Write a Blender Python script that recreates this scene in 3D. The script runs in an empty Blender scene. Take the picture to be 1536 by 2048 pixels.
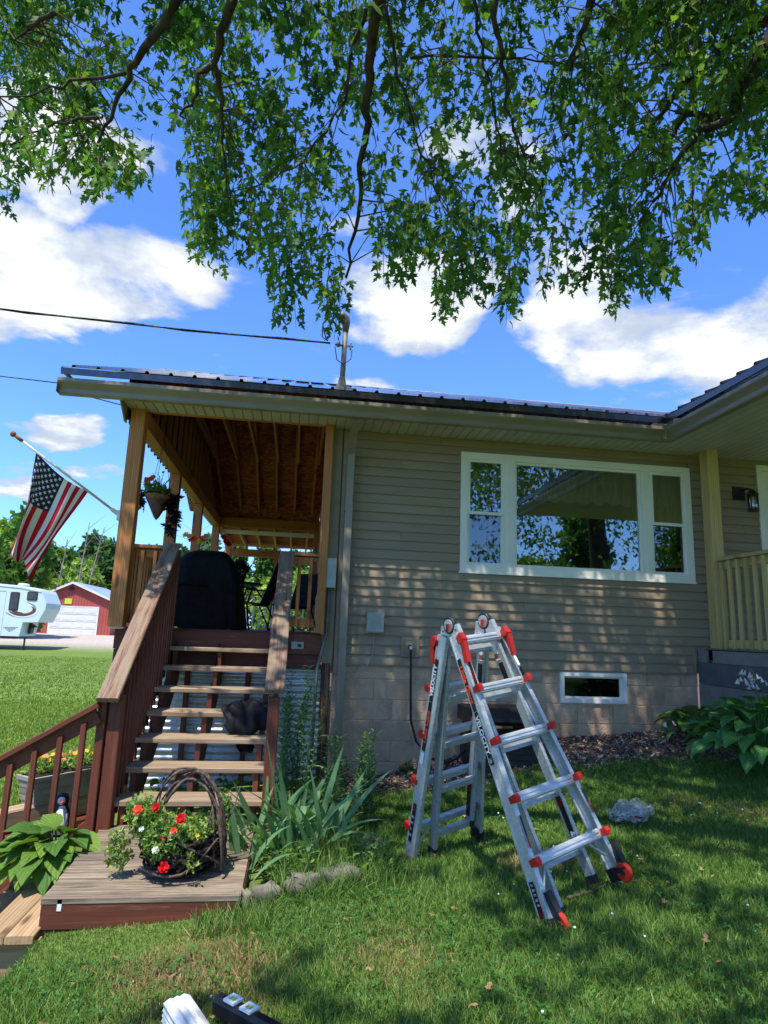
import bpy, math, random
import numpy as np
from mathutils import Matrix, Vector, Quaternion

R_ = math.radians
rnd = random.Random(7)
nrs = np.random.RandomState(11)
SC = bpy.context.scene
COL = SC.collection

# ------------------------------------------------------------------ camera, sky, sun, exposure
CAM_F = 1270.0                      # focal length in pixels of a 1536 px wide picture
YAW, PITCH, ROLL = R_(-7.5066), R_(10.7225), R_(2.0168)
CPOS = np.array([-0.57847, -6.79271, 0.33466])

def cam_axes():
    cy, sy, cp, sp = math.cos(YAW), math.sin(YAW), math.cos(PITCH), math.sin(PITCH)
    fwd = np.array([-sy * cp, cy * cp, sp]); right = np.array([cy, sy, 0.0]); up = np.cross(right, fwd)
    cr, sr = math.cos(ROLL), math.sin(ROLL)
    return np.stack([right * cr + up * sr, up * cr - right * sr, fwd])
AX = cam_axes()
def project(P):
    q = (np.atleast_2d(P) - CPOS) @ AX.T
    z = np.where(np.abs(q[:, 2]) < 1e-4, 1e-4, q[:, 2])
    return np.stack([768 + CAM_F * q[:, 0] / z, 1024 - CAM_F * q[:, 1] / z, q[:, 2]], 1)
def ray(x, y):
    return AX.T @ np.array([(x - 768) / CAM_F, -(y - 1024) / CAM_F, 1.0])
def at_depth(x, y, d):
    return CPOS + ray(x, y) * d
def on_y(x, y, Y):
    r = ray(x, y); return CPOS + r * ((Y - CPOS[1]) / r[1])
def on_z(x, y, Z):
    r = ray(x, y); return CPOS + r * ((Z - CPOS[2]) / r[2])

cd = bpy.data.cameras.new('camera')
cam = bpy.data.objects.new('camera', cd); COL.objects.link(cam)
cd.sensor_fit = 'HORIZONTAL'; cd.sensor_width = 36.0
cd.lens = 36.0 * CAM_F / 1536.0
cd.clip_start = 0.05; cd.clip_end = 3000.0
m3 = Matrix([[AX[0][i], AX[1][i], -AX[2][i]] for i in range(3)])
cam.matrix_world = Matrix.Translation(Vector(CPOS)) @ m3.to_4x4()
SC.camera = cam

SUN_DIR = np.array([-0.5, -1.0, 2.6]); SUN_DIR /= np.linalg.norm(SUN_DIR)   # towards the sun
SUN_EL = math.asin(SUN_DIR[2]); SUN_ROT = math.atan2(SUN_DIR[0], SUN_DIR[1])
SKY_STRENGTH = 0.15
SUN_STRENGTH = 2.9
SC.view_settings.view_transform = 'Standard'
SC.view_settings.look = 'None'
SC.view_settings.gamma = 1.0
SC.view_settings.exposure = 1.3
SC.view_settings.use_curve_mapping = False

def srgb(r, g, b):
    f = lambda c: (c / 255.0) / 12.92 if c / 255.0 <= 0.04045 else ((c / 255.0 + 0.055) / 1.055) ** 2.4
    return (f(r), f(g), f(b), 1.0)

class NT:
    """tiny node-tree helper"""
    def __init__(s, tree):
        s.t = tree; s.t.nodes.clear()
    def n(s, kind, **kw):
        nd = s.t.nodes.new('ShaderNode' + kind)
        for k, v in kw.items():
            if k.startswith('i_'):
                key = k[2:]
                key = int(key) if key.isdigit() else key.replace('_', ' ')
                s.put(nd.inputs[key], v)
            else:
                setattr(nd, k, v)
        return nd
    def put(s, sock, v):
        if isinstance(v, bpy.types.NodeSocket): s.t.links.new(v, sock)
        elif isinstance(v, bpy.types.Node): s.t.links.new(v.outputs[0], sock)
        else: sock.default_value = v
    def math(s, op, a, b=0.0, clamp=False):
        nd = s.n('Math', operation=op, use_clamp=clamp); s.put(nd.inputs[0], a); s.put(nd.inputs[1], b); return nd.outputs[0]
    def vmath(s, op, a, b=None, out=0):
        nd = s.n('VectorMath', operation=op); s.put(nd.inputs[0], a)
        if b is not None: s.put(nd.inputs[1], b)
        return nd.outputs[out]
    def mix(s, f, a, b, blend='MIX'):
        nd = s.n('Mix', data_type='RGBA', blend_type=blend)
        s.put(nd.inputs[0], f); s.put(nd.inputs[6], a); s.put(nd.inputs[7], b); return nd.outputs[2]
    def ramp(s, f, stops, interp='LINEAR'):
        nd = s.n('ValToRGB'); cr = nd.color_ramp; cr.interpolation = interp
        while len(cr.elements) < len(stops): cr.elements.new(0.5)
        for e, (p, c) in zip(cr.elements, stops):
            e.position = p; e.color = c if len(c) == 4 else (*c, 1)
        s.put(nd.inputs[0], f); return nd.outputs[0]
    def maprange(s, v, a, b, c=0.0, d=1.0, smooth=True):
        nd = s.n('MapRange', interpolation_type='SMOOTHSTEP' if smooth else 'LINEAR')
        s.put(nd.inputs[0], v)
        for i, x in enumerate((a, b, c, d)): s.put(nd.inputs[1 + i], x)
        return nd.outputs[0]
    def noise(s, vec, scale, detail=4.0, rough=0.55, out=0, dist=0.0):
        nd = s.n('TexNoise'); s.put(nd.inputs['Vector'], vec)
        nd.inputs['Scale'].default_value = scale; nd.inputs['Detail'].default_value = detail
        nd.inputs['Roughness'].default_value = rough; nd.inputs['Distortion'].default_value = dist
        return nd.outputs[out]

def cloud_uv(d):
    k = d[2] + 0.16
    return (d[0] / k, d[1] / k)

world = bpy.data.worlds.new('World'); SC.world = world; world.use_nodes = True
w = NT(world.node_tree)
sky = w.n('TexSky', sky_type='NISHITA', sun_disc=False, sun_elevation=SUN_EL, sun_rotation=SUN_ROT,
          altitude=300.0, air_density=1.0, dust_density=0.35, ozone_density=3.0)
tc = w.n('TexCoord')
sep = w.n('SeparateXYZ', i_0=tc.outputs['Generated'])
den = w.math('ADD', w.math('MAXIMUM', sep.outputs[2], 0.0), 0.16)
comb = w.n('CombineXYZ', i_0=w.math('DIVIDE', sep.outputs[0], den), i_1=w.math('DIVIDE', sep.outputs[1], den), i_2=0.0)
uv = comb.outputs[0]
fb = w.noise(uv, 3.0, 11.0, 0.60, dist=0.25)
warp = w.n('TexNoise'); w.put(warp.inputs['Vector'], uv); warp.inputs['Scale'].default_value = 2.4; warp.inputs['Detail'].default_value = 5.0
wuv = w.vmath('ADD', uv, w.vmath('SCALE', w.vmath('SUBTRACT', warp.outputs['Color'], (0.5, 0.5, 0.5))))
for nd in w.t.nodes:
    if nd.bl_idname == 'ShaderNodeVectorMath' and nd.operation == 'SCALE': nd.inputs['Scale'].default_value = 0.55
total = None
# cloud banks: picture position, half width, half height (as sky directions), weight
for (cx, cy, rx, ry, wt) in [(130, 610, 290, 150, 1.0), (60, 500, 150, 80, .7), (200, 340, 150, 120, .8), (1370, 690, 340, 140, 1.05), (1180, 650, 150, 110, .7), (1480, 560, 130, 60, .6),
                             (840, 620, 170, 95, 1.0), (690, 765, 110, 45, .8), (90, 870, 110, 28, .75), (30, 960, 120, 40, .7), (960, 330, 160, 150, .75), (720, 470, 90, 60, .5),
                             (560, 30, 160, 60, .6), (190, 945, 60, 22, .5)]:
    c0 = np.array(cloud_uv(ray(cx, cy) / np.linalg.norm(ray(cx, cy))))
    ex = np.array(cloud_uv(ray(cx + rx, cy) / np.linalg.norm(ray(cx + rx, cy)))) - c0
    ey = np.array(cloud_uv(ray(cx, cy - ry) / np.linalg.norm(ray(cx, cy - ry)))) - c0
    M = np.linalg.inv(np.array([ex, ey]).T)
    rel = w.vmath('SUBTRACT', wuv, (c0[0], c0[1], 0.0))
    a = w.vmath('DOT_PRODUCT', rel, (M[0][0], M[0][1], 0.0), out=1)
    b = w.vmath('DOT_PRODUCT', rel, (M[1][0], M[1][1], 0.0), out=1)
    rr = w.math('ADD', w.math('MULTIPLY', a, a), w.math('MULTIPLY', b, b))
    v = w.maprange(rr, 1.5, 0.0, 0.0, wt)
    total = v if total is None else w.math('MAXIMUM', total, v)
# elsewhere the same kind of broken cloud, from noise alone
fwd_uv = np.array(cloud_uv(ray(768, 600) / np.linalg.norm(ray(768, 600))))
away = w.maprange(w.vmath('DISTANCE', uv, (fwd_uv[0], fwd_uv[1], 0.0), out=1), 1.6, 3.0, 0.0, 1.0)
broken = w.maprange(w.noise(uv, 0.55, 3.0, 0.5), 0.48, 0.66, 0.0, 0.85)
total = w.math('MAXIMUM', total, w.math('MULTIPLY', broken, away))
densv = w.math('ADD', w.math('MULTIPLY', total, 0.60), w.math('MULTIPLY', w.math('SUBTRACT', fb, 0.5), 1.85))
mask = w.maprange(densv, 0.15, 0.44, 0.0, 1.0)
body = w.maprange(w.math('ADD', densv, w.math('MULTIPLY', w.math('SUBTRACT', w.noise(uv, 4.2, 7.0, 0.6), 0.5), 1.5)), 0.22, 0.80, 0.0, 1.0)
cloudcol = w.mix(body, (1.6, 1.85, 2.3, 1), (3.25, 3.3, 3.4, 1))
skycol = w.mix(1.0, sky.outputs[0], (0.40, 0.585, 0.90, 1), 'MULTIPLY')
hz = w.maprange(sep.outputs[2], 0.0, 0.22, 0.8, 1.0)
fin = w.mix(w.math('MULTIPLY', mask, hz), skycol, cloudcol)
bg = w.n('Background', i_Color=fin, i_Strength=SKY_STRENGTH)
wo = w.n('OutputWorld'); w.t.links.new(bg.outputs[0], wo.inputs[0])

sl = bpy.data.lights.new('sun', 'SUN'); sl.energy = SUN_STRENGTH; sl.angle = R_(0.53); sl.color = (1.0, 0.955, 0.88)
sun = bpy.data.objects.new('sun', sl); COL.objects.link(sun)
sun.rotation_euler = Vector(-SUN_DIR).to_track_quat('-Z', 'Y').to_euler()
sun.location = (-8, -16, 40)

# ------------------------------------------------------------------ object helpers
WM = {}
def link(o, parent=None, M=None):
    COL.objects.link(o)
    M = M if M is not None else Matrix.Identity(4)
    if parent is not None:
        o.parent = parent; o.matrix_basis = WM[parent.name].inverted() @ M
    else:
        o.matrix_basis = M
    WM[o.name] = M.copy()
    return o
def tag(o, label=None, cat=None, group=None, kind=None):
    if label: o['label'] = label
    if cat: o['category'] = cat
    if group: o['group'] = group
    if kind: o['kind'] = kind
    return o
def thing(name, label, cat, loc=(0, 0, 0), group=None, rz=0.0, M=None):
    o = bpy.data.objects.new(name, None); o.empty_display_size = 0.2
    link(o, None, M if M is not None else Matrix.Translation(loc) @ Matrix.Rotation(rz, 4, 'Z'))
    return tag(o, label, cat, group)
def copy_tree(src, M, label=None, group=None, parent=None):
    base = WM[src.name]
    r = src.copy()
    link(r, parent, M)
    if label: r['label'] = label
    if group: r['group'] = group
    for ch in list(src.children):
        copy_tree(ch, M @ base.inverted() @ WM[ch.name], parent=r)
    return r
def put(name, me, parent=None, M=None):
    return link(bpy.data.objects.new(name, me), parent, M)
def T(x, y, z): return Matrix.Translation((x, y, z))
def frame(p0, p1, up=(0, 0, 1)):
    """matrix with X along p0->p1, Z nearest to up, origin in the middle"""
    p0, p1 = Vector(p0), Vector(p1); x = (p1 - p0).normalized(); u = Vector(up)
    y = u.cross(x)
    if y.length < 1e-5: y = Vector((0, 1, 0)).cross(x)
    if y.length < 1e-5: y = Vector((1, 0, 0)).cross(x)
    y.normalize(); z = x.cross(y)
    m = Matrix((x, y, z)).transposed().to_4x4(); m.translation = (p0 + p1) / 2
    return m

class MB:
    """collects faces into one mesh"""
    def __init__(s): s.v = []; s.f = []; s.m = []
    def add(s, vs, fs, mi=0, M=None):
        o = len(s.v)
        for p in vs:
            p = Vector(p)
            s.v.append(tuple(M @ p) if M is not None else tuple(p))
        for f in fs: s.f.append([i + o for i in f]); s.m.append(mi)
        return s
    def box(s, c, d, mi=0, M=None):
        x, y, z = c; a, b, e = d[0] / 2, d[1] / 2, d[2] / 2
        vs = [(x + i * a, y + j * b, z + k * e) for k in (-1, 1) for j in (-1, 1) for i in (-1, 1)]
        return s.add(vs, [(0, 2, 3, 1), (4, 5, 7, 6), (0, 1, 5, 4), (2, 6, 7, 3), (0, 4, 6, 2), (1, 3, 7, 5)], mi, M)
    def bb(s, lo, hi, mi=0, M=None):
        return s.box([(a + b) / 2 for a, b in zip(lo, hi)], [abs(b - a) for a, b in zip(lo, hi)], mi, M)
    def beam(s, p0, p1, w, h, mi=0, up=(0, 0, 1)):
        L = (Vector(p1) - Vector(p0)).length
        return s.box((0, 0, 0), (L, w, h), mi, frame(p0, p1, up))
    def prism(s, poly, a, b, axis='y', mi=0, M=None):
        """poly in the plane across axis, extruded from a to b"""
        n = len(poly)
        def P(q, t):
            return {'x': (t, q[0], q[1]), 'y': (q[0], t, q[1]), 'z': (q[0], q[1], t)}[axis]
        vs = [P(q, a) for q in poly] + [P(q, b) for q in poly]
        fs = [tuple(range(n)), tuple(range(2 * n - 1, n - 1, -1))] + [(i, i + n, (i + 1) % n + n, (i + 1) % n) for i in range(n)]
        return s.add(vs, fs, mi, M)
    def tube(s, pts, r, n=8, mi=0, cap=True, M=None):
        pts = [Vector(p) for p in pts]; k = len(pts)
        rs = r if isinstance(r, (list, tuple)) else [r] * k
        vs = []; prev = None
        for i, p in enumerate(pts):
            d = (pts[min(i + 1, k - 1)] - pts[max(i - 1, 0)]).normalized()
            if prev is None:
                a = d.orthogonal().normalized()
            else:
                a = (prev - d * prev.dot(d))
                a = a.normalized() if a.length > 1e-6 else d.orthogonal().normalized()
            prev = a; b = d.cross(a)
            for j in range(n):
                t = 2 * math.pi * j / n
                vs.append(p + (a * math.cos(t) + b * math.sin(t)) * rs[i])
        fs = []
        for i in range(k - 1):
            for j in range(n):
                j2 = (j + 1) % n
                fs.append((i * n + j, i * n + j2, (i + 1) * n + j2, (i + 1) * n + j))
        if cap:
            fs.append(tuple(range(n - 1, -1, -1))); fs.append(tuple((k - 1) * n + j for j in range(n)))
        return s.add(vs, fs, mi, M)
    def lathe(s, prof, n=16, mi=0, M=None):
        vs = []; fs = []
        for r, z in prof:
            for j in range(n):
                t = 2 * math.pi * j / n; vs.append((r * math.cos(t), r * math.sin(t), z))
        for i in range(len(prof) - 1):
            for j in range(n):
                j2 = (j + 1) % n; fs.append((i * n + j, i * n + j2, (i + 1) * n + j2, (i + 1) * n + j))
        fs.append(tuple(range(n - 1, -1, -1))); fs.append(tuple((len(prof) - 1) * n + j for j in range(n)))
        return s.add(vs, fs, mi, M)
    def ball(s, c, r, mi=0, n=8, sq=(1, 1, 1)):
        prof = [(max(1e-4, r * math.sin(math.pi * i / n)), -r * math.cos(math.pi * i / n)) for i in range(n + 1)]
        return s.lathe(prof, n + 2, mi, Matrix.Translation(c) @ Matrix.Diagonal((*sq, 1)))
    def me(s, name, mats, smooth=False):
        me = bpy.data.meshes.new(name); me.from_pydata(s.v, [], s.f)
        for m in (mats if isinstance(mats, (list, tuple)) else [mats]): me.materials.append(m)
        if any(s.m): me.polygons.foreach_set('material_index', s.m)
        if smooth: me.polygons.foreach_set('use_smooth', [True] * len(s.f))
        me.validate(); me.update()
        return me
    def obj(s, name, mats, parent=None, M=None, smooth=False):
        """vertices are in world coordinates unless M places them"""
        if M is None and parent is not None:
            P = WM[parent.name]; inv = P.inverted(); s.v = [tuple(inv @ Vector(v)) for v in s.v]; M = P
        return put(name, s.me(name, mats, smooth), parent, M)

_pc = {}
def cham(l, w_, h, c, mat, name):
    key = (round(l, 3), round(w_, 4), round(h, 4), c, mat.name)
    if key in _pc: return _pc[key]
    a, b, d = l / 2, w_ / 2, h / 2
    vs = []; fs = []
    # a long box with its four long edges and its end rims chamfered
    sec = [(-b + c, -d), (b - c, -d), (b, -d + c), (b, d - c), (b - c, d), (-b + c, d), (-b, d - c), (-b, -d + c)]
    for x in (-a, a):
        for y, z in sec: vs.append((x, y, z))
    for i in range(8): fs.append((i, (i + 1) % 8, (i + 1) % 8 + 8, i + 8))
    fs.append(tuple(range(7, -1, -1))); fs.append(tuple(range(8, 16)))
    m = MB(); m.add(vs, fs); me = m.me(name, mat); _pc[key] = me
    return me
def plank(name, p0, p1, w_, h, mat, parent=None, up=(0, 0, 1), c=0.004):
    """a board: w_ across, h along up"""
    L = (Vector(p1) - Vector(p0)).length
    return put(name, cham(L, w_, h, c, mat, name), parent, frame(p0, p1, up))

def arrays_mesh(name, V, F, mat, col=None, smooth=False):
    me = bpy.data.meshes.new(name)
    V = np.asarray(V, np.float32); F = np.asarray(F, np.int32)
    me.vertices.add(len(V)); me.vertices.foreach_set('co', V.ravel())
    k = F.shape[1]
    me.loops.add(F.size); me.loops.foreach_set('vertex_index', F.ravel())
    me.polygons.add(len(F)); me.polygons.foreach_set('loop_start', np.arange(0, F.size, k, dtype=np.int32))
    try: me.polygons.foreach_set('loop_total', np.full(len(F), k, np.int32))
    except Exception: pass
    me.update(calc_edges=True); me.validate()
    if col is not None:
        at = me.color_attributes.new('Col', 'FLOAT_COLOR', 'POINT')
        c4 = np.ones((len(V), 4), np.float32); c4[:, :3] = col; at.data.foreach_set('color', c4.ravel())
    if smooth: me.polygons.foreach_set('use_smooth', np.ones(len(F), bool))
    me.materials.append(mat)
    return me
def rot_batch(zdir, spin):
    """rotation matrices with local Y along zdir (N,3) and a spin about it"""
    y = zdir / np.linalg.norm(zdir, axis=1, keepdims=True)
    ref = np.where(np.abs(y[:, 2:3]) > 0.95, np.array([[1.0, 0, 0]]), np.array([[0, 0, 1.0]]))
    x = np.cross(y, ref); x /= np.linalg.norm(x, axis=1, keepdims=True); z = np.cross(x, y)
    c, s = np.cos(spin)[:, None], np.sin(spin)[:, None]
    x2 = x * c + z * s; z2 = z * c - x * s
    return np.stack([x2, y, z2], 2)            # columns
def scatter(tv, tf, pos, Rm, size, col, jitter=None):
    """copies of a template: verts (n,3), tris (m,3)"""
    N = len(pos); n = len(tv)
    loc = tv[None, :, :] * (size[:, None, None] if np.ndim(size) == 1 else size[:, None, :])
    V = np.einsum('nij,nkj->nki', Rm, loc) + pos[:, None, :]
    F = (tf[None] + (np.arange(N) * n)[:, None, None]).reshape(-1, tf.shape[1])
    return V.reshape(-1, 3), F, np.repeat(col, n, 0)
def smooth01(a, b, x):
    t = np.clip((np.asarray(x, float) - a) / (b - a), 0, 1); return t * t * (3 - 2 * t)
_gr = nrs.rand(64, 64)
def vnoise(x, y):
    """value noise, period 64"""
    x = np.asarray(x, float); y = np.asarray(y, float)
    xi = np.floor(x).astype(int); yi = np.floor(y).astype(int); fx = x - xi; fy = y - yi
    fx = fx * fx * (3 - 2 * fx); fy = fy * fy * (3 - 2 * fy)
    g = lambda a, b: _gr[a % 64, b % 64]
    return (g(xi, yi) * (1 - fx) + g(xi + 1, yi) * fx) * (1 - fy) + (g(xi, yi + 1) * (1 - fx) + g(xi + 1, yi + 1) * fx) * fy
def fbm(x, y):
    return (vnoise(x, y) + .5 * vnoise(x * 2.1 + 7, y * 2.1 + 3) + .25 * vnoise(x * 4.3 + 1, y * 4.3 + 9)) / 1.75

# ------------------------------------------------------------------ materials
def mat_base(name):
    m = bpy.data.materials.new(name); m.use_nodes = True
    t = NT(m.node_tree); out = t.n('OutputMaterial'); return m, t, out
def principled(t, out, col, rough=0.6, metal=0.0, spec=0.4, bump=None, bstr=0.2, bdist=0.01, **kw):
    p = t.n('BsdfPrincipled'); t.put(p.inputs['Base Color'], col); t.put(p.inputs['Roughness'], rough)
    t.put(p.inputs['Metallic'], metal); t.put(p.inputs['Specular IOR Level'], spec)
    for k, v in kw.items(): t.put(p.inputs[k.replace('_', ' ')], v)
    if bump is not None:
        b = t.n('Bump'); b.inputs['Strength'].default_value = bstr; b.inputs['Distance'].default_value = bdist
        t.put(b.inputs['Height'], bump); t.put(p.inputs['Normal'], b.outputs[0])
    t.t.links.new(p.outputs[0], out.inputs[0]); return p
def ocoord(t, scale=(1, 1, 1), rnd_off=True, kind='Object'):
    c = t.n('TexCoord').outputs[kind]
    if rnd_off:
        oi = t.n('ObjectInfo'); c = t.vmath('ADD', c, t.vmath('SCALE', (37.0, 71.0, 53.0), None))
        sc = [n for n in t.t.nodes if n.bl_idname == 'ShaderNodeVectorMath' and n.operation == 'SCALE'][-1]
        t.put(sc.inputs['Scale'], oi.outputs['Random'])
    return t.vmath('MULTIPLY', c, tuple(scale))
def plain(name, c1, c2=None, scale=8.0, rough=0.55, metal=0.0, spec=0.4, bstr=0.15, bscale=40.0, stretch=(1, 1, 1), var=0.0, lo=0.35, hi=0.7, **kw):
    """two-tone noise surface with fine relief"""
    m, t, out = mat_base(name); c2 = c2 or tuple(x * 0.8 for x in c1[:3]) + (1,)
    co = ocoord(t, stretch)
    col = t.mix(t.maprange(t.noise(co, scale, 6.0, 0.6), lo, hi), c1, c2)
    if var:
        oi = t.n('ObjectInfo'); col = t.mix(1.0, col, t.ramp(oi.outputs['Random'], [(0, (1 - var,) * 3), (1, (1 + var,) * 3)]), 'MULTIPLY')
    rr = t.maprange(t.noise(co, scale * 2.3, 4.0), 0.2, 0.8, max(0.02, rough - 0.1), min(1, rough + 0.1))
    principled(t, out, col, rr, metal, spec, t.noise(co, bscale, 4.0), bstr, **kw); return m
def wood(name, c1, c2, c3, worn=0.0, cw=None, rough=0.65, var=0.12, gl=1.0):
    """board along local X: long streaks, growth bands, knots, worn patches"""
    m, t, out = mat_base(name)
    co = ocoord(t, (1, 1, 1))
    st = t.vmath('MULTIPLY', co, (1.6 * gl, 34.0, 34.0))
    g = t.noise(st, 1.0, 6.0, 0.65, dist=0.6)
    band = t.n('TexWave', wave_type='BANDS', bands_direction='Y'); t.put(band.inputs['Vector'], t.vmath('MULTIPLY', co, (0.5, 9.0, 9.0)))
    band.inputs['Scale'].default_value = 1.6; band.inputs['Distortion'].default_value = 5.0; band.inputs['Detail'].default_value = 3.0; band.inputs['Detail Scale'].default_value = 0.7
    col = t.mix(t.maprange(g, 0.3, 0.72), c1, c2)
    col = t.mix(t.math('MULTIPLY', band.outputs['Fac'], 0.45), col, c3)
    kn = t.n('TexVoronoi', feature='F1'); t.put(kn.inputs['Vector'], t.vmath('MULTIPLY', co, (1.7, 6.0, 6.0))); kn.inputs['Scale'].default_value = 1.0
    col = t.mix(t.maprange(kn.outputs['Distance'], 0.16, 0.05, 0.0, 0.8), col, tuple(x * 0.35 for x in c3[:3]) + (1,))
    if worn:
        wv = t.noise(t.vmath('MULTIPLY', co, (2.6, 40.0, 40.0)), 1.0, 8.0, 0.75)
        col = t.mix(t.maprange(wv, 0.62 - worn * 0.3, 0.72 - worn * 0.2), col, t.mix(g, cw, tuple(x * 0.55 for x in cw[:3]) + (1,)))
    oi = t.n('ObjectInfo'); col = t.mix(1.0, col, t.ramp(oi.outputs['Random'], [(0, (1 - var,) * 3), (1, (1 + var,) * 3)]), 'MULTIPLY')
    principled(t, out, col, rough, 0.0, 0.3, g, 0.35, 0.004); return m
def foliage(name, tint=(1, 1, 1, 1), trans=0.35, rough=0.45, spec=0.35, tcol=(1.25, 1.35, 0.45, 1)):
    m, t, out = mat_base(name)
    at = t.n('Attribute', attribute_name='Col')
    col = t.mix(1.0, at.outputs['Color'], tint, 'MULTIPLY')
    p = t.n('BsdfPrincipled'); t.put(p.inputs['Base Color'], col); p.inputs['Roughness'].default_value = rough; p.inputs['Specular IOR Level'].default_value = spec
    tr = t.n('BsdfTranslucent'); t.put(tr.inputs['Color'], t.mix(1.0, col, tcol, 'MULTIPLY'))
    mx = t.n('MixShader'); mx.inputs[0].default_value = trans
    t.t.links.new(p.outputs[0], mx.inputs[1]); t.t.links.new(tr.outputs[0], mx.inputs[2]); t.t.links.new(mx.outputs[0], out.inputs[0]); return m
def leafmat(name, c1, c2, trans=0.3, vein=None, rough=0.4):
    """large single leaves: per-leaf shade, veins along the blade (local Y)"""
    m, t, out = mat_base(name)
    co = t.n('TexCoord').outputs['Object']; oi = t.n('ObjectInfo')
    col = t.mix(oi.outputs['Random'], c1, c2)
    sx = t.n('SeparateXYZ', i_0=co)
    ang = t.math('ARCTAN2', sx.outputs[0], t.math('ADD', sx.outputs[1], 0.12))
    v = t.math('SINE', t.math('MULTIPLY', ang, 34.0))
    if vein: col = t.mix(t.maprange(v, 0.7, 1.0, 0.0, 0.45), col, vein)
    col = t.mix(t.maprange(t.noise(co, 9.0, 4.0), 0.3, 0.8, 0.0, 0.35), col, tuple(x * 0.6 for x in c1[:3]) + (1,))
    p = t.n('BsdfPrincipled'); t.put(p.inputs['Base Color'], col); t.put(p.inputs['Roughness'], t.maprange(t.noise(co, 20.0, 4.0), 0.3, 0.7, rough + 0.05, rough + 0.3)); p.inputs['Specular IOR Level'].default_value = 0.28
    b = t.n('Bump'); b.inputs['Strength'].default_value = 0.6; b.inputs['Distance'].default_value = 0.004; t.put(b.inputs['Height'], v); t.put(p.inputs['Normal'], b.outputs[0])
    tr = t.n('BsdfTranslucent'); t.put(tr.inputs['Color'], t.mix(1.0, col, (1.5, 1.5, 0.5, 1), 'MULTIPLY'))
    mx = t.n('MixShader'); mx.inputs[0].default_value = trans
    t.t.links.new(p.outputs[0], mx.inputs[1]); t.t.links.new(tr.outputs[0], mx.inputs[2]); t.t.links.new(mx.outputs[0], out.inputs[0]); return m

M_ = {}
M_['siding'] = plain('vinyl_siding', srgb(150, 132, 108), srgb(139, 122, 99), 1.5, 0.5, spec=0.35, bstr=0.12, bscale=30, stretch=(0.6, 8, 8), var=0.03)
M_['block'] = plain('painted_block', srgb(196, 166, 137), srgb(172, 143, 117), 5.0, 0.8, spec=0.25, bstr=0.7, bscale=45, var=0.07)
M_['mortar'] = plain('painted_mortar', srgb(216, 190, 162), srgb(196, 170, 142), 9.0, 0.8, spec=0.2, bstr=0.5, bscale=70)  # same paint as the blocks; light on the joints put into a paler tone
M_['vinyl'] = plain('white_vinyl', srgb(232, 228, 216), srgb(222, 218, 206), 2.0, 0.4, bstr=0.03)
M_['trim'] = plain('taupe_aluminium', srgb(138, 126, 110), srgb(128, 116, 100), 2.0, 0.38, spec=0.5, bstr=0.04)
M_['soffit'] = plain('pale_soffit', srgb(190, 184, 184), srgb(180, 174, 174), 2.0, 0.5, bstr=0.04)
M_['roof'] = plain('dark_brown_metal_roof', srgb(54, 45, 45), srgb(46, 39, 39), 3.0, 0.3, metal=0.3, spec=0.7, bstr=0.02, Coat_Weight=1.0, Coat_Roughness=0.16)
M_['roof_top'] = plain('sun_lightened_roof_sheet', srgb(104, 94, 96), srgb(92, 83, 86), 3.0, 0.3, metal=0.2, spec=0.7, bstr=0.02, Coat_Weight=1.0, Coat_Roughness=0.07)  # the dark roof again, lightened: sun and sky sheen put into its colour
M_['treated'] = wood('treated_yellow_pine', srgb(196, 134, 78), srgb(170, 106, 56), srgb(138, 82, 44), rough=0.6)
M_['pine_green'] = wood('fresh_treated_pine', srgb(206, 182, 124), srgb(188, 160, 104), srgb(160, 132, 82), rough=0.6)
M_['rafter'] = wood('framing_lumber', srgb(212, 146, 100), srgb(186, 120, 78), srgb(158, 96, 60))
M_['red'] = wood('red_brown_stain', srgb(116, 64, 46), srgb(94, 50, 37), srgb(80, 43, 33), worn=0.2, cw=srgb(140, 104, 80), rough=0.55)
M_['cap'] = wood('worn_red_stain', srgb(112, 68, 50), srgb(96, 60, 46), srgb(86, 58, 46), worn=0.85, cw=srgb(150, 128, 104), rough=0.6)
M_['grey_wood'] = wood('weathered_tread', srgb(168, 144, 116), srgb(128, 104, 84), srgb(104, 82, 66), worn=0.5, cw=srgb(176, 160, 132), rough=0.75)
M_['landing'] = wood('weathered_landing', srgb(136, 118, 98), srgb(88, 76, 65), srgb(70, 58, 48), worn=0.55, cw=srgb(156, 142, 120), rough=0.85, var=0.2)
M_['step'] = wood('bare_step_board', srgb(182, 152, 112), srgb(148, 118, 84), srgb(122, 92, 64), worn=0.4, cw=srgb(176, 156, 130), rough=0.75)
M_['iron'] = plain('black_powder_coat', srgb(22, 22, 23), srgb(32, 31, 30), 9.0, 0.45, bstr=0.1)
M_['dark'] = plain('dark_void', srgb(30, 26, 24), srgb(22, 20, 19), 4.0, 0.9, spec=0.1)
M_['room'] = plain('room_wall', srgb(150, 138, 124), srgb(130, 118, 106), 3.0, 0.9, spec=0.1)
M_['curtain'] = plain('curtain_cloth', srgb(206, 176, 146), srgb(160, 132, 108), 5.0, 0.95, spec=0.1, stretch=(6, 6, 1))
M_['alu'] = plain('brushed_aluminium', srgb(206, 210, 210), srgb(182, 188, 189), 6.0, 0.4, metal=0.55, spec=0.5, bstr=0.08, stretch=(0.6, 8, 8))
M_['alu2'] = plain('scuffed_aluminium', srgb(180, 186, 187), srgb(150, 157, 159), 8.0, 0.48, metal=0.5, spec=0.5, bstr=0.15, stretch=(0.6, 8, 8))
M_['redplastic'] = plain('red_plastic', srgb(184, 36, 30), srgb(156, 28, 24), 6.0, 0.4, bstr=0.05)
M_['orange'] = plain('orange_print', srgb(226, 74, 34), srgb(214, 66, 30), 4.0, 0.5, bstr=0.0)
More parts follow.
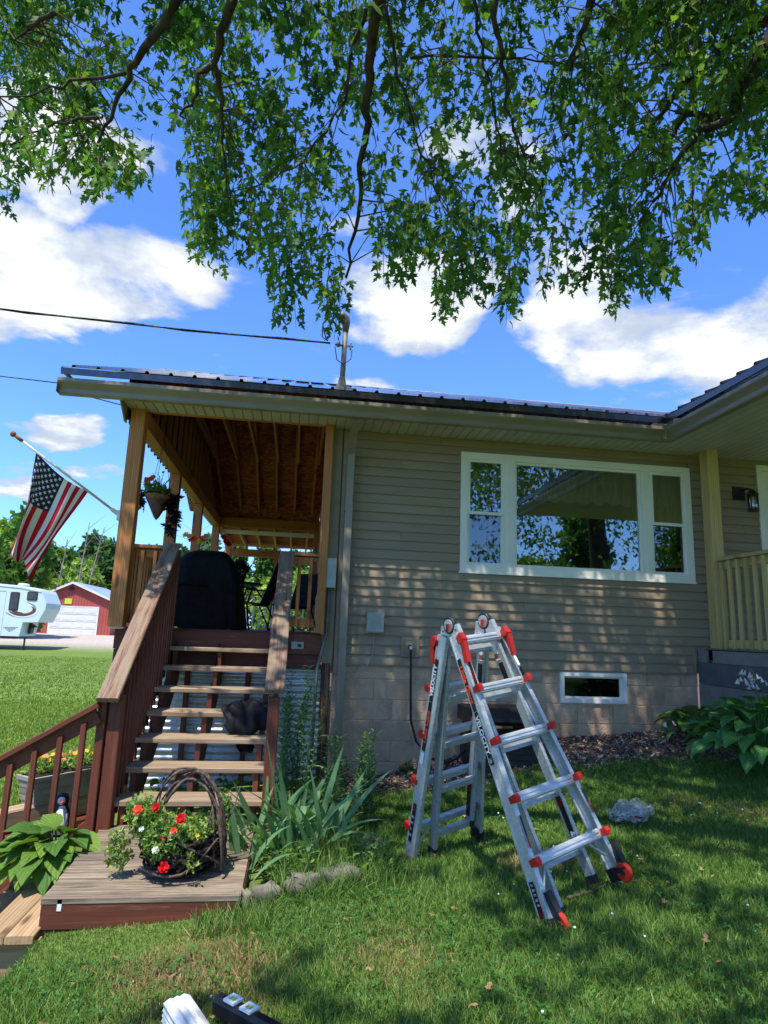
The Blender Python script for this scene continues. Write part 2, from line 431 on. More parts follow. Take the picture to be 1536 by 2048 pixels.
M_['blackplastic'] = plain('black_plastic', srgb(28, 28, 30), srgb(40, 40, 42), 7.0, 0.5, bstr=0.12)
M_['label'] = plain('black_label', srgb(20, 20, 22), srgb(26, 26, 28), 3.0, 0.35, bstr=0.0)
M_['print_white'] = plain('white_print', srgb(232, 232, 228), srgb(224, 224, 220), 3.0, 0.5, bstr=0.0)
M_['print_red'] = plain('red_print', srgb(190, 30, 28), srgb(176, 26, 26), 3.0, 0.5, bstr=0.0)
M_['greyplastic'] = plain('grey_plastic', srgb(160, 164, 158), srgb(148, 152, 146), 6.0, 0.45, bstr=0.05)
M_['steel'] = plain('galvanised_pipe', srgb(128, 125, 118), srgb(98, 96, 90), 9.0, 0.6, metal=0.3, bstr=0.08)
M_['corrugated'] = plain('galvanised_sheet', srgb(206, 208, 210), srgb(172, 174, 177), 2.2, 0.32, metal=0.45, spec=0.6, bstr=0.06)
M_['rust'] = plain('rusty_pipe', srgb(120, 80, 58), srgb(84, 58, 46), 12.0, 0.8, bstr=0.4)
M_['cable'] = plain('black_cable', srgb(24, 24, 26), srgb(34, 34, 36), 8.0, 0.55)
M_['canvas'] = plain('black_canvas', srgb(12, 12, 12), srgb(19, 18, 17), 6.0, 0.72, spec=0.22, bstr=0.25, bscale=90)
M_['jacket'] = plain('black_cloth', srgb(18, 19, 24), srgb(28, 29, 36), 10.0, 0.75, spec=0.25, bstr=0.3, bscale=60)
M_['bark'] = plain('grey_brown_bark', srgb(78, 66, 58), srgb(46, 39, 35), 14.0, 0.9, spec=0.15, bstr=0.8, bscale=45, stretch=(1, 1, 0.4))
M_['twig'] = plain('twig_bark', srgb(104, 88, 78), srgb(58, 47, 42), 30.0, 0.85, spec=0.2, bstr=0.6, bscale=60)
M_['greybark'] = plain('pale_trunk', srgb(150, 142, 130), srgb(96, 88, 80), 3.0, 0.9, spec=0.15)
M_['basketwood'] = plain('dark_basket', srgb(56, 44, 38), srgb(36, 28, 25), 20.0, 0.85, spec=0.2, bstr=0.6)
M_['stone'] = plain('grey_field_stone', srgb(128, 122, 108), srgb(84, 82, 70), 6.0, 0.9, spec=0.2, bstr=0.9, bscale=22, var=0.1)
M_['soil'] = plain('dark_soil', srgb(58, 46, 38), srgb(38, 31, 27), 18.0, 0.95, spec=0.1, bstr=0.8)
M_['tan'] = plain('coir_tan', srgb(150, 112, 78), srgb(120, 84, 58), 30.0, 0.95, spec=0.1, bstr=0.6)
M_['planter'] = plain('grey_planter', srgb(168, 160, 148), srgb(140, 132, 122), 4.0, 0.65, bstr=0.12)
M_['timber'] = wood('retaining_timber', srgb(176, 148, 122), srgb(140, 112, 92), srgb(112, 88, 72), worn=0.4, cw=srgb(188, 170, 146), rough=0.85)
M_['barn_red'] = plain('red_metal_siding', srgb(176, 88, 80), srgb(164, 80, 74), 0.6, 0.5, spec=0.35, bstr=0.0)
M_['barn_white'] = plain('white_metal', srgb(222, 222, 220), srgb(208, 209, 208), 0.5, 0.5, bstr=0.0)
M_['barn_roof'] = plain('pale_metal_roof', srgb(176, 190, 204), srgb(158, 172, 188), 0.3, 0.35, metal=0.3, bstr=0.0)
M_['rv'] = plain('trailer_fibreglass', srgb(206, 218, 222), srgb(194, 208, 213), 0.4, 0.35, spec=0.5, bstr=0.0)
M_['rv_glass'] = plain('trailer_tinted_glass', srgb(36, 36, 38), srgb(60, 58, 54), 1.2, 0.12, spec=0.6, bstr=0.0)
M_['rv_grey'] = plain('trailer_grey_stripe', srgb(150, 146, 140), srgb(130, 126, 122), 1.0, 0.4, bstr=0.0)
M_['rv_brown'] = plain('trailer_brown_stripe', srgb(112, 72, 58), srgb(92, 58, 48), 1.0, 0.4, bstr=0.0)
M_['rubber'] = plain('rubber', srgb(26, 26, 26), srgb(36, 35, 34), 8.0, 0.8)
M_['lime'] = plain('lime_sign', srgb(190, 220, 60), srgb(180, 208, 50), 2.0, 0.5, bstr=0.0)
M_['flag_red'] = plain('flag_red_cloth', srgb(196, 30, 50), srgb(180, 26, 44), 6.0, 0.8, spec=0.15, bstr=0.1)
M_['flag_white'] = plain('flag_white_cloth', srgb(226, 222, 218), srgb(212, 208, 206), 6.0, 0.8, spec=0.15, bstr=0.1)
M_['flag_blue'] = plain('flag_blue_cloth', srgb(44, 48, 74), srgb(36, 40, 64), 6.0, 0.8, spec=0.15, bstr=0.1)
M_['pole'] = plain('white_pole', srgb(214, 204, 196), srgb(196, 184, 176), 6.0, 0.5)
M_['slate'] = plain('blue_grey_paint', srgb(98, 99, 102), srgb(84, 85, 88), 4.0, 0.6, bstr=0.3, bscale=25)
M_['greypaint'] = plain('grey_painted_wall', srgb(138, 129, 122), srgb(118, 111, 106), 3.0, 0.7, bstr=0.3, bscale=25)
M_['wheel_red'] = plain('red_wheel', srgb(206, 52, 34), srgb(188, 42, 30), 5.0, 0.45)
M_['pet_red'] = leafmat('red_petal', srgb(200, 10, 14), srgb(176, 6, 12), 0.25)
M_['pet_orange'] = leafmat('orange_petal', srgb(236, 96, 40), srgb(228, 72, 44), 0.3)
M_['pet_yellow'] = leafmat('yellow_petal', srgb(240, 200, 60), srgb(232, 180, 60), 0.3)
M_['pet_pink'] = leafmat('pink_petal', srgb(232, 160, 130), srgb(226, 140, 120), 0.3)
M_['pet_white'] = leafmat('white_petal', srgb(236, 238, 236), srgb(224, 228, 230), 0.3)
M_['pet_lav'] = leafmat('lavender_bell', srgb(226, 218, 234), srgb(210, 200, 226), 0.3)
M_['hosta_dark'] = leafmat('hosta_leaf', srgb(100, 148, 76), srgb(76, 128, 74), 0.25, srgb(52, 94, 48))
M_['hosta_lime'] = leafmat('hosta_light_leaf', srgb(116, 146, 56), srgb(66, 110, 46), 0.28, srgb(74, 108, 38))
M_['iris'] = leafmat('iris_leaf', srgb(86, 128, 82), srgb(112, 150, 102), 0.28, srgb(62, 98, 58))
M_['shrub_leaf'] = leafmat('bright_leaf', srgb(120, 160, 60), srgb(92, 138, 52), 0.3)
M_['maple_leaf'] = foliage('maple_foliage', tint=(1.42, 1.42, 1.15, 1), trans=0.52, spec=0.18, rough=0.55, tcol=(1.15, 1.3, 0.5, 1))
M_['grass'] = foliage('grass_blades', trans=0.28, rough=0.5, spec=0.3, tcol=(1.2, 1.25, 0.4, 1))
M_['plants'] = foliage('small_foliage', trans=0.3)
M_['trees'] = foliage('woodland_foliage', tint=(1.75, 1.65, 1.5, 1), trans=0.35, rough=0.7, spec=0.15)
M_['chips'] = foliage('mulch_chips', trans=0.0, rough=0.9, spec=0.15)

def osb():
    m, t, out = mat_base('strand_board'); co = t.n('TexCoord').outputs['Object']
    v = t.n('TexVoronoi', feature='F1'); t.put(v.inputs['Vector'], t.vmath('MULTIPLY', co, (14.0, 34.0, 30.0))); v.inputs['Scale'].default_value = 1.0
    col = t.ramp(v.outputs['Color'], [(0.1, srgb(128, 62, 38)), (0.45, srgb(178, 98, 58)), (0.8, srgb(204, 126, 78)), (1.0, srgb(138, 70, 42))])
    col = t.mix(t.maprange(t.noise(co, 2.0, 4.0), 0.35, 0.75, 0.0, 0.5), col, srgb(92, 54, 32))
    principled(t, out, col, 0.8, 0, 0.2, v.outputs['Distance'], 0.2); return m
M_['osb'] = osb()
def window_glass(name, refl, tint):
    m, t, out = mat_base(name)
    gl = t.n('BsdfGlossy'); gl.inputs['Roughness'].default_value = 0.008; gl.inputs['Color'].default_value = (0.95, 0.98, 1, 1)
    nz = t.noise(t.n('TexCoord').outputs['Object'], 1.3, 2.0); b = t.n('Bump'); b.inputs['Strength'].default_value = 0.02; b.inputs['Distance'].default_value = 0.05; t.put(b.inputs['Height'], nz); t.put(gl.inputs['Normal'], b.outputs[0])
    tr = t.n('BsdfTransparent'); tr.inputs['Color'].default_value = tint
    fr = t.n('Fresnel'); fr.inputs['IOR'].default_value = 1.5
    mx = t.n('MixShader'); t.put(mx.inputs[0], t.math('ADD', t.math('MULTIPLY', fr.outputs[0], 1.2), refl, True))
    t.t.links.new(tr.outputs[0], mx.inputs[1]); t.t.links.new(gl.outputs[0], mx.inputs[2]); t.t.links.new(mx.outputs[0], out.inputs[0]); return m
M_['pane'] = window_glass('window_pane', 0.13, (0.75, 0.8, 0.78, 1))
M_['dim_pane'] = window_glass('basement_pane', 0.0, (0.5, 0.52, 0.5, 1))
M_['screen'] = window_glass('screened_pane', 0.07, (0.4, 0.42, 0.41, 1))
def clear_plastic():
    m, t, out = mat_base('clear_plastic_film')
    gl = t.n('BsdfGlossy'); gl.inputs['Roughness'].default_value = 0.18; gl.inputs['Color'].default_value = (0.9, 0.92, 0.95, 1)
    df = t.n('BsdfDiffuse'); df.inputs['Color'].default_value = (0.7, 0.72, 0.74, 1)
    tr = t.n('BsdfTransparent'); a = t.n('MixShader'); a.inputs[0].default_value = 0.35
    t.t.links.new(df.outputs[0], a.inputs[1]); t.t.links.new(gl.outputs[0], a.inputs[2])
    b = t.n('MixShader'); nz = t.noise(t.n('TexCoord').outputs['Object'], 30.0, 4.0); t.put(b.inputs[0], t.maprange(nz, 0.3, 0.7, 0.04, 0.30))
    t.t.links.new(tr.outputs[0], b.inputs[1]); t.t.links.new(a.outputs[0], b.inputs[2]); t.t.links.new(b.outputs[0], out.inputs[0]); return m
M_['film'] = clear_plastic()
# ------------------------------------------------------------------ ground
def gz(x, y):
    x = np.asarray(x, float); y = np.asarray(y, float)
    z = -1.09 + 0.07 * (np.clip(x, -2.6, 6.0) - 0.5)
    z = z + 0.10 * smooth01(-2.3, -3.0, x)                                  # upper lawn beyond the sunken path
    path = smooth01(-1.75, -1.95, x) * smooth01(-4.9, -4.0, y) * smooth01(-0.55, -1.1, y - 0.75 * np.clip(x + 2.9, -3, 0.8))
    z = z - 0.42 * path
    z = z + 0.25 * smooth01(0.3, 2.0, x) * np.exp(-(np.minimum(y, 0) / 1.15) ** 2) * (y < 1.5)
    far = smooth01(1.5, 7.0, y)
    z = z * (1 - far) + far * (-1.22)
    z = z + 0.55 * smooth01(26, 52, y) + 0.25 * smooth01(55, 120, y)
    z = z - 0.12 * smooth01(6, 20, y) * (1 - smooth01(26, 40, y))
    z = z + 0.02 * (fbm(x * 1.3 + 9, y * 1.3 + 5) - 0.5) * (np.abs(y) < 30)
    return z
def axis_pts(lo, hi, near_lo, near_hi, step, grow=1.25):
    a = list(np.arange(near_lo, near_hi + 1e-6, step)); s = step
    while a[-1] < hi: s *= grow; a.append(a[-1] + s)
    s = step
    while a[0] > lo: s *= grow; a.insert(0, a[0] - s)
    return np.array(a)
xs = axis_pts(-900, 900, -5.5, 7.0, 0.13); ys = axis_pts(-500, 1500, -6.5, 2.0, 0.13)
GX, GY = np.meshgrid(xs, ys); GZ = gz(GX, GY)
nx, ny = len(xs), len(ys)
idx = np.arange(nx * ny).reshape(ny, nx)
GF = np.stack([idx[:-1, :-1], idx[:-1, 1:], idx[1:, 1:], idx[1:, :-1]], -1).reshape(-1, 4)

def mulch_mask(x, y):
    n = (fbm(x * 2.2, y * 2.2) - .5) * 0.5
    return smooth01(0.12, -0.12, (-0.66 - 0.12 * np.sin(x * 1.7) - y) + n * 1.2 - 0.22 * smooth01(1.4, 2.4, x)) * smooth01(-0.2, 0.1, x)
def bare_mask(x, y):
    a = np.exp(-(((x + 1.0) / 0.27) ** 2 + ((y + 3.5) / 0.16) ** 2))
    b = np.exp(-(((x - 1.05) / 0.25) ** 2 + ((y + 2.65) / 0.25) ** 2)) * .7
    return np.clip(a + b, 0, 1)
def ground_mat():
    m, t, out = mat_base('lawn_ground')
    at = t.n('Attribute', attribute_name='Zone'); s = t.n('SeparateXYZ', i_0=at.outputs['Vector'])
    co = t.n('TexCoord').outputs['Object']
    n1 = t.noise(co, 0.35, 5.0, 0.6); n2 = t.noise(co, 14.0, 6.0, 0.7); n3 = t.noise(co, 90.0, 4.0, 0.7)
    g = t.mix(t.maprange(n2, 0.3, 0.75), srgb(70, 94, 40), srgb(118, 136, 66))
    g = t.mix(t.maprange(n3, 0.35, 0.75, 0.0, 0.6), g, srgb(120, 128, 66))
    g = t.mix(t.maprange(n1, 0.35, 0.7, 0.0, 0.4), g, srgb(112, 140, 58))
    mu = t.mix(t.maprange(t.noise(co, 60.0, 5.0, 0.7), 0.35, 0.7), srgb(66, 50, 42), srgb(128, 106, 90))
    gr = t.mix(t.maprange(t.noise(co, 9.0, 6.0, 0.75), 0.3, 0.7), srgb(196, 184, 172), srgb(150, 136, 124))
    di = t.mix(t.maprange(n2, 0.3, 0.7), srgb(128, 106, 82), srgb(92, 74, 56))
    c = t.mix(s.outputs[0], g, mu); c = t.mix(s.outputs[1], c, gr); c = t.mix(s.outputs[2], c, di)
    principled(t, out, c, 0.95, 0, 0.1, t.math('ADD', n2, n3), 0.8, 0.02); return m
M_['ground'] = ground_mat()
gme = arrays_mesh('lawn', np.stack([GX, GY, GZ], -1).reshape(-1, 3), GF, M_['ground'], None, True)
za = gme.attributes.new('Zone', 'FLOAT_VECTOR', 'POINT')
gravel = smooth01(33, 36, GY) * smooth01(-9, -10.5, GX) * smooth01(56, 53, GY) * smooth01(-46, -42, GX)
zone = np.stack([mulch_mask(GX, GY), gravel, np.maximum(bare_mask(GX, GY), smooth01(-2.3, -2.1, GX) * smooth01(-.2, -.05, GX) * smooth01(-1.95, -1.7, GY) * (GY < 8) * (GX < -.1))], -1)
za.data.foreach_set('vector', zone.reshape(-1).astype(np.float32))
tag(put('lawn', gme), kind='structure')

# ------------------------------------------------------------------ the house
house = thing('house', 'taupe vinyl sided house with dark metal roof and white picture window', 'house', (1.9, 0, -1.05))
SLOPE = 0.41
def cut(lo, hi, holes):
    """intervals of [lo,hi] left by holes"""
    segs = [(lo, hi)]
    for a, b in holes:
        n = []
        for s0, s1 in segs:
            if b <= s0 or a >= s1: n.append((s0, s1)); continue
            if a > s0 + .01: n.append((s0, a))
            if b < s1 - .01: n.append((b, s1))
        segs = n
    return segs
# painted block foundation
BW = (2.31, 3.08, -0.344, -0.018)
fm = MB()
for a, b in [((-0.16, 0.018, -1.6), (BW[0], .2, .06)), ((BW[1], 0.018, -1.6), (3.93, .2, .06)), ((BW[0], 0.018, -1.6), (BW[1], .2, BW[2]))]: fm.bb(a, b)
fw = fm.obj('foundation_wall', M_['mortar'], house)
tops = [0.05, -0.153, -0.358, -0.563, -0.768, -0.975, -1.18, -1.385]
for c in range(len(tops) - 1):
    zt, zb = tops[c], tops[c + 1]; off = 0.474 if c % 2 == 0 else 0.271
    k0 = -2
    for k in range(k0, 10):
        x0, x1 = off + .4064 * k, off + .4064 * (k + 1)
        x0, x1 = max(x0, -0.16), min(x1, 3.935)
        if x1 - x0 < .03: continue
        holes = [(BW[0] - .01, BW[1] + .01)] if (zb < BW[3] and zt > BW[2] + .03) else []
        for a, b in cut(x0, x1, holes):
            if b - a < .04: continue
            plank('block', (a + .0045, .028, (zt + zb) / 2), (b - .0045, .028, (zt + zb) / 2), .04, zt - zb - .009, M_['block'], fw, c=.004)
# walls behind the siding, with openings
WIN = (1.172, 3.950, 1.020, 2.376)
DOOR = (4.90, 5.85, 0.34, 2.42)
wb = MB()
for lo, hi in [((-.16, .006, .0), (WIN[0], .16, 2.56)), ((WIN[1], .006, .0), (DOOR[0], .16, 2.56)), ((WIN[0], .006, .0), (WIN[1], .16, WIN[2])), ((WIN[0], .006, WIN[3]), (WIN[1], .16, 2.56)),
               ((DOOR[1], .006, .0), (8.0, .16, 2.56)), ((DOOR[0], .006, DOOR[3]), (DOOR[1], .16, 2.56))]: wb.bb(lo, hi)
fwall = wb.obj('front_wall', M_['siding'], house)
_sb = {}
def siding_board(x0, x1, z, parent, h=.1016):
    key = (round(x1 - x0, 3), round(h, 3))
    if key not in _sb:
        L = x1 - x0; prof = [(-.0215, .0), (-.0210, .010), (-.0035, h), (.004, h), (.004, .044), (-.0085, .044), (-.0185, .004), (-.0185, .0)]
        m = MB(); m.prism(prof, -L / 2, L / 2, 'x'); _sb[key] = m.me('siding_board', M_['siding'])
    return put('siding_board', _sb[key], parent, T((x0 + x1) / 2, 0, z))
S4 = .1016
for k in range(25):
    z0, z1 = k * S4, min((k + 1) * S4, 2.53); zm = (z0 + z1) / 2
    holes = []
    if WIN[2] - .02 < zm < WIN[3] + .03: holes.append((WIN[0], WIN[1]))
    if DOOR[2] < zm < DOOR[3] + .06: holes.append((DOOR[0] - .07, DOOR[1] + .07))
    if k < 3: holes.append((3.9, 9.0))
    xj = (1.0 + 1.37 * k) % 3.66
    for j in range(3): holes.append((xj + 3.66 * j, xj + 3.66 * j + .0025))
    for a, b in cut(-.06, 7.6, holes):
        o = siding_board(a, b, z0 + rnd.uniform(-.0006, .0006), fwall, z1 - z0); o.location.y += rnd.uniform(-.0006, .0006)
MB().bb((3.875, -.024, -.012), (3.912, .004, .30)).obj('corner_trim', M_['siding'], house)
MB().bb((-.06, -.016, -.014), (3.875, .0, -.002)).obj('starter_strip', M_['siding'], house)
# corner boards by the deck
MB().bb((-.160, -.05, -.10), (-.098, .004, 2.50)).obj('corner_board', M_['siding'], house)
MB().bb((-.285, -.030, .0), (-.175, .012, 2.53)).obj('corner_board', M_['siding'], house)
# side wall along the deck
sw = MB(); sw.bb((-.18, .02, -.1), (-.04, 6.6, 2.62))
sw.prism([(.02, 2.62), (6.6, 2.62), (3.25, 4.0)], -.18, -.04, 'x')
side = sw.obj('side_wall', M_['siding'], house)
for k in range(23):
    me = _sb.get('side')
    if me is None:
        m = MB(); m.prism([(-.0145, 0), (-.0035, S4), (.004, S4), (.004, 0)], -3.24, 3.24, 'x'); me = _sb['side'] = m.me('siding_board', M_['siding'])
    put('siding_board', me, side, T(-.184, 3.31, .30 + k * S4) @ Matrix.Rotation(-math.pi / 2, 4, 'Z'))
# picture window
def rect_frame(m, x0, x1, z0, z1, wd, y0, y1, mi=0):
    m.bb((x0, y0, z0), (x1, y1, z0 + wd), mi); m.bb((x0, y0, z1 - wd), (x1, y1, z1), mi)
    m.bb((x0, y0, z0 + wd), (x0 + wd, y1, z1 - wd), mi); m.bb((x1 - wd, y0, z0 + wd), (x1, y1, z1 - wd), mi)
fr = MB(); x0, x1, z0, z1 = WIN
rect_frame(fr, x0, x1, z0, z1, .075, -.036, .05)
ML, MR = 1.735, 3.385         # mullion centres
zi0, zi1 = z0 + .075, z1 - .075
for xm in (ML, MR):
    fr.bb((xm - .06, -.036, zi0), (xm + .06, .05, zi1)); fr.bb((xm - .008, -.041, zi0 + .002), (xm + .008, -.0365, zi1 - .002))
fr.bb((x0 - .012, -.042, z0 - .018), (x1 + .012, -.0, z0 - .001))
win = fr.obj('window', M_['vinyl'], house)
lights = [(x0 + .075, ML - .06), (MR + .06, x1 - .075)]
for a, b in lights:
    zm = (zi0 + zi1) / 2 - .015
    for (c, d, y, nm, gm) in [(zi0, zm + .018, .012, 'lower_sash', 'screen'), (zm - .018, zi1, -.010, 'upper_sash', 'pane')]:
        s = MB(); rect_frame(s, a, b, c, d, .034, y - .014, y + .014); s.obj('sash', M_['vinyl'], win)
        MB().bb((a + .03, y - .003, c + .03), (b - .03, y + .003, d - .03)).obj('pane', M_[gm], win)
s = MB(); rect_frame(s, ML + .06, MR - .06, zi0, zi1, .03, -.014, .03); s.obj('sash', M_['vinyl'], win)
MB().bb((ML + .088, .004, zi0 + .028), (MR - .088, .010, zi1 - .028)).obj('pane', M_['pane'], win)
# the room behind it
rm = MB(); a, b, c, d, e, f = .5, 4.7, .16, 3.6, .32, 2.52
for lo, hi in [((a, d, e), (b, d + .05, f)), ((a - .05, c, e), (a, d, f)), ((b, c, e), (b + .05, d, f)), ((a, c, e - .05), (b, d, e)), ((a, c, f), (b, d, f + .05))]: rm.bb(lo, hi)
rm.obj('room_wall', M_['room'], house)
def cloth_strip(xa, xb, za, zb, y, folds, amp, wav=0.0, n=60):
    m = MB(); vs = []; rows = 6
    for i in range(n + 1):
        u = i / n; x = xa + (xb - xa) * u; yy = y + amp * math.sin(u * folds * 2 * math.pi) + amp * .5 * math.sin(u * folds * 4.7 + 1)
        for r in range(rows + 1):
            v = r / rows; z = zb + (za - zb) * v + (wav * math.cos(u * folds * 2 * math.pi) * v); vs.append((x, yy * 1.0 + .006 * math.sin(v * 5 + u * 20), z))
    fs = [(i * (rows + 1) + r, (i + 1) * (rows + 1) + r, (i + 1) * (rows + 1) + r + 1, i * (rows + 1) + r + 1) for i in range(n) for r in range(rows)]
    m.add(vs, fs); return m
cloth_strip(1.2, 3.95, 1.93, 2.42, .24, 15, .028, .02, 150).obj('valance', M_['curtain'], win, smooth=True)
cloth_strip(1.2, 1.72, 1.0, 2.42, .30, 6, .03).obj('curtain', M_['curtain'], win, smooth=True)
cloth_strip(3.40, 3.95, 1.0, 2.42, .30, 6, .03).obj('curtain', M_['curtain'], win, smooth=True)
# basement window
bx0, bx1, bz0, bz1 = BW
s = MB(); rect_frame(s, bx0, bx1, bz0, bz1, .045, -.012, .10); rect_frame(s, bx0 + .045, bx1 - .045, bz0 + .045, bz1 - .045, .02, .03, .07)
bwin = s.obj('basement_window', M_['vinyl'], house)
MB().bb((bx0 + .06, .045, bz0 + .06), (bx1 - .06, .05, bz1 - .06)).obj('pane', M_['dim_pane'], bwin)
s = MB(); a, b, c, d, e, f = bx0 - .3, bx1 + .3, .21, 1.6, -1.3, .0
for lo, hi in [((a, d, e), (b, d + .05, f)), ((a - .05, c, e), (a, d, f)), ((b, c, e), (b + .05, d, f)), ((a, c, e - .05), (b, d, e)), ((a, c, f), (b, d, f + .05))]: s.bb(lo, hi)
s.bb((bx0 + .1, .6, -1.2), (bx0 + .3, .8, -.2)); s.bb((bx0 + .38, .55, -1.2), (bx0 + .56, .8, -.26))
s.obj('basement_room', M_['room'], house)
# door on the porch
s = MB(); rect_frame(s, DOOR[0] - .07, DOOR[1] + .07, DOOR[2], DOOR[3] + .06, .07, -.03, .10)
dr = s.obj('door', M_['vinyl'], house)
s = MB(); s.bb((DOOR[0], .02, DOOR[2]), (DOOR[1], .06, DOOR[3])); s.obj('door_panel', M_['vinyl'], dr)
MB().bb((DOOR[0] + .12, .010, 1.0), (DOOR[1] - .12, .0185, 2.25)).obj('pane', M_['pane'], dr)

# soffits, strip by strip
ZS = 2.534
sf = MB(); sf.bb((-2.44, -.485, ZS + .012), (3.42, -.02, ZS + .022)); sf.bb((3.42, -4.2, ZS + .012), (8.0, -.02, ZS + .022))
soff = sf.obj('soffit', M_['soffit'], house)
def soffit_strip(x, w_, ya, yb):
    key = ('sf', round(w_, 3), round(yb - ya, 3))
    if key not in _sb:
        h = (yb - ya) / 2; m = MB(); q = w_ / 2
        m.prism([(-q + .009, 0), (q - .009, 0), (q - .002, .0095), (q - .002, .0105), (-q + .002, .0105), (-q + .002, .0095)], -h, h, 'y'); _sb[key] = m.me('soffit_strip', M_['soffit'])
    put('soffit_strip', _sb[key], soff, T(x, (ya + yb) / 2, ZS))
n = 0
x = -2.43
while x < 3.40:
    soffit_strip(x + .049, .098, -.483, (-.13 if x < -.3 else -.004)); x += .0985
while x < 7.4:
    soffit_strip(x + .049, .098, -4.0, -.004); x += .0985
# fascia, gutters
MB().bb((-2.95, -.50, ZS - .012), (3.44, -.4855, ZS + .16)).obj('fascia', M_['trim'], house)
MB().bb((3.425, -4.2, ZS - .012), (3.44, -.503, ZS + .16)).obj('fascia', M_['trim'], house)
gp = [(0, .15), (0, .0), (.062, .0), (.070, .012), (.070, .05), (.080, .066), (.112, .098), (.120, .112), (.120, .146), (.106, .152), (.106, .143), (.112, .139), (.110, .114), (.074, .074), (.062, .052), (.060, .008), (.006, .008), (.006, .15)]
def gutter_run(a, b, axis):
    m = MB()
    if axis == 'x':
        m.prism([(-.502 - p, ZS - .03 + q) for p, q in gp], a, b, 'x')
        m.bb((a - .003, -.622, ZS - .03), (a - .0005, -.502, ZS + .115))
    else: m.prism([(3.422 - p, ZS - .03 + q) for p, q in gp], a, b, 'y')
    return m.obj('gutter', M_['trim'], house)
gutter_run(-2.985, 3.36, 'x'); gutter_run(-4.2, -.56, 'y')
m = MB(); m.box((3.36, -.565, ZS + .045), (.125, .118, .148)); m.box((3.36, -.565, ZS + .121), (.14, .13, .006)); m.obj('gutter_corner', M_['trim'], house)
# downspout with its elbows
m = MB()
m.bb((-.120, -.155, -.98), (-.045, -.095, 2.26))
m.beam((-.0825, -.125, 2.24), (-.0825, -.53, 2.47), .073, .058); m.beam((-.0825, -.125, -.96), (-.0825, -.34, -1.06), .073, .058)
for z in (.25, 1.6): m.bb((-.128, -.159, z), (-.037, -.004, z + .025))
m.obj('downspout', M_['trim'], house)
# metal roof, panel by panel
def rib_panel(wd, ln, nr):
    """flat along Y (slope), ribs across X"""
    prof = []; p = wd / nr
    for i in range(nr):
        a = -wd / 2 + i * p
        prof += [(a, 0), (a + p * .40, 0), (a + p * .45, .022), (a + p * .55, .022), (a + p * .60, 0)]
    prof.append((wd / 2, 0))
    m = MB(); k = len(prof); vs = []
    for y in (0, ln): vs += [(q[0], y, q[1]) for q in prof]
    for y in (0, ln): vs += [(q[0], y, q[1] - .004) for q in prof]
    fs = [(i, i + 1, i + 1 + k, i + k) for i in range(k - 1)] + [(2 * k + i + k, 2 * k + i + 1 + k, 2 * k + i + 1, 2 * k + i) for i in range(k - 1)] + [(i, 2 * k + i, 2 * k + i + 1, i + 1) for i in range(k - 1)]
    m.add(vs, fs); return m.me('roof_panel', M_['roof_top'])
ang = math.atan(SLOPE)
EY, EZ = -.615, 2.765                    # eave edge of the main roof
rl = (3.25 - EY) / math.cos(ang)
pm = rib_panel(.9144, rl, 4)
roof = MB(); roof.bb((-2.97, -.612, 2.69), (3.40, -.598, 2.755)); roof.bb((-2.975, -.61, 2.72), (-2.955, -.2, 2.76))
roof = roof.obj('roof', M_['roof'], house)
x = -2.97 + .4572
while x < 8:
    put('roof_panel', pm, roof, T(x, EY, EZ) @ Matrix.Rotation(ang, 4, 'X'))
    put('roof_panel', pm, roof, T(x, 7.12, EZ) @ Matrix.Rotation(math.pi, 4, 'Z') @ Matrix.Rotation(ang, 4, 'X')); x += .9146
m = MB(); zr = EZ + SLOPE * (3.25 - EY)
m.add([(-2.98, 3.05, zr - .06), (-2.98, 3.25, zr + .03), (-2.98, 3.45, zr - .06), (8, 3.05, zr - .06), (8, 3.25, zr + .03), (8, 3.45, zr - .06)], [(0, 1, 4, 3), (1, 2, 5, 4)])
m.obj('ridge_cap', M_['roof'], roof)
# porch roof over the right: slopes up to the right
p2 = rib_panel(.9144, 5.0, 4)
EX = 3.30
y = -4.2 + .4572
while y < 3.4:
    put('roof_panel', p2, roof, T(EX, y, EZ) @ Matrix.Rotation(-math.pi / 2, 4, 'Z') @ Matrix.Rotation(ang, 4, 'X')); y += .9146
MB().bb((EX + .003, -4.2, 2.69), (EX + .017, -.62, 2.755)).obj('eave_trim', M_['roof'], roof)
# roof carpentry over the deck: strand board, rafters, collar ties
def slope_slab(x0, x1, y0, z0, y1, z1, th, mat, name, parent):
    m = MB(); m.prism([(y0, z0), (y1, z1), (y1, z1 + th), (y0, z0 + th)], x0, x1, 'x'); return m.obj(name, mat, parent)
dz = .14
under = lambda y: (2.745 - .03) + SLOPE * (y - EY) if y < 3.25 else (2.745 - .03) + SLOPE * (7.115 - y)
for k, (ya, yb) in enumerate([(-.55, 1.35), (1.352, 3.245), (3.255, 5.15), (5.152, 7.05)]):
    for j, (xa, xb) in enumerate([(-2.93, -1.75), (-1.748, -.19)]):
        slope_slab(xa, xb, ya, under(ya), yb, under(yb), .012, M_['osb'], 'roof_sheathing', roof)
rx = [-.36 - .372 * i for i in range(6)]
for x in rx:
    for ya, yb in [(-.12, 3.22), (3.28, 6.75)]:
        plank('rafter', (x, ya, under(ya) - .07), (x, yb, under(yb) - .07), .038, .135, M_['rafter'], roof, c=.003)
    zc = 3.42
    plank('collar_tie', (x + .04, 1.75, zc), (x + .04, 4.75, zc), .038, .14, M_['rafter'], roof, c=.003)
plank('ridge_board', (-2.9, 3.25, 4.1), (-.19, 3.25, 4.1), .038, .18, M_['rafter'], roof, c=.003)
plank('collar_tie', (-2.20, 1.75, 3.42), (-2.20, 4.75, 3.42), .038, .14, M_['rafter'], roof, c=.003)
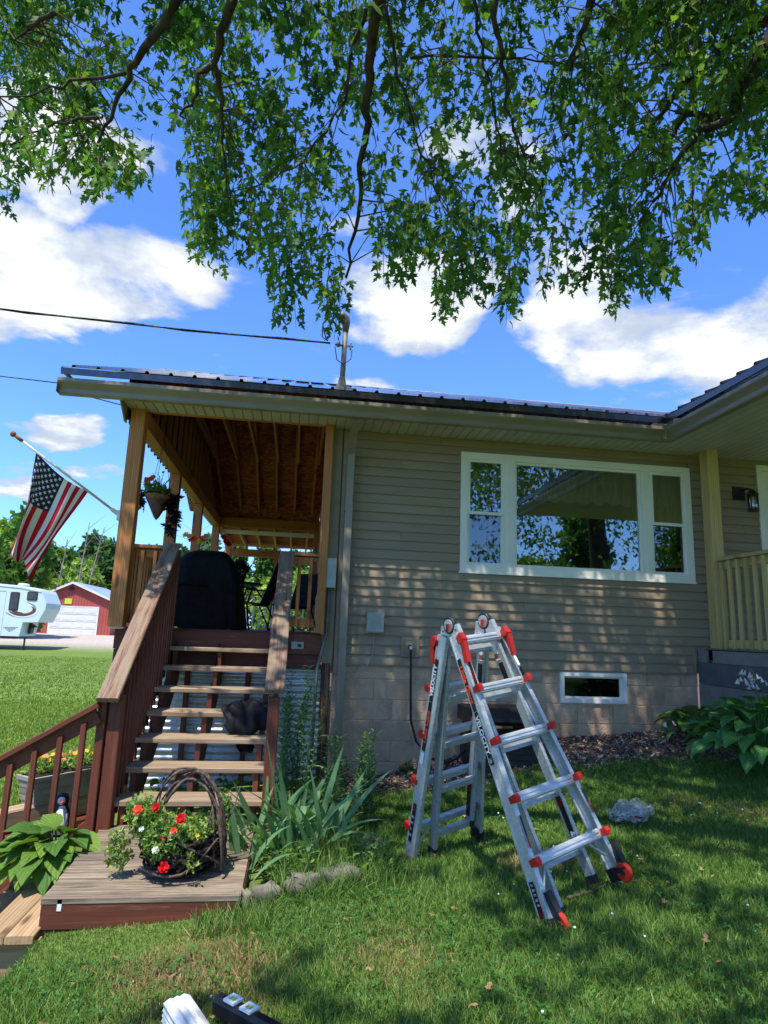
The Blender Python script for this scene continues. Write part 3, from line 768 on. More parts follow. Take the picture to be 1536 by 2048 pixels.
# gable wall at the left end, ribbed metal seen from inside
gm = MB(); n = 40; yy = np.linspace(-.25, 6.7, n * 4 + 1)
vs = []
for i, y in enumerate(yy):
    xo = -2.43 + (.02 if i % 4 in (1, 2) else 0)
    vs += [(xo, y, 2.40 if i % 4 else 2.385), (xo, y, under(y) - .005)]
gm.add(vs, [(2 * i, 2 * i + 2, 2 * i + 3, 2 * i + 1) for i in range(len(yy) - 1)])
g = gm.obj('gable_wall', M_['roof'], house)
for i in range(18):
    y = .1 + i * .38
    plank('stud', (-2.38, y, 2.44), (-2.38, y, under(y) - .01), .038, .05, M_['rafter'], g, up=(1, 0, 0), c=.002)
m = MB(); m.prism([(-.485, 2.53), (-.485, 2.60), (-.19, 2.60), (-.19, 2.37), (-.25, 2.37)], -2.44, -2.425, 'x'); m.obj('eave_return', M_['trim'], house)
# far side: lower porch roof behind the deck
for k in range(6):
    x = -.42 - .36 * k
    plank('rafter', (x, 6.75, 2.36), (x, 9.2, 2.29), .04, .13, M_['pine_green'], roof, c=.003)
MB().prism([(6.75, 2.44), (9.6, 2.36), (9.6, 2.38), (6.75, 2.46)], -2.4, 4, 'x').obj('roof_sheathing', M_['osb'], roof)
MB().bb((-2.4, 6.665, 2.58), (-.19, 6.69, 3.0)).obj('blocking', M_['osb'], roof)
MB().bb((-2.3, 6.72, 2.26), (-.2, 6.745, 2.345)).obj('trim_board', M_['vinyl'], roof)
plank('header_beam', (-2.35, 9.1, 2.14), (3.5, 9.1, 2.14), .09, .18, M_['treated'], roof)

# service mast
mast = thing('service_mast', 'grey electrical service mast with curved weatherhead on the metal roof', 'mast', (-.195, .4, 3.17))
m = MB(); m.tube([(-.195, .4, 3.1), (-.18, .4, 3.92)], .032, 12); m.obj('pipe', M_['steel'], mast, smooth=True)
m = MB(); m.tube([(-.18, .4, 3.90), (-.177, .4, 4.02), (-.19, .39, 4.07), (-.225, .375, 4.10), (-.275, .36, 4.06)], [.036, .05, .056, .054, .046], 12); m.obj('weatherhead', M_['steel'], mast, smooth=True)
m = MB(); m.lathe([(.10, 0), (.09, .02), (.05, .10), (.036, .17), (.033, .18)], 14, 0, T(-.195, .4, 3.13) @ Matrix.Rotation(.25, 4, 'X')); m.obj('roof_boot', M_['steel'], mast, smooth=True)
m = MB(); m.beam((-.30, .36, 3.71), (-.08, .42, 3.73), .03, .012); m.tube([(-.285, .36, 3.71), (-.24, .36, 3.72)], .03, 10); m.box((-.11, .41, 3.725), (.02, .05, .07)); m.obj('clamp', M_['steel'], mast)
m = MB()
for s in (-1, 1):
    m.tube([(-.255, .36, 4.05), (-.37, .33, 4.08 + .02 * s), (-.46, .31, 3.93), (-.44 + .02 * s, .31, 3.77), (-.39, .32, 3.73)], .007, 6)
m.tube([(-.30, .35, 3.68), (-.27, .36, 3.52), (-.19, .37, 3.47), (-.10, .40, 3.56), (-.09, .41, 3.68)], .006, 6); m.obj('lead_wire', M_['cable'], mast, smooth=True)
pts = [np.array([-.36, .34, 3.715]) * (1 - t) + np.array([-22, -1.0, 5.9]) * t + np.array([0, 0, -1.25 * 4 * t * (1 - t) * .62]) for t in np.linspace(0, 1, 40)]
m = MB(); m.tube(pts, .010, 8); m.tube([p + np.array([0, .014 * math.cos(i * 1.9), .014 * math.sin(i * 1.9)]) for i, p in enumerate(pts)], .008, 6)
tag(m.obj('power_line', M_['cable'], smooth=True), 'twisted black overhead power line running left from the roof mast', 'cable')
m = MB(); q = [np.array([-2.99, -.5, 2.63]) * (1 - t) + np.array([-14, -.2, 4.1]) * t + np.array([0, 0, -1.0 * t * (1 - t)]) for t in np.linspace(0, 1, 16)]
m.tube(q, .005, 6); m.tube([(-2.99, -.5, 2.63), (-2.90, -.5, 2.53), (-2.7, -.49, 2.515), (-2.45, -.3, 2.52)], .005, 6)
tag(m.obj('phone_line', M_['cable'], smooth=True), 'thin line running left from the end of the gutter', 'cable')
# wall fittings
ub = thing('utility_box', 'pale grey ribbed plastic utility box mounted on the siding', 'box', (.255, -.014, .32))
m = MB(); m.add([], []); m.box((.255, -.05, .43), (.185, .07, .215)); m.obj('body', M_['greyplastic'], ub)
put('lid', cham(.17, .02, .20, .008, M_['greyplastic'], 'lid'), ub, T(.255, -.094, .43))
for i in range(4): plank('rib', (.255 - .045 + .03 * i, -.106, .37), (.255 - .045 + .03 * i, -.106, .475), .006, .004, M_['greyplastic'], ub, up=(0, 1, 0), c=.001)
MB().bb((.20, -.107, .49), (.31, -.104, .515)).obj('raised_band', M_['greyplastic'], ub)
MB().tube([(.25, -.05, .33), (.25, -.03, .12), (.19, -.03, -.02), (.05, -.03, -.08), (-.03, -.06, -.085)], .004, 6).obj('wire', M_['greyplastic'], ub, smooth=True)
ob = thing('outlet_box', 'taupe outdoor outlet plate on the siding with a plug in it', 'outlet', (.64, -.014, .1))
put('plate', cham(.19, .03, .215, .006, M_['siding'], 'plate'), ob, T(.64, -.022, .193))
s = MB(); rect_frame(s, .575, .705, .12, .27, .012, -.046, -.037); s.obj('cover', M_['siding'], ob)
MB().bb((.588, -.042, .133), (.692, -.0375, .257)).obj('recess', M_['siding'], ob)
cord = thing('extension_cord', 'thick black power cord plugged into the wall outlet', 'cord', (.64, -.07, .19))
m = MB(); m.tube([(.64, -.043, .19), (.64, -.085, .185)], .026, 10); m.obj('plug', M_['rubber'], cord, smooth=True)
m = MB(); m.tube([(.64, -.087, .186), (.64, -.096, .184)], .019, 10); m.obj('plug_face', M_['print_white'], cord)
m = MB(); m.tube([(.64, -.08, .18), (.645, -.085, .0), (.65, -.08, -.3), (.66, -.08, -.55), (.72, -.1, -.75), (.86, -.16, -.90), (1.0, -.25, -.93), (1.1, -.32, -.86), (1.2, -.38, -.72)], .012, 8); m.obj('cable', M_['cable'], cord, smooth=True)
jug = thing('vent_hood', 'small pale plastic hood on the blocks behind the ladder', 'vent', (1.0, -.03, -.2))
m = MB(); m.box((1.0, -.03, -.135), (.095, .06, .19)); m.obj('hood', M_['greyplastic'], jug)
MB().box((1.01, -.03, -.03), (.045, .045, .022)).obj('cap', M_['greyplastic'], jug)
mb = thing('disconnect_box', 'grey electrical box on the corner post with a steel pipe below', 'electrical box', (-.27, -.1, .77))
put('body', cham(.10, .09, .31, .006, M_['greyplastic'], 'body'), mb, T(-.235, -.10, .925))
MB().bb((-.335, -.1, .87), (-.287, -.04, .99)).obj('side_outlet', M_['greyplastic'], mb); MB().bb((-.34, -.104, .89), (-.30, -.1005, .925)).obj('label_plate', M_['print_red'], mb)
m = MB(); m.tube([(-.245, -.09, .78), (-.25, -.09, .30), (-.33, -.12, -.05), (-.345, -.13, -1.2)], .016, 8); m.obj('conduit', M_['steel'], mb, smooth=True)
for k, (xx, yy) in enumerate([(-.215, -.02), (-.26, .0)]):
    MB().tube([(xx, yy, .0), (xx, yy, -1.32)], .022, 8).obj('rusty_pipe', M_['rust'], house, smooth=True)
lt = thing('wall_lantern', 'black wall lantern with a clear glass jar beside the porch door', 'lamp', (4.62, -.02, 2.05))
MB().bb((4.50, -.035, 2.03), (4.65, -.0145, 2.19)).obj('backplate', M_['iron'], lt)
m = MB(); m.tube([(4.62, -.03, 2.14), (4.64, -.09, 2.16), (4.66, -.14, 2.13)], .012, 8); m.lathe([(.012, .06), (.05, .02), (.066, .0), (.066, -.012), (.0, -.012)], 14, 0, T(4.665, -.14, 2.08)); m.obj('arm', M_['iron'], lt, smooth=True)
MB().lathe([(.045, 0), (.05, .03), (.05, .15), (.042, .17)], 14, 0, T(4.665, -.14, 1.90)).obj('glass_jar', M_['pane'], lt, smooth=True)
m = MB()
for a in range(4):
    dx, dy = .056 * math.cos(a * math.pi / 2 + .6), .056 * math.sin(a * math.pi / 2 + .6)
    m.tube([(4.665 + dx, -.14 + dy, 2.07), (4.665 + dx, -.14 + dy, 1.885)], .005, 6)
m.lathe([(.062, 0), (.062, .012)], 14, 0, T(4.665, -.14, 1.877)); m.obj('cage', M_['iron'], lt)
MB().ball((4.665, -.14, 1.99), .022, 0, 8, (1, 1, 1.6)).obj('bulb', M_['print_white'], lt, smooth=True)

# ------------------------------------------------------------------ porch on the right
porch = thing('porch', 'raised porch with fresh pine railing beside the front wall', 'porch', (4.6, -.6, -.8))
PX = 3.93
MB().bb((PX + .012, -1.35, -1.4), (7.5, -.001, -.11)).obj('foundation_wall', M_['greypaint'], porch)
plank('rim_beam', (PX + .02, -.03, .012), (PX + .02, -1.5, .012), .05, .235, M_['slate'], porch, c=.006)
plank('rim_beam', (PX - .005, -1.42, .012), (7.5, -1.42, .012), .05, .235, M_['slate'], porch, c=.006)
MB().bb((PX + .09, -1.38, .13), (7.5, -.02, .155)).obj('floor', M_['greypaint'], porch)
for ya, yb in ((-.15, -.01), (-1.44, -.27)):
    MB().bb((PX + .012, ya, .132), (PX + .05, yb, .262)).obj('joist_block', M_['greypaint'], porch)
MB().bb((PX + .1, -1.38, .132), (PX + .12, -.03, .27)).obj('gap_shade_joist', M_['dark'], porch)  # near-black joist: shade of the open gap put into its colour
plank('post', (4.075, -.22, .285), (4.075, -.22, ZS), .14, .14, M_['pine_green'], porch, up=(0, 1, 0))
RX = 4.10
plank('hand_rail', (RX, -.26, 1.26), (RX, -1.15, 1.26), .13, .038, M_['pine_green'], porch)
plank('hand_rail', (RX - .06, -1.11, 1.262), (7.0, -1.11, 1.262), .13, .038, M_['pine_green'], porch)
plank('upper_rail', (RX, -.291, 1.195), (RX, -1.06, 1.195), .038, .09, M_['pine_green'], porch)
plank('lower_rail', (RX, -.291, .34), (RX, -1.06, .34), .038, .09, M_['pine_green'], porch)
plank('upper_rail', (RX - .02, -1.10, 1.195), (7.0, -1.10, 1.195), .038, .09, M_['pine_green'], porch)
plank('lower_rail', (RX - .02, -1.10, .34), (7.0, -1.10, .34), .038, .09, M_['pine_green'], porch)
for i in range(6):
    y = -.34 - .13 * i
    plank('baluster', (RX - .038, y, .29), (RX - .038, y, 1.235), .036, .036, M_['pine_green'], porch, up=(0, 1, 0), c=.003)
for i in range(18):
    x = RX + .06 + .13 * i
    plank('baluster', (x, -1.14, .29), (x, -1.14, 1.235), .036, .036, M_['pine_green'], porch, up=(0, 1, 0), c=.003)
# ------------------------------------------------------------------ roofed deck beside the house
DZ = 0.30
deck = thing('deck', 'red brown stained deck with treated pine posts under the house roof', 'deck', (-1.25, 3.2, -1.25))
y = .07
while y < 9.2:
    plank('deck_board', (-2.33, y, DZ - .014), (-.30, y, DZ - .014), .138, .028, M_['red'], deck, c=.004); y += .143
plank('rim_board', (-2.345, -.035, .185), (-.29, -.035, .185), .04, .20, M_['red'], deck)
plank('rim_board', (-2.30, .01, .02), (-.29, .01, .02), .04, .15, M_['red'], deck)
plank('rim_board', (-2.345, .0, .185), (-2.345, 6.7, .185), .04, .20, M_['red'], deck)
plank('deck_post', (-2.27, -.0, -1.30), (-2.27, -.0, .082), .14, .14, M_['red'], deck, up=(0, 1, 0))
plank('deck_post', (-2.16, .06, -1.30), (-2.16, .06, .082), .09, .09, M_['red'], deck, up=(0, 1, 0))
for y, w_ in ((-.13, .145), (2.02, .14), (4.17, .14), (6.60, .14), (9.1, .14)):
    plank('roof_post', (-2.32, y, DZ), (-2.32, y, 2.37 if y > 0 else ZS + .005), w_, w_, M_['treated'], deck, up=(0, 1, 0))
plank('roof_post', (-.325, -.09, DZ), (-.325, -.09, ZS + .005), .085, .14, M_['treated'], deck, up=(0, 1, 0))
for x in (-1.13, -.23): plank('roof_post', (x, 9.1, DZ), (x, 9.1, 2.06), .10, .10, M_['treated'], deck, up=(0, 1, 0))
plank('roof_post', (-.24, 6.55, DZ), (-.24, 6.55, 2.37), .10, .10, M_['treated'], deck, up=(0, 1, 0))
plank('roof_beam', (-2.32, -.07, 2.37 + .095), (-2.32, 6.68, 2.37 + .095), .14, .19, M_['treated'], deck)
plank('roof_beam', (-2.25, 6.60, 2.48), (-.19, 6.60, 2.48), .12, .20, M_['treated'], deck)
plank('roof_beam', (-2.25, -.10, 2.585), (-.29, -.10, 2.585), .10, .10, M_['rafter'], deck)
MB().bb((-2.38, -.16, .28), (-2.25, -.05, .302)).obj('post_base', M_['print_white'], deck)
# pine rails at the front
def rail_run(x0, x1, yv, nb):
    plank('hand_rail', (x0, yv, 1.115), (x1, yv, 1.115), .135, .036, M_['treated'], deck)
    plank('upper_rail', (x0 + .02, yv, 1.045), (x1 - .02, yv, 1.045), .036, .088, M_['treated'], deck)
    plank('lower_rail', (x0 + .02, yv, .40), (x1 - .02, yv, .40), .036, .088, M_['treated'], deck)
    for i in range(nb):
        x = x0 + (x1 - x0) * (i + .75) / (nb + .4)
        plank('baluster', (x, yv - .037, .36), (x, yv - .037, 1.08), .036, .036, M_['treated'], deck, up=(0, 1, 0), c=.003)
rail_run(-2.25, -1.83, -.02, 3)
rail_run(-.655, -.37, -.02, 2)
# left side rail running back
plank('hand_rail', (-2.32, -.05, 1.115), (-2.32, 9.0, 1.115), .135, .036, M_['treated'], deck)
plank('lower_rail', (-2.32, .0, .40), (-2.32, 9.0, .40), .036, .088, M_['treated'], deck)
for i in range(48):
    plank('baluster', (-2.283, .10 + .13 * i, .34), (-2.283, .10 + .13 * i, 1.09), .036, .036, M_['treated'], deck, up=(0, 1, 0), c=.003)
plank('hand_rail', (-2.3, 9.05, 1.115), (-.2, 9.05, 1.115), .135, .036, M_['treated'], deck)
for i in range(14):
    plank('baluster', (-2.2 + .15 * i, 9.05, .34), (-2.2 + .15 * i, 9.05, 1.09), .036, .036, M_['vinyl'], deck, up=(0, 1, 0), c=.003)
# galvanised skirt: horizontal corrugations
def corr_sheet(xa, xb, za, zb, y, pitch=.0675, amp=.009):
    n = int((zb - za) / pitch * 8); m = MB(); vs = []
    for i in range(n + 1):
        z = za + (zb - za) * i / n; yy = y + amp * math.sin(2 * math.pi * (z - za) / pitch)
        vs += [(xa, yy, z), (xb, yy, z)]
    m.add(vs, [(2 * i, 2 * i + 1, 2 * i + 3, 2 * i + 2) for i in range(n)]); return m
for a, b, yy in ((-2.24, -1.30, .075), (-1.32, -.70, .062), (-.72, -.275, .075)):
    corr_sheet(a, b, -1.42, -.02, yy).obj('skirt_sheet', M_['corrugated'], deck, smooth=True)
for x in (-1.62, -1.02): plank('skirt_post', (x, .02, -1.4), (x, .02, -.06), .05, .05, M_['red'], deck, up=(0, 1, 0))
plank('skirt_trim', (-.215, .0, -1.35), (-.215, .0, -.02), .06, .03, M_['siding'], deck, up=(0, 1, 0))
op = thing('rim_outlet', 'small grey outlet cover screwed to the red deck rim board', 'outlet', (-.54, -.056, .17))
put('plate', cham(.125, .02, .075, .005, M_['greyplastic'], 'plate'), op, T(-.54, -.066, .172))
MB().box((-.52, -.078, .172), (.035, .01, .03)).obj('socket', M_['blackplastic'], op)

# ------------------------------------------------------------------ staircase
st = thing('staircase', 'wide red brown stained staircase with open risers up to the deck', 'stairs', (-1.3, -1.0, -1.10))
RISE, RUN = .172, .26
XL, XR = -1.825, -.76
for n in range(1, 8):
    z = DZ - RISE * (8 - n); yf = -1.78 + RUN * (n - 1)
    p = plank('tread', (XL + rnd.uniform(-.008, .008), yf + .135, z - .02), (XR + .02, yf + .135, z - .02), .27, .04, M_['grey_wood'], st, c=.006)
def stringer(x, w_):
    pts = []
    for n in range(1, 9):
        z = DZ - RISE * (8 - n) - .042; yf = -1.775 + RUN * (n - 1)
        pts += [(yf + .02, z - RISE + .002 if n > 1 else z - .14), (yf + .02, z)]
    pts.append((.0, DZ - .05)); pts.append((.0, -.25)); pts.append((-1.45, -1.10 - .02))
    m = MB(); m.prism(pts[:-3] + [(.03, pts[-4][1]), (.03, -.20), (-1.50, -1.20)], x - w_ / 2, x + w_ / 2, 'x'); return m.obj('stringer', M_['red'], st)
for x in (XL + .10, -1.30, XR - .05): stringer(x, .04)
# newels, caps, balusters
plank('newel_post', (-1.815, -1.80, -1.20), (-1.815, -1.80, -.175), .09, .10, M_['red'], st, up=(0, 1, 0))
plank('newel_post', (-1.90, -1.82, -1.30), (-1.90, -1.82, -.185), .055, .10, M_['red'], st, up=(0, 1, 0))
plank('newel_post', (-1.85, -.115, .05), (-1.85, -.115, 1.07), .09, .09, M_['red'], st, up=(0, 1, 0))
plank('newel_post', (-.70, -1.75, -1.25), (-.70, -1.75, -.175), .085, .09, M_['red'], st, up=(0, 1, 0))
plank('newel_post', (-.715, -.125, .05), (-.715, -.125, 1.10), .125, .05, M_['red'], st, up=(0, 1, 0))
def slope_pt(y): return -.150 + (y + 1.86) * .742
for x, y0, y1 in ((-1.855, -1.93, -.12), (-.70, -1.83, -.16)):
    up = Vector((0, -.742, 1)).normalized()
    plank('hand_rail', (x, y0, slope_pt(y0)), (x, y1, slope_pt(y1)), .148, .038, M_['cap'], st, up=up, c=.006)
    plank('rail_board', (x + (.0 if x < -1 else .01), y0 + .12, slope_pt(y0 + .12) - .09), (x, y1, slope_pt(y1) - .09), .036, .13, M_['red'], st, up=up)
for i in range(15):
    y = -1.66 + .108 * i; zt = slope_pt(y) - .04; zb = -.98 + (y + 1.70) * .66 - .06
    plank('baluster', (-1.79, y, zb), (-1.79, y, zt), .036, .036, M_['red'], st, up=(0, 1, 0), c=.003)
plank('skirt_board', (-1.845, -1.74, -1.02), (-1.845, -.05, .10), .036, .22, M_['red'], st, up=Vector((0, -.66, 1)).normalized())

# ------------------------------------------------------------------ landing and lower steps
ld = thing('landing', 'weathered plank landing platform at the foot of the staircase', 'landing', (-1.2, -2.45, -1.26))
LZ = -1.076
for i in range(9):
    y = -2.93 + .141 * i
    plank('plank', (-1.79 + rnd.uniform(-.004, .004) - .006 * i, y, LZ - .017 + rnd.uniform(-.002, .002)), (-.78, y, LZ - .017), .132, .034, M_['landing'], ld, c=.005)
plank('fascia_board', (-1.778, -2.975, LZ - .085), (-.79, -2.975, LZ - .085), .036, .135, M_['red'], ld)
plank('fascia_board', (-1.785, -2.95, LZ - .085), (-1.83, -1.75, LZ - .085), .036, .135, M_['red'], ld)
plank('fascia_board', (-.79, -2.95, LZ - .085), (-.79, -1.75, LZ - .085), .036, .135, M_['red'], ld)
MB().box((-1.70, -2.994, LZ - .035), (.022, .004, .055)).obj('paint_drip', M_['print_white'], ld)
ls = thing('lower_steps', 'bare board steps going down to the left of the landing with a red brown railing', 'stairs', (-2.1, -2.4, -1.6))
for k in range(3):
    z = LZ - .172 * (k + 1); xr = -1.80 - .285 * k
    for j in range(2):
        plank('tread', (xr - .075 - .142 * j - .0, -3.0 + rnd.uniform(-.015, .02), z - .02), (xr - .075 - .142 * j, -1.93, z - .02), .138, .038, M_['step'], ls, c=.005)
m = MB(); m.prism([(-1.79, -1.29), (-2.07, -1.29), (-2.07, -1.46), (-2.36, -1.46), (-2.36, -1.63), (-2.64, -1.63), (-2.64, -1.8), (-1.79, -1.8)], -2.95, -2.91, 'y'); m.obj('stringer', M_['step'], ls)
m = MB(); m.prism([(-1.79, -1.29), (-2.07, -1.29), (-2.07, -1.46), (-2.36, -1.46), (-2.36, -1.63), (-2.64, -1.63), (-2.64, -1.8), (-1.79, -1.8)], -2.00, -1.96, 'y'); m.obj('stringer', M_['step'], ls)
ry = -1.885
up = Vector((.61, 0, 1)).normalized(); up = Vector((-.61, 0, 1)).normalized()
A0, A1 = (-1.915, ry, -.235), (-2.95, ry, -.87)
plank('hand_rail', A0, A1, .14, .036, M_['red'], ls, up=Vector((-.61, 0, 1)).normalized())
plank('upper_rail', (A0[0], ry, A0[2] - .075), (A1[0], ry, A1[2] - .075), .036, .11, M_['red'], ls, up=Vector((-.61, 0, 1)).normalized())
plank('lower_rail', (-1.90, ry, -1.045), (-2.95, ry, -1.80), .036, .09, M_['red'], ls, up=Vector((-.72, 0, 1)).normalized())
for x in (-1.995, -2.14, -2.295, -2.44, -2.585, -2.73, -2.88):
    zt = -.31 + (x + 1.915) * .613; zb = -1.06 + (x + 1.90) * .72
    plank('baluster', (x, ry - .03, zb), (x, ry - .03, zt), .036, .036, M_['red'], ls, up=(0, 1, 0), c=.003)

# ------------------------------------------------------------------ things on the deck
# covered grill
gr = thing('covered_grill', 'large barbecue grill under a black canvas cover on the deck', 'grill', (-1.6, 1.05, DZ))
sec = [(0.0, .62, .33), (.03, .61, .33), (.35, .56, .31), (.55, .54, .30), (.62, .50, .30), (.78, .39, .28), (.88, .28, .22), (.915, .20, .14), (.925, .05, .05)]
m = MB(); n = 40; vs = []
for i, (z, hx, hy) in enumerate(sec):
    for j in range(n):
        t = 2 * math.pi * j / n; c, s_ = math.cos(t), math.sin(t)
        e = .42; fx = math.copysign(abs(c) ** e, c); fy = math.copysign(abs(s_) ** e, s_)
        w_ = 1 + (.05 * math.sin(t * 7 + z * 3) + .03 * math.sin(t * 13 + z * 2)) * (1.05 - z) + .008 * math.sin(z * 26 + t * 3)
        vs.append((-1.60 + (hx * fx * w_ * .68 if fx > 0 else .40 * fx * w_ * (1 if z < .8 else hx / .39)), 1.05 + hy * fy * w_, DZ + z + .02 * math.sin(t * 5) * (z < .01)))
m.add(vs, [(i * n + j, i * n + (j + 1) % n, (i + 1) * n + (j + 1) % n, (i + 1) * n + j) for i in range(len(sec) - 1) for j in range(n)] + [tuple((len(sec) - 1) * n + j for j in range(n))])
m.obj('cover', M_['canvas'], gr, smooth=True)
MB().tube([(-1.93, .735, .78), (-1.90, .722, .80), (-1.62, .715, .80), (-1.59, .73, .78)], .012, 6).obj('handle', M_['canvas'], gr, smooth=True)
# patio chairs
def sling_chair(name, label, M, group):
    t = thing(name, label, 'chair', group=group, M=M)
    def W(pts): return [M @ Vector(p) for p in pts]
    for s in (-1, 1):
        m = MB(); m.tube(W([(.30, .27 * s, 0), (.24, .27 * s, .42), (.20, .27 * s, .62), (-.10, .27 * s, .60), (-.22, .27 * s, .45)]), .013, 6); m.obj('leg', M_['iron'], t, smooth=True)
        m = MB(); m.tube(W([(-.34, .25 * s, 0), (-.16, .25 * s, .36), (.22, .25 * s, .43)]), .013, 6); m.obj('leg', M_['iron'], t, smooth=True)
        m = MB(); m.tube(W([(.24, .24 * s, .42), (-.18, .24 * s, .38), (-.40, .24 * s, .98)]), .014, 6); m.obj('side_frame', M_['iron'], t, smooth=True)
    m = MB(); vs = []
    for p in [(.24, .415), (.0, .36), (-.17, .375), (-.24, .56), (-.32, .78), (-.40, .97)]:
        for s in (-1, 1): vs.append(M @ Vector((p[0], .235 * s, p[1])))
    m.add(vs, [(2 * i, 2 * i + 1, 2 * i + 3, 2 * i + 2) for i in range(5)]); m.obj('sling', M_['canvas'], t)
    m = MB(); m.tube(W([(-.40, -.24, .975), (-.40, .24, .975)]), .014, 6); m.obj('top_bar', M_['iron'], t)
    return t
sling_chair('patio_chair', 'black sling patio chair at the table behind the covered grill', T(-1.22, 3.0, DZ) @ Matrix.Rotation(R_(168), 4, 'Z'), 'black patio chairs around the table')
sling_chair('patio_chair', 'black patio chair behind the table, half hidden by the stair rail', T(-.62, 4.0, DZ) @ Matrix.Rotation(R_(230), 4, 'Z'), 'black patio chairs around the table')
tb = thing('patio_table', 'dark round patio table with a potted plant on the deck', 'table', (-1.62, 3.5, DZ))
MB().lathe([(.48, .69), (.50, .70), (.50, .72), (.1, .725)], 28, 0, T(-1.62, 3.5, DZ)).obj('table_top', M_['iron'], tb)
for a in range(4):
    c, s_ = math.cos(a * math.pi / 2 + .5), math.sin(a * math.pi / 2 + .5)
    MB().tube([(-1.62 + .36 * c, 3.5 + .36 * s_, DZ), (-1.62 + .30 * c, 3.5 + .30 * s_, DZ + .4), (-1.62 + .38 * c, 3.5 + .38 * s_, DZ + .69)], .016, 6).obj('leg', M_['iron'], tb, smooth=True)
# black jacket over the treads
jk = thing('jacket', 'crumpled black jacket draped over the stair treads by the right rail', 'jacket', (-.95, -.95, -.39))
def crumple(fn, nu, nv, mat, name, parent, th=.012):
    vs = [fn(u / nu, v / nv) for u in range(nu + 1) for v in range(nv + 1)]
    m = MB(); m.add(vs, [(u * (nv + 1) + v, (u + 1) * (nv + 1) + v, (u + 1) * (nv + 1) + v + 1, u * (nv + 1) + v + 1) for u in range(nu) for v in range(nv)])
    o = m.obj(name, mat, parent, smooth=True)
    md = o.modifiers.new('thickness', 'SOLIDIFY'); md.thickness = th
    return o
zt4 = DZ - RISE * 4
def jbody(u, v):
    # u across, v from back to front edge and down
    x = -1.13 + .37 * u + .03 * math.sin(v * 9); s = v
    e_ = max(0.0, math.sin(math.pi * min(1, u * 1.02))) ** .7 * max(0.0, math.sin(math.pi * min(1, v * .9 + .08)))
    hump = .045 * e_ * (.5 + .7 * u) + .040 * abs(math.sin(u * 8 + v * 5 + 1.2 * math.sin(v * 7))) * e_ ** .5 + .018 * math.sin(v * 19 - u * 11)
    if s < .62: y = -.74 - .42 * s; z = zt4 + .012 + max(0, hump)
    else: y = -1.0 - .05 * math.sin((s - .62) * 6) - .025 * math.sin(u * 14); z = zt4 + .012 + max(0, hump) * .4 - (s - .62) * .55 * (0.5 + .6 * u + .35 * math.sin(u * 5.2))
    return (x, y, z)
crumple(jbody, 26, 26, M_['jacket'], 'body', jk)
def jsleeve(u, v):
    a = 2 * math.pi * u; r = .06 + .014 * math.sin(v * 16) + .008 * math.sin(a * 3 + v * 9)
    c = Vector((-1.03 + .10 * v, -1.0 - .045 * v, zt4 + .05 - .34 * v))
    return (c.x + r * math.cos(a), c.y + r * .55 * math.sin(a) - .02, c.z + .02 * math.sin(a * 2))
crumple(jsleeve, 14, 14, M_['jacket'], 'sleeve', jk, .005)

# ------------------------------------------------------------------ ladder
LQ = [.509, -2.764, .489, .4555, .4544, .2909, .157, .083, .205, .134]
HX, HY, HZ, TH, PF, PB, WT, DW, S0, RL = LQ
PB = .268
def lad(side, u, s, nrm=0.0):
    """u across, s down the rail from the hinge, nrm outward from the rung face"""
    ph = PF if side > 0 else -PB
    v = math.sin(ph) * s + math.cos(ph) * nrm * side; z = -math.cos(ph) * s + abs(math.sin(ph)) * nrm
    uu, zz = u * math.cos(RL) - z * math.sin(RL), u * math.sin(RL) + z * math.cos(RL)
    c, sn = math.cos(TH), math.sin(TH)
    return Vector((HX + uu * c + v * sn, HY + uu * sn - v * c, HZ + zz))
ladder = thing('ladder', 'aluminium folding ladder with red locks standing open on the lawn', 'ladder', (.75, -2.78, -1.1))
def lw(s): return WT + DW * s
ENDS = {(1, -1): 1.70, (1, 1): 1.635, (-1, -1): 1.73, (-1, 1): 1.62}
labels = []
def lab(face, side, lr, sa, sb, wd, mat, off=0.0, nm='label', parent=None):
    """thin plate on a rail: face 'u' the outer web, 'n' the front flange"""
    if face == 'n':
        pts = [lad(side, lr * (lw(s)) + q + off, s, .0525) for s in (sa, sb) for q in (-wd / 2, wd / 2)]
        nv = lad(side, 0, 1, 1) - lad(side, 0, 1, 0)
    else:
        pts = [lad(side, lr * (lw(s) + .0178), s, q + off) for s in (sa, sb) for q in (-wd / 2, wd / 2)]
        nv = lad(side, lr, 1, 0) - lad(side, 0, 1, 0)
    al = (lad(side, lr * lw(1), 1) - lad(side, lr * lw(0), 0)).normalized(); nv = nv - al * nv.dot(al)
    nv.normalize(); m = MB(); e = nv * .0012
    m.add([p for p in pts] + [p + e for p in pts], [(0, 1, 3, 2), (4, 6, 7, 5), (0, 4, 5, 1), (1, 5, 7, 3), (3, 7, 6, 2), (2, 6, 4, 0)])
    return m.obj(nm, mat, parent), pts, nv
def write(txt, size, org, xd, nv, mat, parent, name='lettering', bold=0.0, sx=1.0):
    cu = bpy.data.curves.new('t', 'FONT'); cu.body = txt; cu.size = size; cu.align_x = 'CENTER'; cu.align_y = 'CENTER'; cu.offset = bold; cu.resolution_u = 3
    cu.extrude = .0005
    o = bpy.data.objects.new('t', cu); COL.objects.link(o)
    dg = bpy.context.evaluated_depsgraph_get(); me = bpy.data.meshes.new_from_object(o.evaluated_get(dg))
    bpy.data.objects.remove(o); me.materials.clear(); me.materials.append(mat)
    x = Vector(xd).normalized(); z = Vector(nv).normalized(); y = z.cross(x)
    m = Matrix((x * sx, y, z)).transposed().to_4x4(); m.translation = Vector(org)
    return put(name, me, parent, m)
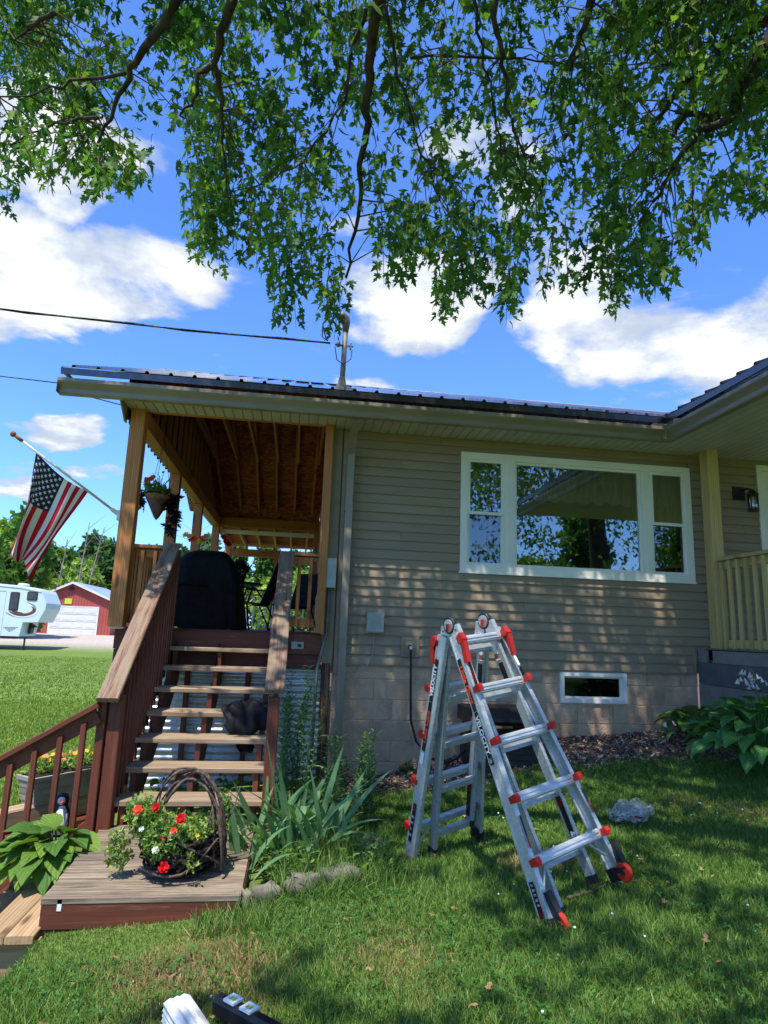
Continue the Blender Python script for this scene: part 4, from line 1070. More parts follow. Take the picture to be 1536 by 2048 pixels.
for (sd, lr), e in ENDS.items():
    s_top = .15
    a, b = lad(sd, lr * lw(s_top), s_top), lad(sd, lr * lw(e), e)
    nv = lad(sd, 0, 1, 1) - lad(sd, 0, 1, 0)
    # C-shaped rail: web on the outside, two flanges
    rail = None
    m = MB(); web = (lad(sd, lr, 1, 0) - lad(sd, 0, 1, 0)).normalized()
    fx = frame(a, b, nv); L = (b - a).length
    ys = 1 if (fx.to_3x3() @ Vector((0, 1, 0))).dot(web) > 0 else -1
    m.box((0, ys * .011, 0), (L, .006, .088), 0, fx)
    for q in (-1, 1):
        m.box((0, -ys * .002, q * .0405), (L, .020, .007), 0, fx)
        m.box((0, ys * .0145, q * .034), (L, .0035, .010), 0, fx)
    rail = m.obj('outer_rail', M_['alu'], ladder)
    # inner rail, parallel, set inside and behind
    wi = WT - .010; si = e - (.02 if sd > 0 else .16)
    a2, b2 = lad(sd, lr * wi, .10, -.012), lad(sd, lr * (wi + .006), si, -.055)
    m = MB(); f2 = frame(a2, b2, nv); L2 = (b2 - a2).length
    m.box((0, 0, 0), (L2, .022, .062), 0, f2)
    inner = m.obj('inner_rail', M_['alu2'], ladder)
    # hinge plate on the inner rail
    m = MB(); q0, q1 = lad(sd, lr * wi, .095, .0), lad(sd, lr * wi, .21, .0)
    m.beam(q0, q1, .030, .085, 0, nv); m.obj('hinge_plate', M_['alu'], ladder)
    for k in range(4):
        p = lad(sd, lr * (wi + .017), .125 + .022 * k, .02 * (-1) ** k); MB().ball(p, .005, 0, 5).obj('rivet', M_['iron'], inner)
    if sd > 0 and lr < 0:
        lb, pts, n_ = lab('u', sd, lr, .30, .62, .032, M_['label'], -.014, parent=rail)
        d = lad(sd, lr * lw(1), 1) - lad(sd, lr * lw(0), 0)
        write('Little Giant', .046, lad(sd, lr * (lw(.46) + .0178), .46, -.014) + n_ * .003, d, n_, M_['orange'], rail, bold=.0012, sx=1.1)
        lb, pts, n_ = lab('u', sd, lr, .625, .92, .032, M_['label'], -.014, parent=rail)
        write('VELOCITY', .043, lad(sd, lr * (lw(.76) + .0178), .755, -.014) + n_ * .003, d, n_, M_['print_white'], rail, bold=.0012, sx=1.1)
        lab('u', sd, lr, .885, .91, .022, M_['print_white'], -.014, 'label_panel', rail)
        lab('n', sd, lr, .27, .50, .018, M_['label'], 0, parent=rail); lab('n', sd, lr, .40, .46, .0185, M_['print_red'], 0, 'label_panel', rail)
        lab('n', sd, lr, 1.20, 1.30, .012, M_['label'], 0, parent=rail); lab('n', sd, lr, 1.30, 1.36, .012, M_['print_red'], 0, 'label_panel', rail)
        lab('u', sd, lr, 1.50, 1.665, .034, M_['label'], -.01, parent=rail); lab('u', sd, lr, 1.63, 1.66, .028, M_['print_red'], -.009, 'label_panel', rail)
        for k in range(5): lab('u', sd, lr, 1.51 + .022 * k, 1.522 + .022 * k, .02, M_['print_white'], -.009, 'label_panel', rail)
    if sd < 0 and lr < 0:
        lb, pts, n_ = lab('u', sd, lr, .30, .575, .030, M_['label'], .012, parent=rail)
        d = lad(sd, lr * lw(0), 0) - lad(sd, lr * lw(1), 1)
        write('VELOCITY', .042, lad(sd, lr * (lw(.44) + .0178), .44, .012) + n_ * .003, d, n_, M_['print_white'], rail, bold=.0012, sx=1.05)
        lb, pts, n_ = lab('u', sd, lr, .58, .90, .030, M_['label'], .012, parent=rail)
        write('Little Giant', .044, lad(sd, lr * (lw(.74) + .0178), .74, .012) + n_ * .003, d, n_, M_['orange'], rail, bold=.0012, sx=1.05)
        lab('u', sd, lr, .91, .985, .030, M_['print_white'], .012, 'label_panel', rail)
        lab('u', sd, lr, 1.25, 1.50, .03, M_['label'], .012, parent=rail); lab('u', sd, lr, 1.25, 1.30, .026, M_['print_red'], .012, 'label_panel', rail)
        for k in range(4): lab('u', sd, lr, 1.33 + .04 * k, 1.345 + .04 * k, .022, M_['print_white'], .012, 'label_panel', rail)
        lab('u', sd, lr, 1.60, 1.64, .036, M_['print_red'], .012, 'label_panel', rail)
    if sd > 0 and lr > 0:
        lab('n', sd, lr, .30, .42, .02, M_['print_white'], 0, 'label_panel', rail); lab('n', sd, lr, .43, .50, .02, M_['label'], 0, parent=rail)
        lab('n', sd, lr, 1.18, 1.26, .012, M_['label'], 0, parent=rail); lab('n', sd, lr, 1.26, 1.32, .012, M_['print_red'], 0, 'label_panel', rail)
    # labels on the inner rails facing the middle
    def plate(s0_, s1_, wd, mt, nm='label'):
        qa, qb = lad(sd, lr * (wi - .0135 + .006 * s0_ / 1.7), s0_, -.035), lad(sd, lr * (wi - .0135 + .006 * s1_ / 1.7), s1_, -.045)
        MB().beam(qa, qb, .0012, wd, 0, nv).obj(nm, mt, inner)
    if lr > 0: plate(.36, .52, .04, M_['label']); plate(.24, .34, .04, M_['print_white'], 'label_panel'); plate(.30, .33, .042, M_['print_red'], 'label_panel')
    plate(1.18, 1.42, .036, M_['label']); plate(1.19, 1.23, .038, M_['print_red'], 'label_panel'); plate(1.37, 1.40, .030, M_['print_white'], 'label_panel')
    # foot
    m = MB(); q0, q1 = lad(sd, lr * lw(e - .03), e - .03), lad(sd, lr * lw(e + .035), e + .035)
    m.beam(q0, q1, .038, .100, 0, nv); m.obj('rubber_foot', M_['rubber'], ladder)
    m = MB(); q0, q1 = b2 + (b2 - a2).normalized() * -.02, b2 + (b2 - a2).normalized() * .02; m.beam(q0, q1, .028, .068, 0, nv); m.obj('rubber_foot', M_['rubber'], ladder)
    if sd > 0:
        ax = (lad(sd, 1, 1) - lad(sd, 0, 1)).normalized(); c = lad(sd, lr * lw(e) + (.022 if lr < 0 else -.006), e - .0, .062)
        wm = frame(c - ax * .5, c + ax * .5, nv) @ Matrix.Rotation(math.pi / 2, 4, 'Y')
        m = MB(); m.lathe([(.02, -.013), (.044, -.013), (.050, -.008), (.050, .008), (.044, .013), (.02, .013)], 20, 0, wm); wh = m.obj('wheel', M_['wheel_red'], ladder, smooth=False)
        MB().lathe([(.001, -.018), (.016, -.018), (.016, .018), (.001, .018)], 10, 0, wm).obj('hub', M_['blackplastic'], wh)
        m = MB(); m.beam(lad(sd, lr * lw(e) + .02, e - .14, .045), c + Vector((0, 0, .012)), .034, .052, 0, nv); m.obj('wheel_fork', M_['blackplastic'], ladder)
    # red swing locks near the top
    s0_ = .20
    m = MB()
    pa, pb, pc = lad(sd, lr * (lw(.17) + .012), .175, .055), lad(sd, lr * (lw(.22) + .012), .225, .075), lad(sd, lr * (lw(.34) + .004), .345, .045)
    m.beam(pa, pb, .036, .05, 0, nv); m.beam(pb - (pc - pb) * .1, pc, .032, .034, 0, nv); m.obj('swing_lock', M_['redplastic'], ladder)
# rungs
for sd in (1, -1):
    nv = lad(sd, 0, 1, 1) - lad(sd, 0, 1, 0)
    for i in range(5):
        s = S0 + .3048 * i
        a, b = lad(sd, -lw(s) + .012, s, .018), lad(sd, lw(s) - .012, s, .018)
        m = MB(); f_ = frame(a, b, nv); L = (b - a).length
        m.prism([(-.016, -.020), (.010, -.028), (.018, -.020), (.018, .020), (.010, .028), (-.016, .020)], -L / 2, L / 2, 'x', 0, f_ @ Matrix.Rotation(math.pi / 2, 4, 'X'))
        for q in (-.009, .009): m.box((0, q, .022), (L - .01, .005, .004), 0, f_)
        m.obj('rung', M_['alu'], ladder)
        if i < 5:
            s2 = s + .035; wi = WT - .018
            a, b = lad(sd, -wi, s2, -.06), lad(sd, wi, s2, -.06)
            m = MB(); m.prism([(-.014, -.018), (.014, -.024), (.014, .024), (-.014, .018)], -(b - a).length / 2, (b - a).length / 2, 'x', 0, frame(a, b, nv) @ Matrix.Rotation(math.pi / 2, 4, 'X')); m.obj('inner_rung', M_['alu2'], ladder)
        for lr in (-1, 1):
            c = lad(sd, lr * (lw(s) + .004), s, .058); d = (lad(sd, lr, s) - lad(sd, 0, s)).normalized()
            m = MB(); m.prism([(-.030, -.016), (.024, -.022), (.032, 0), (.024, .022), (-.030, .016)], -.016, .016, 'x', 0, frame(c - d * .5, c + d * .5, nv) @ Matrix.Rotation(math.pi / 2, 4, 'X'))
            m.obj('red_lock' if sd > 0 or lr < 0 else 'red_lock', M_['redplastic'], ladder)
# braces under the lowest rungs
for sd in (1, -1):
    s = S0 + .3048 * 4
    for lr in (-1, 1):
        e = ENDS[(sd, lr)]
        m = MB(); m.tube([lad(sd, lr * (lw(s) - .10), s + .03, 0), lad(sd, lr * (lw(e - .1) - .012), e - .10, 0)], .007, 6); m.obj('brace', M_['alu2'], ladder)
# hinges
for lr in (-1, 1):
    ax = (lad(1, 1, 0) - lad(1, 0, 0)).normalized(); c = (lad(1, lr * (WT - .010), .085, 0.0) + lad(-1, lr * (WT - .010), .085, 0.0)) * .5
    fr_ = frame(c - ax * .5, c + ax * .5, (0, 0, 1)) @ Matrix.Rotation(math.pi / 2, 4, 'Y')
    h = MB().lathe([(.01, -.016), (.052, -.016), (.056, -.010), (.056, .010), (.052, .016), (.01, .016)], 22, 0, fr_).obj('hinge', M_['blackplastic'], ladder)
    MB().lathe([(.001, -.021), (.040, -.021), (.040, .021), (.001, .021)], 20, 0, fr_).obj('hinge_disc', M_['alu'], h)
    m = MB(); m.box((0, -.012, -.012), (.012, .028, .05), 0, T(*(c + ax * (-.03)))); m.obj('release_tab', M_['redplastic'], h)
# ------------------------------------------------------------------ loose things on the ground
bag = thing('plastic_bag', 'crumpled clear plastic bag lying on the grass', 'bag', (1.98, -2.05, float(gz(1.98, -2.05))))
def bagf(u, v):
    a = 2 * math.pi * u; t = v; ln = .50
    r = .075 * math.sin(math.pi * min(.98, t * .9 + .06)) ** .6 * (1 + .28 * math.sin(a * 5 + t * 9) + .16 * math.sin(a * 8 - t * 15) + .05 * math.sin(a * 13 + t * 27))
    x = -ln / 2 + ln * t; y = r * 1.35 * math.cos(a); z = .065 + r * .85 * math.sin(a) + .015 * math.sin(t * 13)
    q = R_(32); return (1.98 + x * math.cos(q) - y * math.sin(q), -2.05 + x * math.sin(q) + y * math.cos(q), float(gz(1.98, -2.05)) + z)
crumple(bagf, 46, 40, M_['film'], 'film', bag, .002)
def bagc(u, v):
    a = 2 * math.pi * u; r = .05 * math.sin(math.pi * min(.98, v * .9 + .06)) ** .6; x = -.14 + .30 * v; y = r * math.cos(a); z = .055 + r * .7 * math.sin(a); q = R_(32)
    return (1.98 + x * math.cos(q) - y * math.sin(q), -2.05 + x * math.sin(q) + y * math.cos(q), float(gz(1.98, -2.05)) + z)
crumple(bagc, 10, 8, M_['greyplastic'], 'contents', bag, .002)
m = MB(); m.box((1.96, -2.15, float(gz(1.96, -2.15)) + .045), (.10, .04, .035)); m.obj('brown_part', M_['rust'], bag)
# storage box by the wall
bn = thing('hose_box', 'black plastic storage box with a raised lid standing against the foundation', 'storage box', (1.48, -.42, -.95))
bx0, bx1, by0, by1, bzz = 1.16, 1.78, -.72, -.16, -1.0
m = MB(); m.bb((bx0, by0 + .03, bzz), (bx1, by1, -.60)); m.bb((bx0 + .03, by0, bzz), (bx1 - .03, by0 + .03, -.62)); m.obj('body', M_['blackplastic'], bn)
for i in range(6):
    plank('slat', (bx0 + .035, by0 - .004, bzz + .05 + .055 * i), (bx1 - .035, by0 - .004, bzz + .05 + .055 * i), .010, .045, M_['blackplastic'], bn)
m = MB(); m.prism([(by0 + .02, -.50), (by0 - .03, -.46), (by0 + .02, -.40), (by0 + .16, -.355), (by1, -.36), (by1, -.50)], bx0 - .03, bx1 + .03, 'x'); m.obj('lid', M_['blackplastic'], bn)
MB().bb((bx0 + .02, by0 + .05, -.60), (bx0 + .06, by1, -.50)).obj('lid_support', M_['blackplastic'], bn)
MB().bb((bx1 - .06, by0 + .05, -.60), (bx1 - .02, by1, -.50)).obj('lid_support', M_['blackplastic'], bn)
# downspout offcut and level in the foreground
fo = thing('downspout_offcut', 'white ribbed piece of downspout lying on the grass at the bottom edge', 'downspout', (-.90, -4.1, -1.16))
d0, d1 = on_z(352, 2012, -1.085), on_z(470, 2200, -1.12)
d0, d1 = Vector(d0), Vector(d1)
fo_m = frame(d0, d1)
Lp = (d1 - d0).length
prof = []
hw, hh = .052, .036
for i in range(9): prof.append((-hw + 2 * hw * i / 8, hh - (.005 if i % 2 else 0) - (.012 if i in (0, 8) else 0)))
for i in range(1, 6): prof.append((hw - (.004 if i % 2 else 0), hh - .012 - (2 * hh - .02) * i / 6))
for i in range(9): prof.append((hw - 2 * hw * i / 8, -hh + (.005 if i % 2 else 0)))
for i in range(1, 6): prof.append((-hw + (.004 if i % 2 else 0), -hh + (2 * hh - .02) * i / 6))
n = len(prof); m = MB(); vs = [(-Lp / 2, p[0], p[1]) for p in prof] + [(Lp / 2, p[0], p[1]) for p in prof] + [(-Lp / 2, p[0] * .95, p[1] * .93) for p in prof] + [(Lp / 2, p[0] * .95, p[1] * .93) for p in prof]
fs = []
for i in range(n):
    j = (i + 1) % n; fs += [(i, j, j + n, i + n), (2 * n + j, 2 * n + i, 3 * n + i, 3 * n + j), (j, i, 2 * n + i, 2 * n + j)]
m.add([fo_m @ Vector(v) for v in vs], fs); m.obj('tube', M_['vinyl'], fo)
lv = thing('spirit_level', 'black spirit level with white vial windows lying on the grass at the bottom edge', 'level', (-.7, -3.98, -1.16))
e0, e1 = Vector(on_z(436, 2004, -1.10)), Vector(on_z(640, 2115, -1.10))
lm = frame(e0, e1); LL = (e1 - e0).length
m = MB(); m.prism([(-.026, -.03), (.026, -.03), (.026, .012), (.016, .03), (-.016, .03), (-.026, .012)], -LL / 2, LL / 2, 'x', 0, lm); m.obj('body', M_['blackplastic'], lv)
MB().box((0, 0, .0308), (LL - .06, .018, .001), 0, lm).obj('top_strip', M_['label'], lv)
for t in (.10, .205):
    x = -LL / 2 + t * LL * 1.6
    s = MB()
    for lo, hi in [((x - .028, -.026, .031), (x + .028, -.013, .040)), ((x - .028, .013, .031), (x + .028, .026, .040)), ((x - .028, -.013, .031), (x - .014, .013, .040)), ((x + .014, -.013, .031), (x + .028, .013, .040))]: s.bb(lo, hi, 0, lm)
    fr2 = s.obj('vial_frame', M_['print_white'], lv)
    MB().tube([lm @ Vector((x, -.012, .035)), lm @ Vector((x, .012, .035))], .006, 8).obj('vial', M_['lime'], fr2)
# stones edging the bed
for k, (a, b, hh, dd) in enumerate([((-.785, -2.93), (-.735, -2.91), .10, .09), ((-.73, -2.90), (-.555, -2.84), .10, .10), ((-.55, -2.84), (-.345, -2.775), .12, .11), ((-.35, -2.80), (-.10, -2.70), .125, .14), ((-.10, -2.52), (.0, -2.42), .10, .12), ((-.06, -2.32), (.05, -2.20), .12, .12)]):
    c = Vector(((a[0] + b[0]) / 2, (a[1] + b[1]) / 2, 0)); c.z = float(gz(c.x, c.y)) + hh * .42
    L = math.hypot(b[0] - a[0], b[1] - a[1]); n = 14
    m = MB(); vs = []
    for i in range(9):
        ph = math.pi * i / 8
        for j in range(n):
            t = 2 * math.pi * j / n; d = Vector((math.sin(ph) * math.cos(t), math.sin(ph) * math.sin(t), math.cos(ph)))
            d = Vector([math.copysign(abs(q) ** .55, q) for q in d]); nz = 1 + .16 * math.sin(5 * d.x + k * 3 + 4 * d.z) + .10 * math.sin(9 * d.y + k + 6 * d.x)
            vs.append((d.x * L * .44 * nz, d.y * dd * .5 * nz, d.z * hh * .5 * nz))
    m.add(vs, [(i * n + j, (i + 1) * n + j, (i + 1) * n + (j + 1) % n, i * n + (j + 1) % n) for i in range(8) for j in range(n)])
    o = m.obj('edging_stone', M_['stone'], None, Matrix.Translation(c) @ Matrix.Rotation(math.atan2(b[1] - a[1], b[0] - a[0]), 4, 'Z'), smooth=True)
    tag(o, ['small round grey stone at the landing end of the bed edging', 'rounded grey stone second from the landing in the bed edging', 'flat slanted grey stone in the middle of the bed edging', 'long rough grey stone at the right end of the bed edging', 'low grey block in the grass behind the long edging stone', 'upper grey block nearest the ladder beside the flower bed'][k], 'stone', 'stones edging the flower bed')
# retaining timber and planter on the left
tm = [Vector((-3.25, -2.05, -1.16)), Vector((-2.12, -.62, -1.16))]
plank('retaining_timber', tm[0], tm[1], .15, .15, M_['timber'], c=.01)
tag(bpy.data.objects['retaining_timber'], 'long weathered retaining timber under the grey planter', 'timber')
o = plank('retaining_timber', tm[0] + Vector((.05, -.03, -.16)), tm[1] + Vector((.05, -.03, -.16)), .15, .15, M_['red'], c=.01); tag(o, 'lower dark timber of the low retaining wall left of the steps', 'timber')
for k, (x, y) in enumerate([(-3.05, -1.15), (-3.45, -1.55)]):
    o = put('cap_stone', cham(.42, .22, .10, .012, M_['stone'], 'cap_stone'), None, T(x, y, -1.10) @ Matrix.Rotation(.5 + .2 * k, 4, 'Z')); tag(o, ['pale flat stone on the lawn edge behind the timber', 'pale flat stone farther left on the lawn edge'][k], 'stone')
# ------------------------------------------------------------------ flag
fp0, fp1 = Vector((-2.405, -.16, 1.41)), Vector(at_depth(30, 871, 6.05))
flag = thing('flag', 'stars and stripes flag hanging from a pole on the front deck post', 'flag', tuple(fp0))
m = MB(); m.tube([fp0, fp1], .0125, 10); m.obj('pole', M_['pole'], flag, smooth=True)
pd = (fp1 - fp0).normalized()
m = MB(); m.ball(fp1 + pd * .02, .028, 0, 8); m.tube([fp1 - pd * .08, fp1], .017, 10); m.obj('finial', M_['tan'], flag, smooth=True)
m = MB(); m.box((-2.40, -.18, 1.40), (.03, .06, .10)); m.tube([fp0 - pd * .01, fp0 + pd * .09], .021, 10); m.obj('bracket', M_['pole'], flag)
pa = Vector(at_depth(72, 901, 6.02)) ; 
def near_on_pole(x, y):
    best = None
    for i in range(400):
        p = fp0 + (fp1 - fp0) * (i / 399); q = project(np.array(p))[0]; d = (q[0] - x) ** 2 + (q[1] - y) ** 2
        if best is None or d < best[0]: best = (d, p)
    return best[1]
hA, hB = near_on_pole(72, 905), near_on_pole(181, 977)
dp = lambda v: project(np.array(v))[0][2]
fA, fB = Vector(at_depth(24, 1098, dp(hA) + .10)), Vector(at_depth(62, 1158, dp(hB) - .02))
NU, NV = 52, 60
def flagp(u, v):
    h = hA.lerp(hB, u); f = fA.lerp(fB, u ** 1.25)
    p = h.lerp(f, v)
    k = v ** .8
    # deep fold: the canton half swings behind, the stripe half falls forward
    side = Vector((math.cos(.5), math.sin(.5), 0)); outw = Vector((.25, -1, 0)).normalized()
    p = p + outw * (.085 * k * math.sin(u * 9.5 + .6) + .035 * k * math.sin(u * 19 + v * 3)) + side * (.085 * k * math.sin(u * 8.2 + 2.2) * math.sin(math.pi * min(1, v * .9 + .1)))
    p.z -= .05 * math.sin(math.pi * u) * (1 - v)
    p.z -= .06 * v * math.sin(u * 7.0)
    return p
grid = [[flagp(i / NU, j / NV) for j in range(NV + 1)] for i in range(NU + 1)]
m = MB(); m.v = [tuple(p) for row in grid for p in row]
for i in range(NU):
    s = int(i / 4)
    for j in range(NV):
        m.f.append([i * (NV + 1) + j, (i + 1) * (NV + 1) + j, (i + 1) * (NV + 1) + j + 1, i * (NV + 1) + j + 1])
        m.m.append(2 if (s < 7 and j / NV < .40) else (0 if s % 2 == 0 else 1))
cloth = m.obj('cloth', [M_['flag_red'], M_['flag_white'], M_['flag_blue']], flag, smooth=True)
def star(u, v, r):
    c = flagp(u, v); du = (flagp(u + .01, v) - flagp(u - .01, v)) / .02; dv = (flagp(u, v + .01) - flagp(u, v - .01)) / .02
    ul, vl = du.length, dv.length; n = du.cross(dv).normalized()
    if n.y > 0: n = -n
    vs = [c + n * .004]
    for k in range(10):
        a = 2 * math.pi * k / 10; q = r if k % 2 == 0 else r * .4
        vs.append(flagp(u + q * math.cos(a) / ul, v + q * math.sin(a) / vl) + n * .004)
    return vs, [(0, 1 + k, 1 + (k + 1) % 10) for k in range(10)]
for r_ in range(9):
    for c_ in range(6 if r_ % 2 == 0 else 5):
        u = (7 / 13) * (r_ + 1) / 10; v = .40 * ((c_ + .5) / 6 if r_ % 2 == 0 else (c_ + 1) / 6)
        s = MB(); vs, fs = star(u, v, .020); s.add(vs, fs); s.obj('star', M_['flag_white'], cloth)

# ------------------------------------------------------------------ leaf templates
def tri_fan(outline, c):
    pts = [c] + outline; return np.array(pts, float), np.array([[0, i, i % len(outline) + 1] for i in range(1, len(outline) + 1)])
half = [(.02, .0), (.09, .07), (.33, -.02), (.22, .14), (.54, .30), (.35, .31), (.42, .47), (.17, .30), (.10, .40), (.25, .70), (.13, .64), (.08, .84)]
ol = half + [(0, 1.0)] + [(-x, y) for x, y in reversed(half)]
def curl(x, y): return -.22 * abs(x) + .10 * math.sin(y * 2.4) - .18 * y * y
MAPLE_V, MAPLE_F = tri_fan([(x, y, curl(x, y)) for x, y in ol], (0, .33, .03))
half2 = [(.05, .02), (.48, .22), (.13, .32), (.24, .64)]
ol2 = half2 + [(0, 1.0)] + [(-x, y) for x, y in reversed(half2)]
MAPLE2_V, MAPLE2_F = tri_fan([(x, y, curl(x, y)) for x, y in ol2], (0, .33, .03))

def leaf_mesh(L, W, nx, ny, fold, droop, wave, mat, name, heart=True, tipw=1.0):
    """one broad blade along local +Y, midrib folded"""
    m = MB(); vs = []
    for j in range(ny + 1):
        v = j / ny
        w_ = (math.sin(math.pi * (v ** .62)) if heart else math.sin(math.pi * min(1, v * .85 + .12)) ** .8) * W / 2 + (.004 if v < .99 else 0)
        for i in range(-nx, nx + 1):
            u = i / nx
            z = fold * abs(u) * w_ * 1.6 - droop * v * v * L + .5 * droop * v * L * .3 + wave * math.sin(v * 11 + (2 if u > 0 else 0)) * abs(u)
            vs.append((u * w_, v * L - (.10 * L * abs(u) * (1 - v) ** 3 if heart else 0), z))
    k = 2 * nx + 1
    m.add(vs, [(j * k + i, j * k + i + 1, (j + 1) * k + i + 1, (j + 1) * k + i) for j in range(ny) for i in range(k - 1)])
    return m.me(name, mat, True)
def aim(pos, az, elev, roll=0.0, sc=1.0):
    """matrix whose +Y points to azimuth az, raised by elev"""
    return Matrix.Translation(pos) @ Matrix.Rotation(az - math.pi / 2, 4, 'Z') @ Matrix.Rotation(elev, 4, 'X') @ Matrix.Rotation(roll, 4, 'Y') @ Matrix.Scale(sc, 4)
def hosta(name, label, base, n, Lr, mats, spread, hgt, grp, az0=None, squash=(1, 1)):
    t = thing(name, label, 'plant', tuple(base), grp)
    shapes = [leaf_mesh(1.0, .78, 3, 9, .22, .26, .014, mats[i % len(mats)], 'leaf') for i in range(4)]
    stems = MB(); base = Vector(base)
    for i in range(n):
        f = (i + .5) / n; az = i * 2.399 + rnd.uniform(-.3, .3); rr = spread * math.sqrt(f) * rnd.uniform(.8, 1.05)
        if az0 is not None: az = az0[0] + (az0[1] - az0[0]) * ((i * .618) % 1)
        h = hgt * (1 - .62 * f ** 1.6) * rnd.uniform(.85, 1.12)
        p = base + Vector((rr * math.cos(az) * squash[0], rr * math.sin(az) * squash[1], h))
        L = rnd.uniform(*Lr)
        M = aim(p, az + rnd.uniform(-.3, .3), R_(28) - R_(62) * f + rnd.uniform(-.2, .2), rnd.uniform(-.4, .4), L)
        put('leaf', shapes[i % 4], t, M)
        stems.tube([base + Vector((.02 * math.cos(az), .02 * math.sin(az), 0)), base.lerp(p, .6) + Vector((0, 0, h * .25)), p], .006, 5)
    stems.obj('stems', M_['hosta_dark'], t)['kind'] = 'stuff'
    return t
def bell_scape(pts, nb, parent, spread=.10):
    MB().tube(pts, [.007] + [.005] * (len(pts) - 1), 6).obj('flower_stem', M_['hosta_dark'], parent, smooth=True)
    end, d = Vector(pts[-1]), (Vector(pts[-1]) - Vector(pts[-2])).normalized()
    for i in range(nb):
        p = end - d * (.02 + spread * 1.8 * i / nb); a = rnd.uniform(0, 6.28); L = rnd.uniform(.04, .058)
        q = p + Vector((.035 * math.cos(a), .035 * math.sin(a), -.015)); tip = q + Vector((.02 * math.cos(a), .02 * math.sin(a), -L))
        f_ = frame(q, tip) @ Matrix.Rotation(math.pi / 2, 4, 'Y')
        MB().lathe([(.003, -L / 2), (.007, -L / 4), (.009, 0), (.013, L * .3), (.021, L / 2)], 7, 0, f_).obj('flower', M_['pet_lav'], parent, smooth=True)
hosta('hosta', 'large dark green hosta with lavender bell flowers at the porch corner', (3.66, -1.30, float(gz(3.66, -1.30))), 130, (.13, .22), [M_['hosta_dark']], .58, .58, 'hostas')
hr = [o for o in bpy.data.objects if o.name == 'hosta'][0]
bell_scape([(3.85, -1.2, -.45), (3.75, -1.22, -.17), (3.60, -1.25, .02), (3.47, -1.28, .07)], 9, hr, .12)
bell_scape([(3.85, -1.15, -.45), (3.80, -1.18, -.10), (3.68, -1.22, .09), (3.58, -1.26, .14)], 10, hr, .14)
bell_scape([(3.80, -1.3, -.5), (3.88, -1.45, -.3), (3.87, -1.5, -.26)], 5, hr)
hosta('hosta', 'smaller light green hosta between the mulch and the porch wall', (3.62, -.36, float(gz(3.62, -.36))), 34, (.14, .22), [M_['hosta_lime'], M_['hosta_dark'], M_['hosta_dark']], .34, .27, 'hostas')
h2 = bpy.data.objects['hosta.001']
bell_scape([(3.5, -.4, -.6), (3.30, -.44, -.44), (3.24, -.45, -.46)], 3, h2, .03)
hosta('hosta', 'bright yellow green hosta drooping over the lower steps by the landing', (-2.02, -2.10, -1.24), 48, (.13, .215), [M_['hosta_lime']], .32, .23, 'hostas', (R_(150), R_(330)))
# figurine beside the railing
fg = thing('figurine', 'small black and white bird figurine behind the lower railing', 'figurine', (-2.15, -1.72, -1.20))
MB().lathe([(.001, 0), (.055, .01), (.075, .08), (.062, .16), (.045, .20), (.05, .235), (.04, .27), (.001, .285)], 14, 0, T(-2.15, -1.70, -1.15)).obj('body', M_['blackplastic'], fg, smooth=True)
MB().lathe([(.001, 0), (.04, .01), (.055, .07), (.045, .14), (.02, .19), (.001, .20)], 12, 0, T(-2.135, -1.728, -1.14)).obj('belly', M_['print_white'], fg, smooth=True)
MB().ball((-2.14, -1.735, -.915), .028, 0, 8, (1, .8, 1)).obj('face', M_['print_white'], fg, smooth=True)
MB().lathe([(.001, .05), (.012, 0)], 8, 0, T(-2.12, -1.765, -.915) @ Matrix.Rotation(math.pi / 2, 4, 'X')).obj('beak', M_['orange'], fg)
MB().box((-2.15, -1.70, -1.22), (.2, .2, .14)).obj('pedestal', M_['stone'], fg)

def leafy(name, parent, centers, n, size, cols, tv=MAPLE2_V, tf=MAPLE2_F, mat='plants', down=0.0, kind='stuff', narrow=1.0):
    """a mass of small leaves round the given (centre, radius) list"""
    P = []; C = []; 
    tot = sum(r[0] * r[1] * r[2] for _, r in centers) ** 1
    for c, r in centers:
        k = max(3, int(n * (r[0] * r[1] * r[2]) / tot)); q = nrs.normal(size=(k, 3)); q /= np.linalg.norm(q, axis=1, keepdims=True); q *= nrs.rand(k, 1) ** .4
        P.append(np.array(c) + q * np.array(r))
    P = np.concatenate(P); N = len(P)
    d = nrs.normal(size=(N, 3)); d[:, 2] += .5 - down
    Rm = rot_batch(d, nrs.rand(N) * 6.28); sz = size * (0.6 + .8 * nrs.rand(N))
    ci = nrs.randint(0, len(cols), N); C = np.array([c[:3] for c in cols])[ci] * (0.75 + .5 * nrs.rand(N, 1))
    tv = tv * np.array([narrow, 1, 1])
    V, F, CC = scatter(tv, tf, P, Rm, sz, C)
    if parent is not None:
        inv = np.array(WM[parent.name].inverted()); V = V @ inv[:3, :3].T + inv[:3, 3]
    o = put(name, arrays_mesh(name, V, F, M_[mat], CC), parent, WM[parent.name] if parent is not None else None)
    if kind: o['kind'] = kind
    return o
def blossom(p, r, mat, parent, n=6, face=None, layers=2):
    d = Vector(face or (rnd.uniform(-.4, .4), -.8, .5)).normalized(); m = MB()
    fr_ = frame(Vector(p) - d * .5, Vector(p) + d * .5)
    for l in range(layers):
        for k in range(n):
            a = 2 * math.pi * k / n + l * .5; rr = r * (1 - .35 * l); lift = .25 + .35 * l
            c, s_ = math.cos(a), math.sin(a)
            def Q(rad, wd): return Vector((rad * lift, rad * c - wd * s_, rad * s_ + wd * c))
            m.add([fr_ @ (Vector((.006 * l, 0, 0)) + q) for q in (Q(.0, 0), Q(rr * .6, rr * .42), Q(rr, rr * .2), Q(rr, -rr * .2), Q(rr * .6, -rr * .42))], [(0, 1, 2, 3, 4)])
    return m.obj('flower', M_[mat], parent)
